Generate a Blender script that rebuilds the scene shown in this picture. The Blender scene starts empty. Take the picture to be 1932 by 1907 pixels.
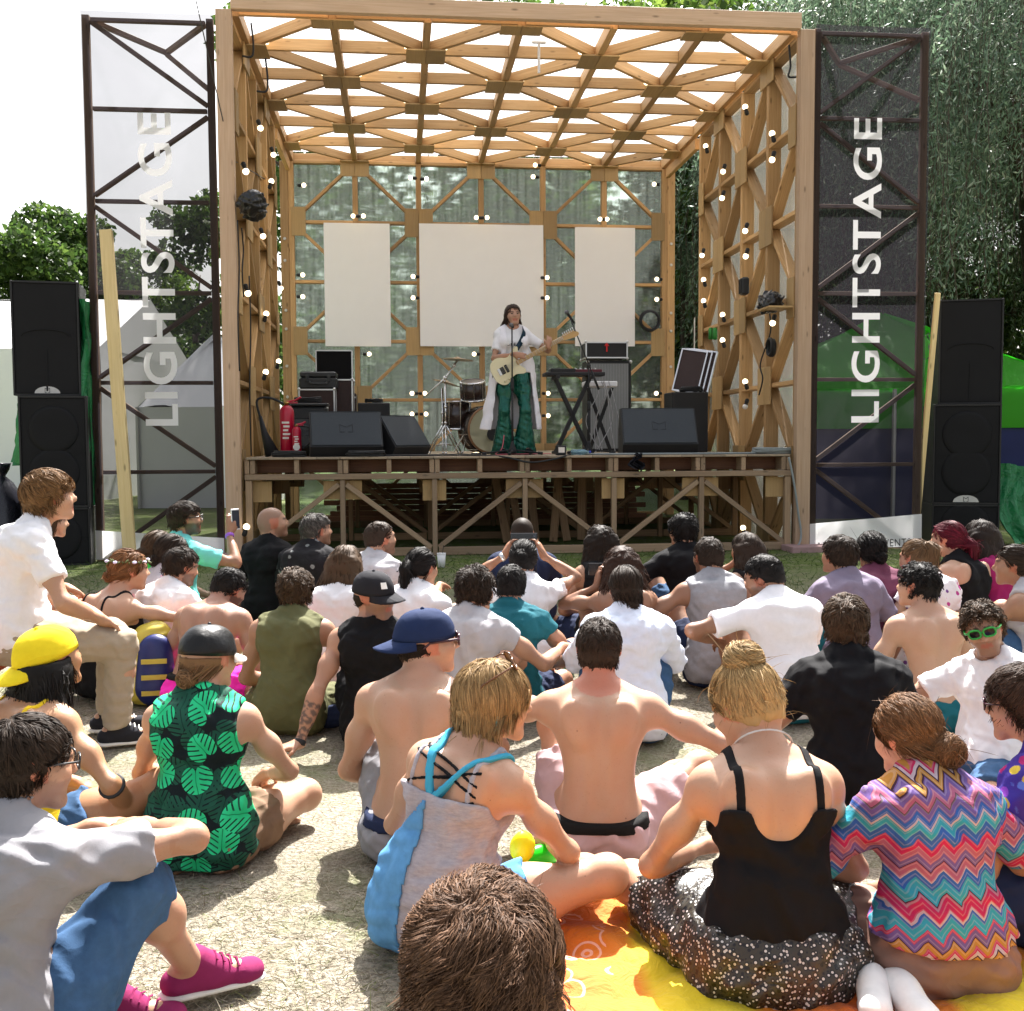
import bpy, bmesh, math, random, time
import numpy as np
from mathutils import Vector, Matrix, Euler
random.seed(7); np.random.seed(7)
SC = bpy.context.scene
COL = SC.collection
R = math.radians

# ------------------------------------------------------------------ camera
CAMZ = 1.27                      # above the stage footing (z = 0)
FPX = 2050.0                     # focal length in 1932-px-wide picture pixels
CX, CY = 966.0, 960.0             # principal point of the cropped picture
PITCH, ROLL = R(-3.6), R(-0.3)
cam_d = bpy.data.cameras.new('camera'); cam = bpy.data.objects.new('camera', cam_d); COL.objects.link(cam)
cam_d.sensor_fit = 'HORIZONTAL'; cam_d.sensor_width = 36.0; cam_d.lens = 36.0 * FPX / 1932.0
cam_d.shift_y = (CY - 953.5) / 1932.0; cam_d.clip_start = 0.05; cam_d.clip_end = 2000
CAMROT = (Matrix.Rotation(R(90) + PITCH, 3, 'X') @ Matrix.Rotation(ROLL, 3, 'Z'))
cam.matrix_world = Matrix.Translation((0, 0, CAMZ)) @ CAMROT.to_4x4()
SC.camera = cam

# ------------------------------------------------------------------ sky and sun
SUN_EL, SUN_AZ = R(52), R(10)    # behind the stage, slightly to the right (azimuth from +Y towards +X)
world = bpy.data.worlds.new('World'); SC.world = world; world.use_nodes = True
wn, wl = world.node_tree.nodes, world.node_tree.links
wn.clear()
sky = wn.new('ShaderNodeTexSky'); sky.sky_type = 'NISHITA'; sky.sun_disc = False
sky.sun_elevation = SUN_EL; sky.sun_rotation = SUN_AZ
sky.air_density = 1.0; sky.dust_density = 6.0; sky.ozone_density = 1.0
hs = wn.new('ShaderNodeHueSaturation'); hs.inputs['Saturation'].default_value = 0.35
bg = wn.new('ShaderNodeBackground'); bg.inputs['Strength'].default_value = 0.095
wo = wn.new('ShaderNodeOutputWorld')
wl.new(sky.outputs[0], hs.inputs['Color']); wl.new(hs.outputs[0], bg.inputs[0]); wl.new(bg.outputs[0], wo.inputs[0])
sun_d = bpy.data.lights.new('sun', 'SUN'); sun_d.energy = 5.0; sun_d.angle = R(0.6); sun_d.color = (1.0, 0.965, 0.92)
sun = bpy.data.objects.new('sun', sun_d); COL.objects.link(sun)
SUNV = Vector((math.cos(SUN_EL) * math.sin(SUN_AZ), math.cos(SUN_EL) * math.cos(SUN_AZ), math.sin(SUN_EL)))
sun.rotation_euler = (-SUNV).to_track_quat('-Z', 'Y').to_euler(); sun.location = SUNV * 60
vs = SC.view_settings; vs.view_transform = 'Standard'; vs.look = 'None'; vs.gamma = 1.0; vs.exposure = 1.9
SC.cycles.use_denoising = True
SC.cycles.max_bounces = 6; SC.cycles.diffuse_bounces = 4; SC.cycles.transparent_max_bounces = 12
SC.cycles.sample_clamp_indirect = 6.0
SC.cycles.caustics_reflective = False; SC.cycles.caustics_refractive = False

# ------------------------------------------------------------------ pixel helpers (1932 x 1907 picture)
def ray(px, py):
    return (CAMROT @ Vector(((px - CX) / FPX, (CY - py) / FPX, -1.0)))
def at_depth(px, py, y):
    r = ray(px, py); return Vector((0, 0, CAMZ)) + r * (y / r.y)
def on_plane(px, py, p, n):
    r = ray(px, py); o = Vector((0, 0, CAMZ)); return o + r * ((Vector(p) - o).dot(n) / r.dot(n))
def gz(x, y):                    # the lawn climbs gently towards the stage
    t = min(max((y - 5.0) / 6.0, 0.0), 1.0)
    return -0.22 + 0.22 * t
def on_ground(px, py):
    y0, y1 = 1.0, 200.0
    for _ in range(60):
        m = (y0 + y1) / 2; q = at_depth(px, py, m)
        if q.z > gz(q.x, m): y0 = m
        else: y1 = m
    return at_depth(px, py, y0)

# ------------------------------------------------------------------ materials
def srgb(r, g, b):
    f = lambda c: (c / 255 / 12.92) if c / 255 <= 0.04045 else ((c / 255 + 0.055) / 1.055) ** 2.4
    return (f(r), f(g), f(b))
MATS = {}
class NT:
    def __init__(s, name):
        s.m = bpy.data.materials.new(name); s.m.use_nodes = True
        s.n = s.m.node_tree.nodes; s.l = s.m.node_tree.links; s.n.clear()
        s.out = s.n.new('ShaderNodeOutputMaterial')
    def new(s, t, **kw):
        q = s.n.new(t)
        for k, v in kw.items(): setattr(q, k, v)
        return q
    def link(s, a, b): s.l.new(a, b)
    def val(s, inp, v):
        if hasattr(v, 'is_output'): s.l.new(v, inp)
        elif v is not None:
            if isinstance(v, (tuple, list)) and len(v) == 3 and inp.type == 'RGBA': v = (*v, 1)
            inp.default_value = v
    def math(s, op, a, b=None, c=None, clamp=False):
        q = s.new('ShaderNodeMath', operation=op, use_clamp=clamp)
        s.val(q.inputs[0], a)
        if b is not None: s.val(q.inputs[1], b)
        if c is not None: s.val(q.inputs[2], c)
        return q.outputs[0]
    def mix(s, f, a, b, blend='MIX'):
        q = s.new('ShaderNodeMix', data_type='RGBA', blend_type=blend)
        s.val(q.inputs[0], f); s.val(q.inputs[6], a); s.val(q.inputs[7], b); return q.outputs[2]
    def coord(s, kind='Object', scale=(1, 1, 1), loc=(0, 0, 0), rot=(0, 0, 0)):
        t = s.new('ShaderNodeTexCoord'); mp = s.new('ShaderNodeMapping')
        mp.inputs['Scale'].default_value = scale; mp.inputs['Location'].default_value = loc; mp.inputs['Rotation'].default_value = rot
        s.link(t.outputs[kind], mp.inputs['Vector']); return mp.outputs[0]
    def noise(s, vec, scale, detail=3, rough=0.55, dist=0.0):
        q = s.new('ShaderNodeTexNoise'); s.val(q.inputs['Vector'], vec); q.inputs['Scale'].default_value = scale
        q.inputs['Detail'].default_value = detail; q.inputs['Roughness'].default_value = rough; q.inputs['Distortion'].default_value = dist
        return q.outputs['Fac']
    def ramp(s, f, stops, interp='LINEAR'):
        q = s.new('ShaderNodeValToRGB'); q.color_ramp.interpolation = interp
        e = q.color_ramp.elements
        while len(e) < len(stops): e.new(0.5)
        for el, (p, c) in zip(e, stops):
            el.position = p; el.color = (*c, 1) if len(c) == 3 else c
        s.link(f, q.inputs[0]); return q.outputs[0]
    def sep(s, v):
        q = s.new('ShaderNodeSeparateXYZ'); s.link(v, q.inputs[0]); return q.outputs
    def bump(s, h, strength=0.3, dist=0.01):
        q = s.new('ShaderNodeBump'); q.inputs['Strength'].default_value = strength; q.inputs['Distance'].default_value = dist
        s.link(h, q.inputs['Height']); return q.outputs[0]
    def pbr(s, col, rough=0.6, spec=0.3, metal=0.0, normal=None, **kw):
        q = s.new('ShaderNodeBsdfPrincipled')
        s.val(q.inputs['Base Color'], col); s.val(q.inputs['Roughness'], rough)
        s.val(q.inputs['Specular IOR Level'], spec); s.val(q.inputs['Metallic'], metal)
        if normal is not None: s.link(normal, q.inputs['Normal'])
        for k, v in kw.items(): s.val(q.inputs[k], v)
        s.link(q.outputs[0], s.out.inputs[0]); return q
def sc3(c, f): return tuple(min(1.0, x * f) for x in c)

def M(name, col, rough=0.6, spec=0.3, metal=0.0, var=0.15, scale=25, bump=0.15, bscale=150, rnd=0.0, **kw):
    if name in MATS: return MATS[name]
    t = NT(name); v = t.coord()
    f = t.noise(v, scale, 4)
    c = t.mix(f, sc3(col, 1 - var), sc3(col, 1 + var))
    if rnd:
        oi = t.new('ShaderNodeObjectInfo')
        k = t.math('MULTIPLY_ADD', oi.outputs['Random'], 2 * rnd, 1 - rnd)
        c = t.mix(1.0, c, k, 'MULTIPLY')
    nb = t.bump(t.noise(v, bscale, 3), bump, 0.004) if bump else None
    t.pbr(c, rough, spec, metal, nb, **kw)
    MATS[name] = t.m; return t.m

def wood(name, col, dark, grey=0.0, knots=True, var=0.25):
    if name in MATS: return MATS[name]
    t = NT(name); oi = t.new('ShaderNodeObjectInfo')
    tc = t.new('ShaderNodeTexCoord')
    off = t.new('ShaderNodeVectorMath', operation='SCALE'); t.link(oi.outputs['Location'], off.inputs[0]); off.inputs['Scale'].default_value = 3.7
    ad = t.new('ShaderNodeVectorMath', operation='ADD'); t.link(tc.outputs['Object'], ad.inputs[0]); t.link(off.outputs[0], ad.inputs[1])
    def mp(sc):
        q = t.new('ShaderNodeMapping'); q.inputs['Scale'].default_value = sc; t.link(ad.outputs[0], q.inputs['Vector']); return q.outputs[0]
    g = t.noise(mp((1.2, 38, 38)), 1.6, 5, 0.6, 0.4)
    blot = t.noise(mp((1.0, 3, 3)), 1.5, 3)
    c = t.mix(t.ramp(g, [(0.3, (0, 0, 0)), (0.72, (1, 1, 1))]), dark, col)
    c = t.mix(t.math('MULTIPLY', t.ramp(blot, [(0.35, (0, 0, 0)), (0.7, (1, 1, 1))]), 0.45), c, sc3(col, 0.72))
    if knots:
        vo = t.new('ShaderNodeTexVoronoi'); t.link(mp((3.2, 10.5, 10.5)), vo.inputs['Vector']); vo.inputs['Scale'].default_value = 1.0; vo.inputs['Randomness'].default_value = 1.0
        kn = t.ramp(vo.outputs['Distance'], [(0.06, (1, 1, 1)), (0.16, (0, 0, 0))])
        c = t.mix(t.math('MULTIPLY', kn, 0.75), c, sc3(dark, 0.38))
    k = t.math('MULTIPLY_ADD', oi.outputs['Random'], 2 * var, 1 - var)
    c = t.mix(1.0, c, k, 'MULTIPLY')
    if grey:
        dn = t.noise(mp((2, 12, 12)), 1.3, 4)
        c = t.mix(t.math('MULTIPLY', dn, grey), c, (0.24, 0.215, 0.185))
    t.pbr(c, 0.62, 0.25, 0, t.bump(g, 0.25, 0.004))
    MATS[name] = t.m; return t.m

# ------------------------------------------------------------------ mesh builders
def obj(name, verts, faces, mat=None, parent=None, smooth=False, mats=None, midx=None):
    me = bpy.data.meshes.new(name); me.from_pydata([tuple(v) for v in verts], [], [tuple(f) for f in faces])
    me.update()
    o = bpy.data.objects.new(name, me); COL.objects.link(o)
    if mats:
        for m_ in mats: me.materials.append(m_)
        if midx is not None: me.polygons.foreach_set('material_index', midx)
    elif mat: me.materials.append(mat)
    if smooth: me.polygons.foreach_set('use_smooth', [True] * len(me.polygons))
    if parent is not None: o.parent = parent
    return o
def tag(o, label, cat, group=None, kind=None):
    o['label'] = label; o['category'] = cat
    if group: o['group'] = group
    if kind: o['kind'] = kind
    return o
def empty(name, loc=(0, 0, 0), rz=0.0, label=None, cat=None, group=None):
    o = bpy.data.objects.new(name, None); COL.objects.link(o); o.empty_display_size = 0.1
    o.matrix_world = Matrix.Translation(loc) @ Matrix.Rotation(rz, 4, 'Z')
    if label: tag(o, label, cat, group)
    return o
class MB:
    """collects primitive shapes into one mesh"""
    def __init__(s): s.v = []; s.f = []
    def add(s, v, f):
        o = len(s.v); s.v += [Vector(q) for q in v]; s.f += [tuple(i + o for i in q) for q in f]; return s
    def box(s, c, d, rot=None, bev=0.0):
        c = Vector(c); hx, hy, hz = d[0] / 2, d[1] / 2, d[2] / 2
        if bev <= 0:
            v = [Vector((sx * hx, sy * hy, sz * hz)) for sx in (-1, 1) for sy in (-1, 1) for sz in (-1, 1)]
            f = [(0, 1, 3, 2), (4, 6, 7, 5), (0, 4, 5, 1), (2, 3, 7, 6), (0, 2, 6, 4), (1, 5, 7, 3)]
        else:
            b = min(bev, hx * .9, hy * .9, hz * .9); v = []; f = []; ix = {}
            for sx in (-1, 1):
                for sy in (-1, 1):
                    for sz in (-1, 1):
                        for a in range(3):
                            p = [sx * (hx - b), sy * (hy - b), sz * (hz - b)]
                            p[a] = (sx, sy, sz)[a] * (hx, hy, hz)[a]
                            ix[(sx, sy, sz, a)] = len(v); v.append(Vector(p))
            for a in range(3):
                b1, b2 = (a + 1) % 3, (a + 2) % 3
                for sg in (-1, 1):
                    q = []
                    for s1, s2 in ((-1, -1), (1, -1), (1, 1), (-1, 1)):
                        k = [0, 0, 0]; k[a] = sg; k[b1] = s1; k[b2] = s2; q.append(ix[(*k, a)])
                    f.append(q if sg > 0 else q[::-1])
                for s1 in (-1, 1):
                    for s2 in (-1, 1):
                        e = []
                        for sa in (-1, 1):
                            k = [0, 0, 0]; k[a] = sa; k[b1] = s1; k[b2] = s2; e.append(k)
                        q = [ix[(*e[0], b1)], ix[(*e[1], b1)], ix[(*e[1], b2)], ix[(*e[0], b2)]]
                        f.append(q if s1 * s2 < 0 else q[::-1])
            for sx in (-1, 1):
                for sy in (-1, 1):
                    for sz in (-1, 1):
                        q = [ix[(sx, sy, sz, 0)], ix[(sx, sy, sz, 1)], ix[(sx, sy, sz, 2)]]
                        f.append(q if sx * sy * sz > 0 else q[::-1])
        if rot is not None: v = [rot @ q for q in v]
        return s.add([q + c for q in v], f)
    def tube(s, pts, r, n=8, cap=True, closed=False):
        pts = [Vector(p) for p in pts]; m = len(pts)
        rr = r if isinstance(r, (list, tuple)) else [r] * m
        v = []; f = []; up = Vector((0.13, 0.21, 0.97))
        for i, p in enumerate(pts):
            a = pts[(i - 1) % m] if closed else pts[max(i - 1, 0)]; b = pts[(i + 1) % m] if closed else pts[min(i + 1, m - 1)]
            t = (b - a).normalized() if (b - a).length > 1e-9 else Vector((0, 0, 1))
            x = up - t * up.dot(t)
            if x.length < 0.05: x = Vector((1, 0, 0)) - t * t.x
            x.normalize(); up = x; y = t.cross(x)
            for k in range(n):
                an = 2 * math.pi * k / n; v.append(p + (x * math.cos(an) + y * math.sin(an)) * rr[i])
        for i in range(m if closed else m - 1):
            j = (i + 1) % m
            for k in range(n):
                f.append((i * n + k, i * n + (k + 1) % n, j * n + (k + 1) % n, j * n + k))
        if cap and not closed:
            f.append(tuple(range(n))[::-1]); f.append(tuple((m - 1) * n + k for k in range(n)))
        return s.add(v, f)
    def lathe(s, prof, n=20, c=(0, 0, 0), rot=None, cap=True):
        v = []; f = []; c = Vector(c)
        for r_, z in prof:
            for k in range(n):
                a = 2 * math.pi * k / n; q = Vector((r_ * math.cos(a), r_ * math.sin(a), z)); v.append((rot @ q if rot is not None else q) + c)
        for i in range(len(prof) - 1):
            for k in range(n): f.append((i * n + k, i * n + (k + 1) % n, (i + 1) * n + (k + 1) % n, (i + 1) * n + k))
        if cap and prof[0][0] > 1e-6: f.append(tuple(range(n))[::-1])
        if cap and prof[-1][0] > 1e-6: f.append(tuple((len(prof) - 1) * n + k for k in range(n)))
        return s.add(v, f)
    def sphere(s, c, r, n=12, m=8, rot=None):
        r = r if isinstance(r, (tuple, list)) else (r, r, r); c = Vector(c)
        v = []; f = []
        for i in range(m + 1):
            th = math.pi * i / m
            for k in range(n):
                a = 2 * math.pi * k / n; q = Vector((r[0] * math.sin(th) * math.cos(a), r[1] * math.sin(th) * math.sin(a), -r[2] * math.cos(th)))
                v.append((rot @ q if rot is not None else q) + c)
        for i in range(m):
            for k in range(n): f.append((i * n + k, i * n + (k + 1) % n, (i + 1) * n + (k + 1) % n, (i + 1) * n + k))
        return s.add(v, f)
    def prism(s, poly, h, M4):
        """polygon (x, y) extruded to z = h in the frame M4"""
        n = len(poly); v = [M4 @ Vector((x, y, z)) for z in (0, h) for x, y in poly]
        f = [tuple(range(n))[::-1], tuple(range(n, 2 * n))] + [(i, (i + 1) % n, n + (i + 1) % n, n + i) for i in range(n)]
        return s.add(v, f)
    def build(s, name, mat=None, parent=None, smooth=False):
        return obj(name, s.v, s.f, mat, parent, smooth)

def bar(name, p0, p1, w, h, nrm, mat, parent=None, bev=0.004):
    """a board from p0 to p1: h along nrm, w across; its own frame has X along the grain"""
    p0, p1 = Vector(p0), Vector(p1); x = (p1 - p0).normalized()
    z = Vector(nrm) - x * Vector(nrm).dot(x); z.normalize(); y = z.cross(x)
    m = MB().box((0, 0, 0), ((p1 - p0).length, w, h), bev=bev)
    o = m.build(name, mat, parent)
    Mx = Matrix((x, y, z)).transposed().to_4x4(); Mx.translation = (p0 + p1) / 2
    if parent is None: o.matrix_world = Mx
    else: o.matrix_basis = Mx
    return o
def catmull(pts, n=6):
    pts = [Vector(p) for p in pts]; out = []
    for i in range(len(pts) - 1):
        a, b, c, d = pts[max(i - 1, 0)], pts[i], pts[i + 1], pts[min(i + 2, len(pts) - 1)]
        for k in range(n):
            t = k / n; out.append(0.5 * ((2 * b) + (c - a) * t + (2 * a - 5 * b + 4 * c - d) * t * t + (3 * b - a - 3 * c + d) * t ** 3))
    out.append(pts[-1]); return out
def text_mesh(txt, size, extrude=0.0, bold=0.0, spacing=1.0):
    cu = bpy.data.curves.new('t', 'FONT'); cu.body = txt; cu.size = size; cu.extrude = extrude; cu.offset = bold; cu.space_character = spacing
    cu.resolution_u = 6
    ob = bpy.data.objects.new('t', cu); COL.objects.link(ob)
    dg = bpy.context.evaluated_depsgraph_get(); me = bpy.data.meshes.new_from_object(ob.evaluated_get(dg))
    bpy.data.objects.remove(ob); bpy.data.curves.remove(cu)
    return me
def fit_text(me, w, h):
    n = len(me.vertices); a = np.empty(n * 3); me.vertices.foreach_get('co', a); a = a.reshape(-1, 3)
    lo, hi = a.min(0), a.max(0)
    a[:, 0] = (a[:, 0] - (lo[0] + hi[0]) / 2) * w / (hi[0] - lo[0]); a[:, 1] = (a[:, 1] - (lo[1] + hi[1]) / 2) * h / (hi[1] - lo[1])
    me.vertices.foreach_set('co', a.ravel()); me.update()
def ribbons(roots, dirs, length, width, segs=2, curl=0.3, seed=1):
    """flat blades as triangles: numpy arrays in, verts/faces out"""
    rg = np.random.default_rng(seed); n = len(roots)
    side = np.cross(dirs, rg.normal(size=(n, 3))); side /= np.linalg.norm(side, axis=1, keepdims=True) + 1e-9
    bend = rg.normal(size=(n, 3)) * curl; bend[:, 2] -= curl * .5
    L = length[:, None]; W = (width if np.ndim(width) else np.full(n, width))[:, None]
    vs_ = []
    for k in range(segs + 1):
        t = k / segs; p = roots + dirs * L * t + bend * L * t * t
        if k < segs: vs_ += [p - side * W * (1 - t * .6), p + side * W * (1 - t * .6)]
        else: vs_.append(p)
    m = 2 * segs + 1
    Vt = np.stack(vs_, 1).reshape(-1, 3); base = (np.arange(n) * m)[:, None]
    fl = []
    for k in range(segs - 1): fl.append(base + np.array([2 * k, 2 * k + 1, 2 * k + 3, 2 * k + 2])[None])
    tri = base + np.array([2 * segs - 2, 2 * segs - 1, 2 * segs])[None]
    return Vt, (np.concatenate(fl) if fl else np.zeros((0, 4), int)), tri
def np_mesh(name, Vt, quads, tris, mat, parent=None, smooth=False):
    me = bpy.data.meshes.new(name); nq, nt = len(quads), len(tris)
    me.vertices.add(len(Vt)); me.vertices.foreach_set('co', np.ascontiguousarray(Vt, dtype=np.float32).ravel())
    idx = np.concatenate([np.asarray(quads, np.int32).ravel(), np.asarray(tris, np.int32).ravel()])
    me.loops.add(len(idx)); me.loops.foreach_set('vertex_index', idx)
    me.polygons.add(nq + nt)
    st = np.concatenate([np.arange(nq) * 4, nq * 4 + np.arange(nt) * 3]).astype(np.int32)
    me.polygons.foreach_set('loop_start', st)
    if smooth: me.polygons.foreach_set('use_smooth', np.ones(nq + nt, bool))
    me.update(calc_edges=True)
    if mat: me.materials.append(mat)
    o = bpy.data.objects.new(name, me); COL.objects.link(o)
    if parent is not None: o.parent = parent
    return o
def island_mat(name, stops, rough=0.6, transl=0.0, spec=0.3):
    t = NT(name); g = t.new('ShaderNodeNewGeometry')
    c = t.ramp(g.outputs['Random Per Island'], stops)
    b = t.pbr(c, rough, spec)
    if transl:
        tr = t.new('ShaderNodeBsdfTranslucent'); t.link(c, tr.inputs[0]); mx = t.new('ShaderNodeMixShader'); mx.inputs[0].default_value = transl
        t.link(b.outputs[0], mx.inputs[1]); t.link(tr.outputs[0], mx.inputs[2]); t.link(mx.outputs[0], t.out.inputs[0])
    return t.m
# ------------------------------------------------------------------ stage frame of reference
TH = R(5.93)
U = Vector((math.cos(TH), math.sin(TH), 0)); V = Vector((-math.sin(TH), math.cos(TH), 0)); Z = Vector((0, 0, 1))
MW, MH, MD = 2.055, 1.99, 2.04                     # module: width, height, depth
O = Vector((0.1457, 12.13, 0)) - U * 1.5 * MW
def S(u, v, w): return O + U * u + V * v + Z * w
def stage_px(px, v, w=None, py=None):
    """point in the plane v = const under a pixel column; height w or pixel row py"""
    if py is None:
        a = on_plane(px, 831, S(0, v, 0), V); a.z = w; return a
    return on_plane(px, py, S(0, v, 0), V)
FLOOR = 1.10
pine = wood('pine', (0.56, 0.35, 0.165), (0.38, 0.215, 0.085), var=.32)
pine_front = wood('pine_front', (0.60, 0.43, 0.30), (0.47, 0.31, 0.19))
pine_grey = wood('pine_weathered', (0.38, 0.26, 0.155), (0.23, 0.145, 0.08), grey=0.3, knots=True)
ply = wood('plywood', (0.46, 0.30, 0.125), (0.36, 0.22, 0.085), grey=0.22, knots=False)
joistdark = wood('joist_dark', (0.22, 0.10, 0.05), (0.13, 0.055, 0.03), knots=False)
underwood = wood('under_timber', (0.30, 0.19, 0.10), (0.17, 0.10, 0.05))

def polycarb(name, clear, tint, trans, gloss=.6):
    t = NT(name); v = t.coord()
    x, y, z = t.sep(v)
    w = t.new('ShaderNodeTexWave', wave_type='BANDS', bands_direction='X'); t.link(v, w.inputs['Vector']); w.inputs['Scale'].default_value = 16; w.inputs['Distortion'].default_value = 0.4
    nb = t.noise(t.coord(scale=(30, 1, 0.6)), 1.0, 3)
    h = t.math('ADD', t.math('MULTIPLY', w.outputs['Fac'], 0.5), nb)
    bp = t.bump(h, 0.25, 0.01)
    gl = t.new('ShaderNodeBsdfGlossy'); gl.inputs['Roughness'].default_value = 0.22; t.link(bp, gl.inputs['Normal'])
    tl = t.new('ShaderNodeBsdfTranslucent'); tl.inputs[0].default_value = (*trans, 1)
    df = t.new('ShaderNodeBsdfDiffuse'); df.inputs[0].default_value = (*trans, 1)
    tp = t.new('ShaderNodeBsdfTransparent'); tp.inputs[0].default_value = (*tint, 1)
    rf = t.new('ShaderNodeBsdfRefraction'); rf.inputs['IOR'].default_value = 1.04; rf.inputs['Roughness'].default_value = 0.2; rf.inputs[0].default_value = (*tint, 1); t.link(bp, rf.inputs['Normal'])
    m1 = t.new('ShaderNodeMixShader'); t.val(m1.inputs[0], t.math('MULTIPLY_ADD', nb, 0.3, clear - 0.15)); t.link(tl.outputs[0], m1.inputs[1]); t.link(rf.outputs[0], m1.inputs[2])
    m2 = t.new('ShaderNodeMixShader'); m2.inputs[0].default_value = 0.12; t.link(m1.outputs[0], m2.inputs[1]); t.link(df.outputs[0], m2.inputs[2])
    fr = t.new('ShaderNodeFresnel'); fr.inputs['IOR'].default_value = 1.5; t.link(bp, fr.inputs['Normal'])
    m3 = t.new('ShaderNodeMixShader'); t.link(t.math('MULTIPLY', fr.outputs[0], gloss), m3.inputs[0]); t.link(m2.outputs[0], m3.inputs[1]); t.link(gl.outputs[0], m3.inputs[2])
    t.link(m3.outputs[0], t.out.inputs[0]); return t.m
pc_roof = polycarb('roof_sheet', 0.25, (0.75, 0.75, 0.76), (0.52, 0.53, 0.55), .04)
pc_wall = polycarb('wall_sheet', 0.88, (0.47, 0.56, 0.50), (0.27, 0.31, 0.28))
pc_side = polycarb('side_sheet', 0.5, (0.85, 0.88, 0.84), (0.75, 0.77, 0.72))

stage = empty('timber_stage', S(1.5 * MW, 0, 0), TH, 'open timber stage with lattice walls, lattice roof and raised plank floor', 'stage')
STG_INV = stage.matrix_world.inverted()
def adopt(o, par=None):
    par = par or stage; mw = o.matrix_world.copy(); o.parent = par; o.matrix_parent_inverse = par.matrix_world.inverted(); o.matrix_world = mw; return o

def lattice(o, e1, e2, nrm, n1, n2, l1, l2, mat, thick=0.05, deep=0.14, plates=True, skip_rows=(), edge=0.085, platesize=0.46, pmat=None, plate_skip=lambda i, j: False):
    """half-module grid; nrm points to the side the plates are on; odd nodes carry plates, diagonals join them"""
    o = Vector(o); pmat = pmat or ply
    P = lambda i, j: o + e1 * (i * l1) + e2 * (j * l2)
    tiny = nrm * 0.002
    for i in range(n1 + 1):
        ww = edge
        adopt(bar('upright_beam' if e2.z > .5 else 'long_beam', P(i, 0), P(i, n2), ww, deep, nrm, mat))
    for j in range(n2 + 1):
        if j in skip_rows: continue
        for i in range(n1):                                   # crossbars butt between the uprights
            adopt(bar('cross_beam', P(i, j) + e1 * (edge / 2 + .001), P(i + 1, j) - e1 * (edge / 2 + .001), thick, deep - 0.012, nrm, mat))
    for i in range(n1):
        for j in range(n2):
            a, b = (P(i, j), P(i + 1, j + 1)) if (i + j) % 2 else (P(i + 1, j), P(i, j + 1))
            d = (b - a).normalized(); cut = 0.075
            adopt(bar('diagonal_brace', a + d * cut, b - d * cut, thick, deep - 0.022, nrm, mat))
    if plates:
        hs_ = platesize / 2
        for i in range(n1 + 1):
            for j in range(n2 + 1):
                if (i + j) % 2 == 0 or plate_skip(i, j): continue
                x0, x1 = (-hs_ if i > 0 else -edge / 2), (hs_ if i < n1 else edge / 2)
                y0, y1 = (-hs_ if j > 0 else -0.03), (hs_ if j < n2 else 0.03)
                for xa, xb in ((x0, -0.003), (0.003, x1)):
                    if xb - xa < 0.06: continue
                    c = P(i, j) + e1 * ((xa + xb) / 2) + e2 * ((y0 + y1) / 2) + nrm * (deep / 2 + 0.011)
                    adopt(bar('plywood_plate', c - e2 * ((y1 - y0) / 2), c + e2 * ((y1 - y0) / 2), xb - xa, 0.018, nrm, pmat, bev=0.002))

HT = 3 * MH
hw, hh, hd = MW / 2, MH / 2, MD / 2
# roof: plates face down
lattice(S(0, 0.09, HT - 0.09), U, V, -Z, 6, 6, hw, hd, pine, thick=0.055, deep=0.15)
# back wall: plates face the audience
lattice(S(0, 3 * MD, 0.03), U, Z, -V, 6, 6, hw, (HT - 0.21) / 6, pine, thick=0.05, deep=0.12)
# side walls two modules deep, plates face inwards
lattice(S(-0.10, 0.02, 0.0), V, Z, U, 4, 6, hd * 0.975, (HT - 0.2) / 6, pine, deep=0.16)
lattice(S(3 * MW + 0.10, 0.02, 0.0), V, Z, -U, 4, 6, hd * 0.975, (HT - 0.2) / 6, pine, deep=0.16)
# roof edge beams, front header and corner posts
adopt(bar('front_header', S(-0.02, -0.05, HT - 0.07), S(3 * MW + 0.02, -0.05, HT - 0.07), 0.09, 0.17, Z, pine_front))
for u_ in (-0.095, 3 * MW + 0.095):
    adopt(bar('front_post', S(u_, -0.045, 0.0), S(u_, -0.045, HT - 0.16), 0.165, 0.10, V, pine_front))
for u_ in (-0.11, 3 * MW + 0.11):
    adopt(bar('rear_post', S(u_, 3 * MD, 0.0), S(u_, 3 * MD, HT - 0.18), 0.13, 0.13, V, pine))
    adopt(bar('roof_edge_beam', S(u_ * 0.35 + (0 if u_ < 0 else 3 * MW * 0.65), 4.22, HT - 0.26), S(u_ * 0.35 + (0 if u_ < 0 else 3 * MW * 0.65), 3 * MD - .1, HT - 0.26), 0.07, 0.16, Z, pine))
def pane(a, b, name, mat, ax):
    """one thin plastic sheet, a few rows so that it can bow a little"""
    n = 6; vs_ = []
    for j in range(n + 1):
        for i in range(n + 1):
            x, y, z = (i / n - .5) * a, (j / n - .5) * b, .006 * math.sin(i * 1.9 + j) ; vs_.append((x, y, abs(z)) if ax == 'Z' else (x, abs(z), y))
    return obj(name, vs_, [(j * (n + 1) + i, j * (n + 1) + i + 1, (j + 1) * (n + 1) + i + 1, (j + 1) * (n + 1) + i) for j in range(n) for i in range(n)], mat, None, True)
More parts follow.
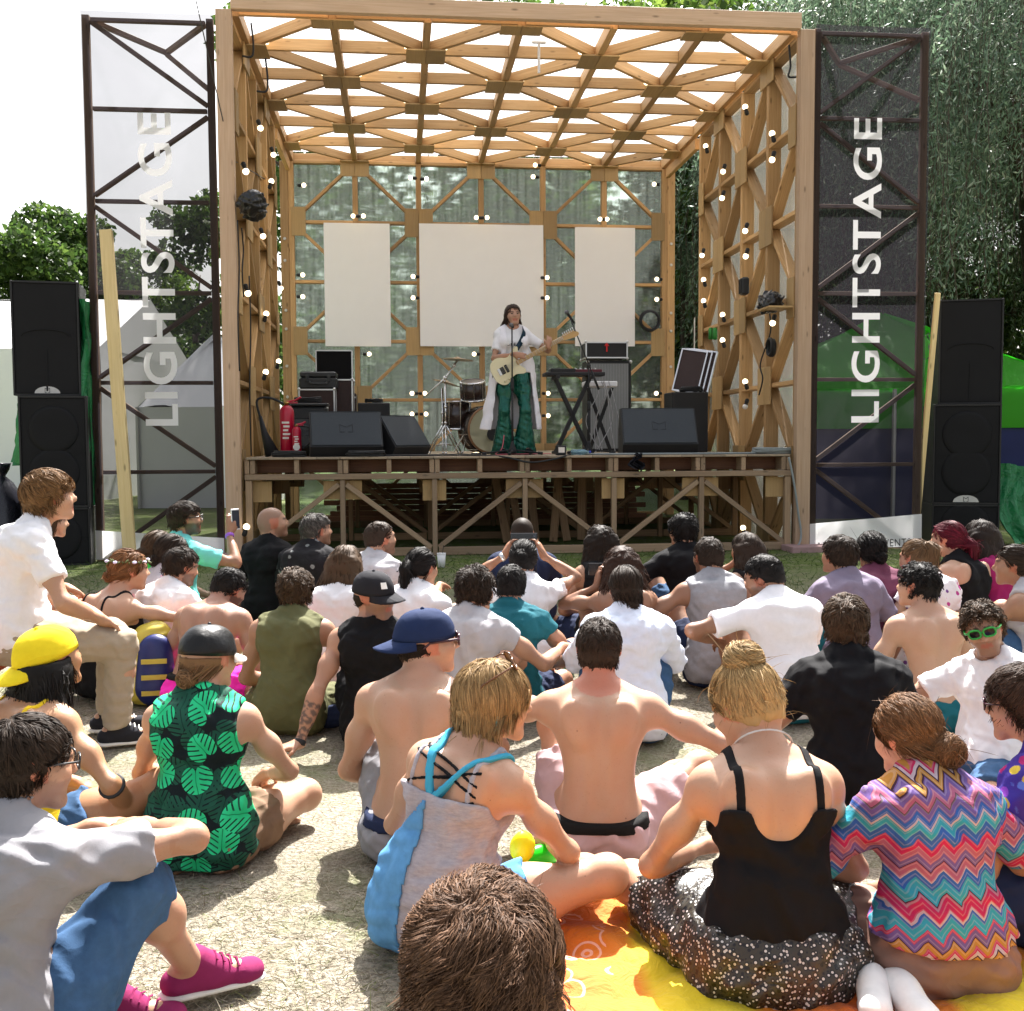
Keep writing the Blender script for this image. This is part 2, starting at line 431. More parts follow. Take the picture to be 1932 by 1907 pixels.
# roof and wall sheets, one per module
for i in range(3):
    for j in range(3):
        o = pane(MW - 0.012, MD - 0.012, 'roof_sheet', pc_roof, 'Z')
        o.matrix_world = Matrix.Translation(S((i + .5) * MW, (j + .5) * MD + 0.09, HT + 0.006)) @ Matrix.Rotation(TH, 4, 'Z'); adopt(o)
        o = pane(MW - 0.012, MH - 0.07, 'wall_sheet', pc_wall, 'Y')
        o.matrix_world = Matrix.Translation(S((i + .5) * MW, 3 * MD + 0.075, (j + .5) * (HT - 0.16) / 3 + 0.02)) @ Matrix.Rotation(TH, 4, 'Z'); adopt(o)
for k, u_ in enumerate((-0.19, 3 * MW + 0.19)):
    for i in range(2):
        for j in range(3):
            o = pane(MD - 0.06, MH - 0.07, 'side_sheet', pc_side, 'Y')
            o.matrix_world = Matrix.Translation(S(u_, (i + .5) * MD * 0.975 + 0.04, (j + .5) * (HT - 0.16) / 3)) @ Matrix.Rotation(TH + R(90), 4, 'Z'); adopt(o)
# ------------------------------------------------------------------ raised floor
deck = wood('deck_boards', (0.42, 0.32, 0.21), (0.30, 0.22, 0.14), grey=0.5, knots=False)
nb_ = 24
for i in range(nb_):                                         # deck planks run from front to back
    w_ = (3 * MW - 0.06) / nb_
    adopt(bar('deck_plank', S(0.03 + (i + .5) * w_, -0.02 - random.random() * .012, FLOOR - 0.012), S(0.03 + (i + .5) * w_, 3 * MD - .12, FLOOR - 0.012), w_ - 0.004, 0.024, Z, deck, bev=0.003))
for k in range(13):                                          # joist ends
    u_ = 0.07 + k * (3 * MW - 0.14) / 12
    dbl = k % 2 == 0
    for du in ((-0.03, 0.03) if dbl else (0,)):
        adopt(bar('joist', S(u_ + du, 0.0, FLOOR - 0.105), S(u_ + du, 5.9, FLOOR - 0.105), 0.052, 0.15, Z, pine_grey))
adopt(bar('joist_blocking', S(0.03, 0.22, FLOOR - 0.10), S(3 * MW - 0.03, 0.22, FLOOR - 0.10), 0.03, 0.15, Z, joistdark))
adopt(bar('front_rail', S(0.02, 0.0, FLOOR - 0.215), S(3 * MW - 0.02, 0.0, FLOOR - 0.215), 0.10, 0.062, Z, pine_grey))
HS = FLOOR - 0.25
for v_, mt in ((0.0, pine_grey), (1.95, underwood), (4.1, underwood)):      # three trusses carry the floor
    P = lambda i, w: S(0.06 + i * (3 * MW - 0.12) / 6, v_, w)
    for i in range(7):
        adopt(bar('floor_post', P(i, 0.0), P(i, HS), 0.07 if i in (0, 6) else 0.055, 0.07, V, mt))
    for i in range(6):
        a, b = (P(i, 0.06), P(i + 1, HS - 0.02)) if i % 2 == 0 else (P(i, HS - 0.02), P(i + 1, 0.06))
        d = (b - a).normalized()
        adopt(bar('floor_brace', a + d * .05, b - d * .05, 0.055, 0.05, V, mt))
        adopt(bar('sole_plate', P(i, 0.05) + U * .04, P(i + 1, 0.05) - U * .04, 0.09, 0.06, V, mt))
    for i in range(7):
        if i % 2:
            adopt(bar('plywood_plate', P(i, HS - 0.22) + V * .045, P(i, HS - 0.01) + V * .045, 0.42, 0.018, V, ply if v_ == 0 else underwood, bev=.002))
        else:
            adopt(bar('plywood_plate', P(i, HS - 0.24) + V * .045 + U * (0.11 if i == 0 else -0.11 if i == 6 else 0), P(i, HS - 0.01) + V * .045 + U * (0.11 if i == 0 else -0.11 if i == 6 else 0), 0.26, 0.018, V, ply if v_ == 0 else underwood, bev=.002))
for k in range(7):                                           # loose boards stored under the floor
    u_ = 3.0 + k * 0.19
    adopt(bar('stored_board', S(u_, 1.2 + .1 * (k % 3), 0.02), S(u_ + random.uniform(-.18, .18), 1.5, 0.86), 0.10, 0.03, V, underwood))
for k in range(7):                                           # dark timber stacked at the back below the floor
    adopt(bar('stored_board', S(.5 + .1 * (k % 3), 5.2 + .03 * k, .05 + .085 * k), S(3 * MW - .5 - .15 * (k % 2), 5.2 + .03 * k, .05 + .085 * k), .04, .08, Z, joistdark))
# white sound boards on the back wall
wb = M('white_board', (0.84, 0.82, 0.80), 0.55, var=0.03, scale=4, bump=0.05)
for (x0, y0, x1, y1), lb in (((614, 422, 735, 653), 'left'), ((793, 425, 1025, 653), 'centre'), ((1085, 430, 1198, 653), 'right')):
    a = on_plane(x0, y1, S(0, 3 * MD - .11, 0), V); b = on_plane(x1, y0, S(0, 3 * MD - .11, 0), V)
    ww = (b - a).dot(U); hgt = b.z - a.z
    o = MB().box((0, 0, 0), (ww, 0.018, hgt), bev=.002).build('white_board', wb); o.matrix_world = Matrix.Translation(a + U * ww / 2 + Z * hgt / 2) @ Matrix.Rotation(TH, 4, 'Z')
    tag(o, {'left': 'tall white board hung on the back wall left of the singer above the flight cases', 'centre': 'wide white board hung on the back wall behind the singer', 'right': 'tall white board hung on the back wall above the amplifier'}[lb], 'board', 'white boards on the back wall')
# nails / bolts on the rear posts
boltm = M('bolt', (0.6, 0.58, 0.52), 0.35, metal=0.6, bump=0)
bolt_v, bolt_f = None, None
for u_ in (-0.11, 3 * MW + 0.11):
    for w_ in (2.0, 2.5, 3.1, 3.4, 4.2, 4.55):
        o = MB().lathe([(0.0, -.012), (0.022, -.012), (0.026, 0.0), (0.026, 0.006)], 8, rot=Matrix.Rotation(R(-90), 3, 'X')).build('bolt', boltm)
        o.matrix_world = Matrix.Translation(S(u_, 3 * MD - 0.072, w_)) @ Matrix.Rotation(TH, 4, 'Z'); adopt(o)
# ------------------------------------------------------------------ bulbs
sockm = M('bulb_socket', (0.015, 0.014, 0.013), 0.5, bump=0)
tb = NT('bulb_lit'); em = tb.new('ShaderNodeEmission'); em.inputs[0].default_value = (1.0, 0.80, 0.50, 1); em.inputs[1].default_value = 1.6; tb.link(em.outputs[0], tb.out.inputs[0]); bulbm = tb.m; bulbm.cycles.emission_sampling = 'NONE'
bulboff = M('bulb_unlit', (0.75, 0.74, 0.7), 0.2, 0.5, var=.02, bump=0)
b_me = MB().sphere((0, 0, 0.098), 0.036, 12, 8).build('g', bulbm); gl_me = b_me.data; gl_me.polygons.foreach_set('use_smooth', [True] * len(gl_me.polygons)); bpy.data.objects.remove(b_me)
b_me = MB().sphere((0, 0, 0.098), 0.036, 12, 8).build('g', bulboff); gl_off = b_me.data; bpy.data.objects.remove(b_me)
s_me = MB().lathe([(0.012, -0.01), (0.026, 0.0), (0.028, 0.03), (0.022, 0.055), (0.026, 0.06), (0.026, 0.075)], 10).build('s', sockm); so_me = s_me.data; bpy.data.objects.remove(s_me)
def bulb(p, d, label, group, lit=True):
    e = empty('light_bulb', p, 0, label, 'light bulb', group)
    e.matrix_world = Matrix.Translation(p) @ Vector(d).to_track_quat('Z', 'Y').to_matrix().to_4x4()
    a = bpy.data.objects.new('socket', so_me); COL.objects.link(a); a.parent = e
    b = bpy.data.objects.new('globe', gl_me if lit else gl_off); COL.objects.link(b); b.parent = e
ORD = 'first second third fourth fifth sixth seventh eighth ninth tenth eleventh twelfth thirteenth fourteenth fifteenth sixteenth seventeenth eighteenth nineteenth twentieth'.split()
# back wall: pairs left and right of the uprights (pixel positions on the wall)
BWB = ((665, 408, -1), (687, 408, 1), (897, 411, -1), (920, 411, 1), (1130, 414, -1), (1146, 414, 1),
                    (573, 519, 1), (573, 560, 1), (778, 522, -1), (778, 562, -1), (1033, 524, 1), (1033, 562, 1), (1237, 527, -1), (1237, 565, -1),
                    (698, 668, 1), (893, 668, -1), (776, 742, -1), (803, 742, 1), (776, 781, -1), (805, 781, 1), (1035, 742, 1), (1035, 784, 1), (1236, 742, -1),
                    (575, 350, 1), (773, 336, -1), (806, 338, 1), (1004, 334, -1), (1008, 312, -1), (1232, 348, -1))
row_of = lambda py: [b for b in (360, 450, 540, 600, 700, 760, 999) if py < b][0]
for px, py, sgn in BWB:
    rows = sorted({row_of(q[1]) for q in BWB}); mates = sorted(q[0] + q[1] * .001 for q in BWB if row_of(q[1]) == row_of(py))
    lbw = 'lit bulb on the back wall, %s row from the top, %s from the left' % (ORD[rows.index(row_of(py))], ORD[mates.index(px + py * .001)])
    p = on_plane(px, py, S(0, 3 * MD - .15, 0), V)
    bulb(p - U * sgn * 0.105 + Z * 0.0, U * sgn - V * 0.35, lbw, 'bulbs on the back wall')
# right wall and left wall
RWB = ((1410, 200, 1.0), (1461, 250, 0.55), (1461, 303, 0.55), (1335, 274, 2.05), (1368, 325, 1.55), (1366, 375, 1.55), (1410, 437, 1.05), (1411, 485, 1.05),
                   (1328, 483, 2.05), (1331, 526, 2.05), (1331, 566, 2.05), (1367, 592, 1.55), (1367, 640, 1.55), (1462, 611, 0.55), (1329, 735, 2.05), (1410, 718, 1.05), (1406, 994, 1.05))
for px, py, v_ in RWB:
    p = on_plane(px, py, S(3 * MW - 0.02, 0, 0), U)
    bulb(p + Z * 0.105 * (1 if py % 2 else -1), -Z * (1 if py % 2 else -1) - U * .3, '%s lit bulb from the top on the right lattice wall' % ORD[sorted((q[1], q[0]) for q in RWB).index((py, px))], 'bulbs on the right wall')
p = on_plane(1410, 768, S(3 * MW - 0.02, 0, 0), U); bulb(p + Z * 0.1, -Z - U * .3, 'unlit white bulb low on the right lattice wall', 'bulbs on the right wall', False)
LWB = ((459, 325), (487, 243), (512, 293), (508, 340), (492, 447), (526, 545), (463, 555), (498, 590), (497, 700), (522, 680), (460, 992))
for px, py in LWB:
    p = on_plane(px, py, S(0.02, 0, 0), U)
    bulb(p + Z * 0.105 * (1 if py % 2 else -1), -Z * (1 if py % 2 else -1) + U * .3, '%s lit bulb from the top on the left lattice wall' % ORD[sorted((q[1], q[0]) for q in LWB).index((py, px))], 'bulbs on the left wall')
for j in range(1, 7):
    rk = 0                                                    # ceiling: pairs either side of the long beams
    for i in range(0, 7):
        if (i + j) % 2 == 0: continue
        for sg in (-1, 1):
            if (i == 0 and sg < 0) or (i == 6 and sg > 0): continue
            p = S(i * hw + sg * 0.13, (j - 0.5) * hd + 0.50, HT - 0.09)
            bulb(p, -Z * .12 + U * sg * .9 - V * .25, 'lit bulb under the roof, %s row from the front, %s from the left' % (ORD[j - 1], ORD[rk]), 'bulbs under the roof'); rk += 1
# ------------------------------------------------------------------ ground
def ground_mat():
    t = NT('dry_lawn'); v = t.coord('Object')
    n1 = t.noise(v, 0.55, 4, 0.6); n2 = t.noise(v, 7, 5, 0.65); n3 = t.noise(v, 60, 3, 0.7)
    straw = t.mix(t.ramp(n3, [(.34, (0, 0, 0)), (.62, (1, 1, 1))]), (0.14, 0.122, 0.09), (0.34, 0.305, 0.245))
    green = t.mix(n3, (0.06, 0.10, 0.02), (0.16, 0.20, 0.06))
    y = t.sep(v)[1]; far = t.new('ShaderNodeMapRange'); t.link(y, far.inputs[0]); far.inputs[1].default_value = 8.2; far.inputs[2].default_value = 11.0
    g = t.math('MULTIPLY', t.ramp(t.math('ADD', t.math('MULTIPLY', n1, 0.6), t.math('MULTIPLY', n2, 0.4)), [(0.48, (0, 0, 0)), (0.62, (1, 1, 1))]), 0.55)
    g = t.math('MAXIMUM', g, t.math('MULTIPLY', far.outputs[0], t.ramp(n2, [(0.30, (0.35, 0.35, 0.35)), (0.5, (1, 1, 1))])))
    c = t.mix(g, straw, green)
    dirt = t.ramp(t.noise(v, 2.2, 5, 0.7), [(0.50, (0, 0, 0)), (0.66, (1, 1, 1))])
    c = t.mix(t.math('MULTIPLY', dirt, 0.55), c, (0.17, 0.14, 0.105))
    t.pbr(c, 0.95, 0.1, 0, t.bump(t.math('ADD', n3, n2), 0.8, 0.03)); return t.m
gm = ground_mat()
xs = [-300, -80, -30] + list(np.arange(-12, 12.01, 0.5)) + [30, 80, 300]
ys = [-40, -10] + list(np.arange(-2, 14.01, 0.5)) + [20, 40, 90, 400]
vv = []
for y in ys:
    for x in xs:
        vv.append((x, y, gz(x, y) + (0.012 * math.sin(x * 2.1 + y) * math.sin(y * 1.7) if abs(x) < 12 and 1 < y < 11 else 0)))
nx = len(xs)
ff = [(j * nx + i, j * nx + i + 1, (j + 1) * nx + i + 1, (j + 1) * nx + i) for j in range(len(ys) - 1) for i in range(nx - 1)]
ground = obj('ground', vv, ff, gm, smooth=True); ground['kind'] = 'structure'; ground['label'] = 'sun-bleached lawn with straw and worn patches in front of the stage'

rg = np.random.default_rng(3)
def grass_patch(name, n, x0, x1, y0, y1, hmin, hmax, w, mat, label, flat=0.8, seed=1, power=1.0):
    r_ = np.random.default_rng(seed)
    yy = y0 + (y1 - y0) * r_.random(n) ** power
    xx = (x0 + (x1 - x0) * r_.random(n)) * (0.25 + 0.75 * yy / y1)
    zz = np.array([gz(0, y) for y in yy]) - 0.003
    d = r_.normal(size=(n, 3)); d[:, 2] = np.abs(d[:, 2]) * (1 - flat) + 0.12; d /= np.linalg.norm(d, axis=1, keepdims=True)
    Vt, q, tr = ribbons(np.stack([xx, yy, zz], 1), d, hmin + (hmax - hmin) * r_.random(n), w, 2, 0.25, seed)
    o = np_mesh(name, Vt, q, tr, mat); o['kind'] = 'stuff'; o['label'] = label; o['category'] = 'grass'; return o
strawm = island_mat('straw', [(0, (0.12, 0.09, 0.05)), (0.3, (0.30, 0.26, 0.19)), (0.75, (0.46, 0.41, 0.33)), (0.9, (0.12, 0.14, 0.04)), (1, (0.20, 0.22, 0.08))], 0.8, 0.2)
grassm = island_mat('green_grass', [(0, (0.03, 0.06, 0.012)), (0.6, (0.08, 0.14, 0.03)), (1, (0.22, 0.22, 0.09))], 0.7, 0.3)
grass_patch('dry_grass', 130000, -5.2, 5.2, 2.0, 9.0, 0.02, 0.055, 0.0013, strawm, 'short dry straw-coloured grass trodden flat under the audience', 0.85, 5, 1.35)
grass_patch('green_grass', 26000, -7, 7, 8.6, 13.0, 0.03, 0.09, 0.003, grassm, 'green grass in front of and below the stage', 0.4, 6)

# ------------------------------------------------------------------ trees
def leaf_cloud(centres, radii, n, size, seed, droop=0.0, aspect=0.55):
    """leaf-sized rhombs spread through the crown's volume in clumps"""
    r_ = np.random.default_rng(seed); c = np.asarray(centres); rad = np.asarray(radii)
    w = rad ** 2; pick = r_.choice(len(c), n, p=w / w.sum())
    d = r_.normal(size=(n, 3)); d /= np.linalg.norm(d, axis=1, keepdims=True)
    p = c[pick] + d * (rad[pick] * (0.45 + 0.6 * r_.random(n) ** 0.6))[:, None] * np.array([1, 1, .8])
    a = r_.normal(size=(n, 3)); a[:, 2] -= droop; a /= np.linalg.norm(a, axis=1, keepdims=True)
    b = np.cross(a, r_.normal(size=(n, 3))); b /= np.linalg.norm(b, axis=1, keepdims=True)
    s = (size * (0.6 + 0.8 * r_.random(n)))[:, None]
    Vt = np.stack([p - a * s, p + b * s * aspect, p + a * s, p - b * s * aspect], 1).reshape(-1, 3)
    return Vt, np.arange(4 * n).reshape(-1, 4)
leafA = island_mat('leaf_dark', [(0, (0.025, 0.05, 0.012)), (0.5, (0.05, 0.10, 0.02)), (1, (0.11, 0.17, 0.035))], 0.5, 0.4)
leafB = island_mat('leaf_light', [(0, (0.05, 0.10, 0.015)), (0.5, (0.10, 0.18, 0.03)), (1, (0.20, 0.28, 0.05))], 0.5, 0.45)
leafW = island_mat('willow_leaf', [(0, (0.07, 0.125, 0.075)), (0.5, (0.15, 0.235, 0.145)), (0.85, (0.23, 0.32, 0.21)), (1, (0.42, 0.47, 0.34))], 0.42, 0.38, 0.5)
bark = M('bark', (0.085, 0.065, 0.05), 0.9, var=0.4, scale=9, bump=0.8, bscale=14)
def tree(name, base, h, crown_r, label, seed, mat, nleaf, leaf, group, trunk_r=0.25, crown_lo=0.3, flat=1.0, clumps=42):
    r_ = random.Random(seed); e = empty(name, base, 0, label, 'tree', group); tips = []
    m = MB(); top = Vector((r_.uniform(-.4, .4), r_.uniform(-.4, .4), h * 0.62))
    m.tube(catmull([(0, 0, -.1), top * .35 + Vector((r_.uniform(-.2, .2), 0, 0)), top * .7, top], 4), [trunk_r * (1 - .7 * k / 12) for k in range(13)], 8)
    for k in range(9):
        s_ = top * r_.uniform(.4, 1.0); an = r_.uniform(0, 6.28); L = crown_r * r_.uniform(.5, .9)
        t_ = s_ + Vector((math.cos(an) * L, math.sin(an) * L, r_.uniform(.1, .5) * h * .5))
        m.tube(catmull([s_, (s_ + t_) / 2 + Vector((0, 0, -.2)), t_], 3), [trunk_r * .4, trunk_r * .33, trunk_r * .28, trunk_r * .22, trunk_r * .17, trunk_r * .12, trunk_r * .07], 5); tips.append(t_)
    m.build('trunk', bark, e, True)
    cs, rs = [], []
    for k in range(clumps):
        zz = r_.uniform(crown_lo, 1.0); an = r_.uniform(0, 6.28)
        prof = math.sin(math.pi * min(1, max(.05, (zz - crown_lo) / (1 - crown_lo) * .82 + .14))) ** .6
        L = crown_r * prof * r_.random() ** .45
        cs.append((math.cos(an) * L * flat, math.sin(an) * L, zz * h)); rs.append(crown_r * r_.uniform(.16, .34))
    Vt, q = leaf_cloud(cs, rs, nleaf, leaf, seed)
    np_mesh('crown', Vt, q, np.zeros((0, 3), int), mat, e)
    return e
def place(px, y): a = at_depth(px, 831, y); return Vector((a.x, y, gz(a.x, y)))
tree('leafy_tree', place(25, 40), 8.6, 3.4, 'leafy green tree behind the white marquee at the far left', 11, leafA, 16000, 0.13, 'background trees', crown_lo=.2)
tree('leafy_tree', place(140, 43), 9.8, 3.3, 'taller green tree behind the marquee beside the left banner tower', 12, leafA, 16000, 0.13, 'background trees', crown_lo=.2)
tree('leafy_tree', place(290, 46), 8.9, 3.0, 'pale green tree seen through the middle of the left banner', 13, leafB, 10000, 0.13, 'background trees', crown_lo=.2)
tree('leafy_tree', place(385, 40), 9.6, 2.9, 'dark green tree seen through the left banner next to the stage post', 14, leafA, 14000, 0.13, 'background trees', crown_lo=.12)
tree('leafy_tree', place(820, 31), 16.0, 6.0, 'broad tree whose dark top shows above the stage roof left of the middle', 15, leafA, 26000, 0.13, 'background trees', .35, crown_lo=.12)
tree('leafy_tree', place(1300, 29), 15.3, 5.6, 'bright green tree behind the stage with its top over the right half of the roof', 16, leafB, 26000, 0.13, 'background trees', .35, crown_lo=.1)
tree('leafy_tree', place(1020, 44), 18.2, 3.2, 'small distant tree tip above the middle of the stage roof', 26, leafB, 9000, 0.15, 'background trees', .35, crown_lo=.5)
tree('leafy_tree', place(1290, 23), 7.5, 2.2, 'dark leafy tree in the gap between back wall and right wall', 17, leafA, 16000, 0.075, 'background trees', .12, crown_lo=.28, clumps=30)
tree('leafy_tree', place(960, 36), 7.0, 4.2, 'low bushy tree behind the back wall seen through the plastic sheets', 18, leafB, 12000, 0.12, 'background trees', .2, crown_lo=.05)
tree('leafy_tree', place(640, 38), 7.5, 3.8, 'bushy tree behind the left part of the back wall', 19, leafA, 12000, 0.12, 'background trees', .2, crown_lo=.05)
tree('leafy_tree', place(1700, 33), 15.5, 6.0, 'dark tree standing behind the willow at the right', 27, leafA, 26000, 0.16, 'background trees', .4, crown_lo=.05)
tree('leafy_tree', place(1990, 31), 14.5, 6.0, 'dark tree behind the willow at the right edge of the picture', 28, leafA, 24000, 0.16, 'background trees', .4, crown_lo=.05)
# weeping willow on the right
def willow(base, h, rad, n_str, seed, label):
    r_ = np.random.default_rng(seed); e = empty('willow_tree', base, 0, label, 'tree')
    m = MB(); m.tube(catmull([(0, 0, -.2), (.2, .1, h * .25), (-.1, .2, h * .5), (.1, 0, h * .8)], 4), [.5 - .03 * k for k in range(13)], 10)
    for k in range(12):
        an = r_.uniform(0, 6.28); L = rad * r_.uniform(.5, .85); z0 = h * r_.uniform(.35, .7)
        t_ = Vector((math.cos(an) * L, math.sin(an) * L, z0 + h * .2))
        m.tube(catmull([(0, 0, z0), (t_.x * .5, t_.y * .5, z0 + h * .17), t_], 3), [.2 - .026 * q for q in range(7)], 6)
    m.build('trunk', bark, e, True)
    nc = n_str // 55; cl = r_.integers(0, nc, n_str); can = r_.uniform(0, 2 * np.pi, nc); crr = rad * r_.random(nc) ** .42; crz = h * (0.46 + 0.54 * np.sqrt(np.clip(1 - (crr / rad) ** 2, 0, 1)) * r_.random(nc) ** .5); cL = 1.4 + 3.8 * r_.random(nc)
    cx_ = np.cos(can) * crr; cy_ = np.sin(can) * crr; jx = cx_[cl] + r_.normal(size=n_str) * .34; jy = cy_[cl] + r_.normal(size=n_str) * .34
    an = np.arctan2(jy, jx); rr = np.hypot(jx, jy); z0 = crz[cl] + r_.normal(size=n_str) * .25
    L = np.minimum(z0 - 0.9 - 1.2 * r_.random(n_str), cL[cl] * (.5 + .7 * r_.random(n_str)))
    root = np.stack([np.cos(an) * rr, np.sin(an) * rr, z0], 1)
    out = np.stack([np.cos(an), np.sin(an), np.zeros(n_str)], 1)
    sway = r_.normal(size=(n_str, 3)) * .35; sway[:, 2] = 0
    K = 30; P_, A_, B_ = [], [], []
    for k in range(K):
        t = (k + r_.random(n_str)) / K
        p = root + out * (0.9 * np.sin(np.minimum(t * 2, 1) * 1.2))[:, None] + sway * (t ** 1.5)[:, None]; p[:, 2] = root[:, 2] + 0.25 * np.sin(t * 3) - L * t
        a = r_.normal(size=(n_str, 3)) * .55 + out * .25; a[:, 2] -= .75; a /= np.linalg.norm(a, axis=1, keepdims=True)
        b = np.cross(a, r_.normal(size=(n_str, 3))); b /= np.linalg.norm(b, axis=1, keepdims=True)
        P_.append(p); A_.append(a); B_.append(b)
    P_ = np.concatenate(P_); A_ = np.concatenate(A_); B_ = np.concatenate(B_); n = len(P_)
    s = (0.066 * (0.5 + 0.8 * r_.random(n)))[:, None]
    Vt = np.stack([P_, P_ + A_ * s + B_ * s * .21, P_ + A_ * s * 2, P_ + A_ * s - B_ * s * .21], 1).reshape(-1, 3)
    np_mesh('crown', Vt, np.arange(4 * n).reshape(-1, 4), np.zeros((0, 3), int), leafW, e)
    # thin hanging twigs
    sub = r_.choice(n_str, n_str // 3, replace=False); tw = []
    t5 = np.linspace(0, 1, 5)
    for k in range(5):
        t = np.full(len(sub), t5[k]); p = root[sub] + out[sub] * (0.9 * np.sin(np.minimum(t * 2, 1) * 1.2))[:, None] + sway[sub] * (t ** 1.5)[:, None]; p[:, 2] = root[sub][:, 2] + 0.25 * np.sin(t * 3) - L[sub] * t
        tw += [p - [.004, 0, 0], p + [.004, 0, 0]]
    Vt = np.stack(tw, 1).reshape(-1, 3); base_ = (np.arange(len(sub)) * 10)[:, None]
    q = np.concatenate([base_ + np.array([2 * k, 2 * k + 1, 2 * k + 3, 2 * k + 2])[None] for k in range(4)])
    np_mesh('twigs', Vt, q, np.zeros((0, 3), int), bark, e); return e
willow(Vector((10.6, 22.0, 0)), 13.0, 6.2, 15000, 21, 'large weeping willow with long hanging branches behind the right banner tower')
willow(place(1600, 29), 14.5, 5.2, 5200, 22, 'pale sunlit willow further back above the right corner of the roof')

# ------------------------------------------------------------------ tents
tentw = M('white_tarpaulin', (0.78, 0.78, 0.78), 0.5, var=0.03, scale=1.2, bump=0.1, bscale=6)
def marquee(a, b, h_wall, h_ridge, depth, label, mat, apex=False, mat2=None, name='marquee', band=None):
    a, b = Vector(a), Vector(b); e = empty(name, (a + b) / 2, 0, label, 'tent'); mi = e.matrix_world.inverted()
    x = (b - a); L = x.length; x.normalize(); y = Vector((-x.y, x.x, 0)) * depth
    nseg = max(2, int(L / 1.0)); rr = random.Random(3)
    def sheet(nm, p0, p1, p2, p3, mt, sag=0.05, n=12, k=6):
        vs_, fs_ = [], []
        for j in range(k + 1):
            for i in range(n + 1):
                s_, t_ = i / n, j / k
                q = p0.lerp(p1, s_).lerp(p3.lerp(p2, s_), t_); nn = (p1 - p0).cross(p3 - p0).normalized()
                vs_.append(mi @ (q + nn * (sag * math.sin(s_ * 9 + t_ * 2) * .4 + rr.uniform(-.2, .2) * sag)))
        for j in range(k):
            for i in range(n): fs_.append((j * (n + 1) + i, j * (n + 1) + i + 1, (j + 1) * (n + 1) + i + 1, (j + 1) * (n + 1) + i))
        return obj(nm, vs_, fs_, mt, e, True)
    top = Z * h_wall; c = (a + b) / 2 + y / 2 + Z * h_ridge
    wm = mat2 or mat
    for p, q in ((a, b), (b, b + y), (b + y, a + y), (a + y, a)): sheet('wall_sheet', p, q, q + top, p + top, wm)
    if band:
        for p, q in ((a, b), (b, b + y), (a + y, a)): sheet('valance', p + Z * (h_wall - band) - (y.normalized() * .05), q + Z * (h_wall - band) - (y.normalized() * .05), q + top * 1.004 - (y.normalized() * .05), p + top * 1.004 - (y.normalized() * .05), mat)
    if apex:
        for p, q in ((a, b), (b, b + y), (b + y, a + y), (a + y, a)): sheet('roof_sheet', p + top, q + top, c + (q - p).normalized() * .04, c - (q - p).normalized() * .04, mat, .1)
    else:
        r0, r1 = a + y / 2 + Z * h_ridge, b + y / 2 + Z * h_ridge
        sheet('roof_sheet', a + top, b + top, r1, r0, mat); sheet('roof_sheet', b + y + top, a + y + top, r0, r1, mat)
        for p, r_ in ((a, r0), (b, r1)):
            obj('gable_sheet', [mi @ (p + top), mi @ (p + y + top), mi @ r_], [(0, 1, 2)], mat, e)
    m = MB()
    for k in range(int(L / 2.4) + 1):
        p = mi @ (a + x * min(L, k * 2.4) - y.normalized() * .06); m.tube([p, p + top], .035, 6)
    m.build('frame', M('tent_pole', (.5, .5, .5), .4, metal=.5, bump=0), e)
    return e
p = place(-260, 24); q = place(192, 24); marquee(p, q, 3.35, 4.85, 7, 'large white marquee with plain side walls at the far left', tentw)
p = place(186, 27); q = place(258, 27); marquee(p, q, 2.7, 4.3, 4, 'small white gabled tent seen through the left banner', tentw)
p = place(262, 21); q = place(470, 21); marquee(p, q, 1.95, 3.5, 3.5, 'white peaked pavilion tent seen through the left banner beside the stage', tentw, True)
greent = NT('green_tarpaulin'); gv = greent.coord(); gb = greent.pbr((0.10, 0.72, 0.03), 0.4, 0.4, 0, greent.bump(greent.noise(gv, 2.5, 4), .4, .05)); gtr = greent.new('ShaderNodeBsdfTranslucent'); gtr.inputs[0].default_value = (0.06, .85, .03, 1); gmx = greent.new('ShaderNodeMixShader'); gmx.inputs[0].default_value = .6
greent.link(gb.outputs[0], gmx.inputs[1]); greent.link(gtr.outputs[0], gmx.inputs[2]); greent.link(gmx.outputs[0], greent.out.inputs[0]); greent = greent.m
bluet = M('blue_tarpaulin', (0.007, 0.014, 0.085), 0.5, var=.25, scale=2, bump=.4, bscale=4)
p = place(1395, 17.4); q = place(2080, 17.0); marquee(p, q, 2.05, 3.45, 4.5, 'bright green and blue party tent behind the right banner tower', greent, True, bluet, 'party_tent', .62)
greenland = M('far_lawn', (0.06, 0.12, 0.02), 0.9, var=.4, scale=.8)

# ------------------------------------------------------------------ banner towers
towerwood = wood('tower_timber', (0.30, 0.20, 0.13), (0.20, 0.12, 0.07))
def mesh_fabric(name, col, alpha):
    t = NT(name); v = t.coord(scale=(1, 1, 1))
    n = t.noise(v, 1.4, 3)
    d = t.new('ShaderNodeBsdfDiffuse'); t.link(t.mix(n, sc3(col, .8), sc3(col, 1.25)), d.inputs[0])
    tl = t.new('ShaderNodeBsdfTranslucent'); tl.inputs[0].default_value = (*sc3(col, 1.2), 1)
    m0 = t.new('ShaderNodeMixShader'); m0.inputs[0].default_value = .35; t.link(d.outputs[0], m0.inputs[1]); t.link(tl.outputs[0], m0.inputs[2])
    tp = t.new('ShaderNodeBsdfTransparent')
    mx = t.new('ShaderNodeMixShader'); t.val(mx.inputs[0], t.math('MULTIPLY_ADD', n, .08, alpha - .04)); t.link(tp.outputs[0], mx.inputs[1]); t.link(m0.outputs[0], mx.inputs[2])
    t.link(mx.outputs[0], t.out.inputs[0]); return t.m
meshf = mesh_fabric('banner_mesh', (0.026, 0.024, 0.029), 0.67)
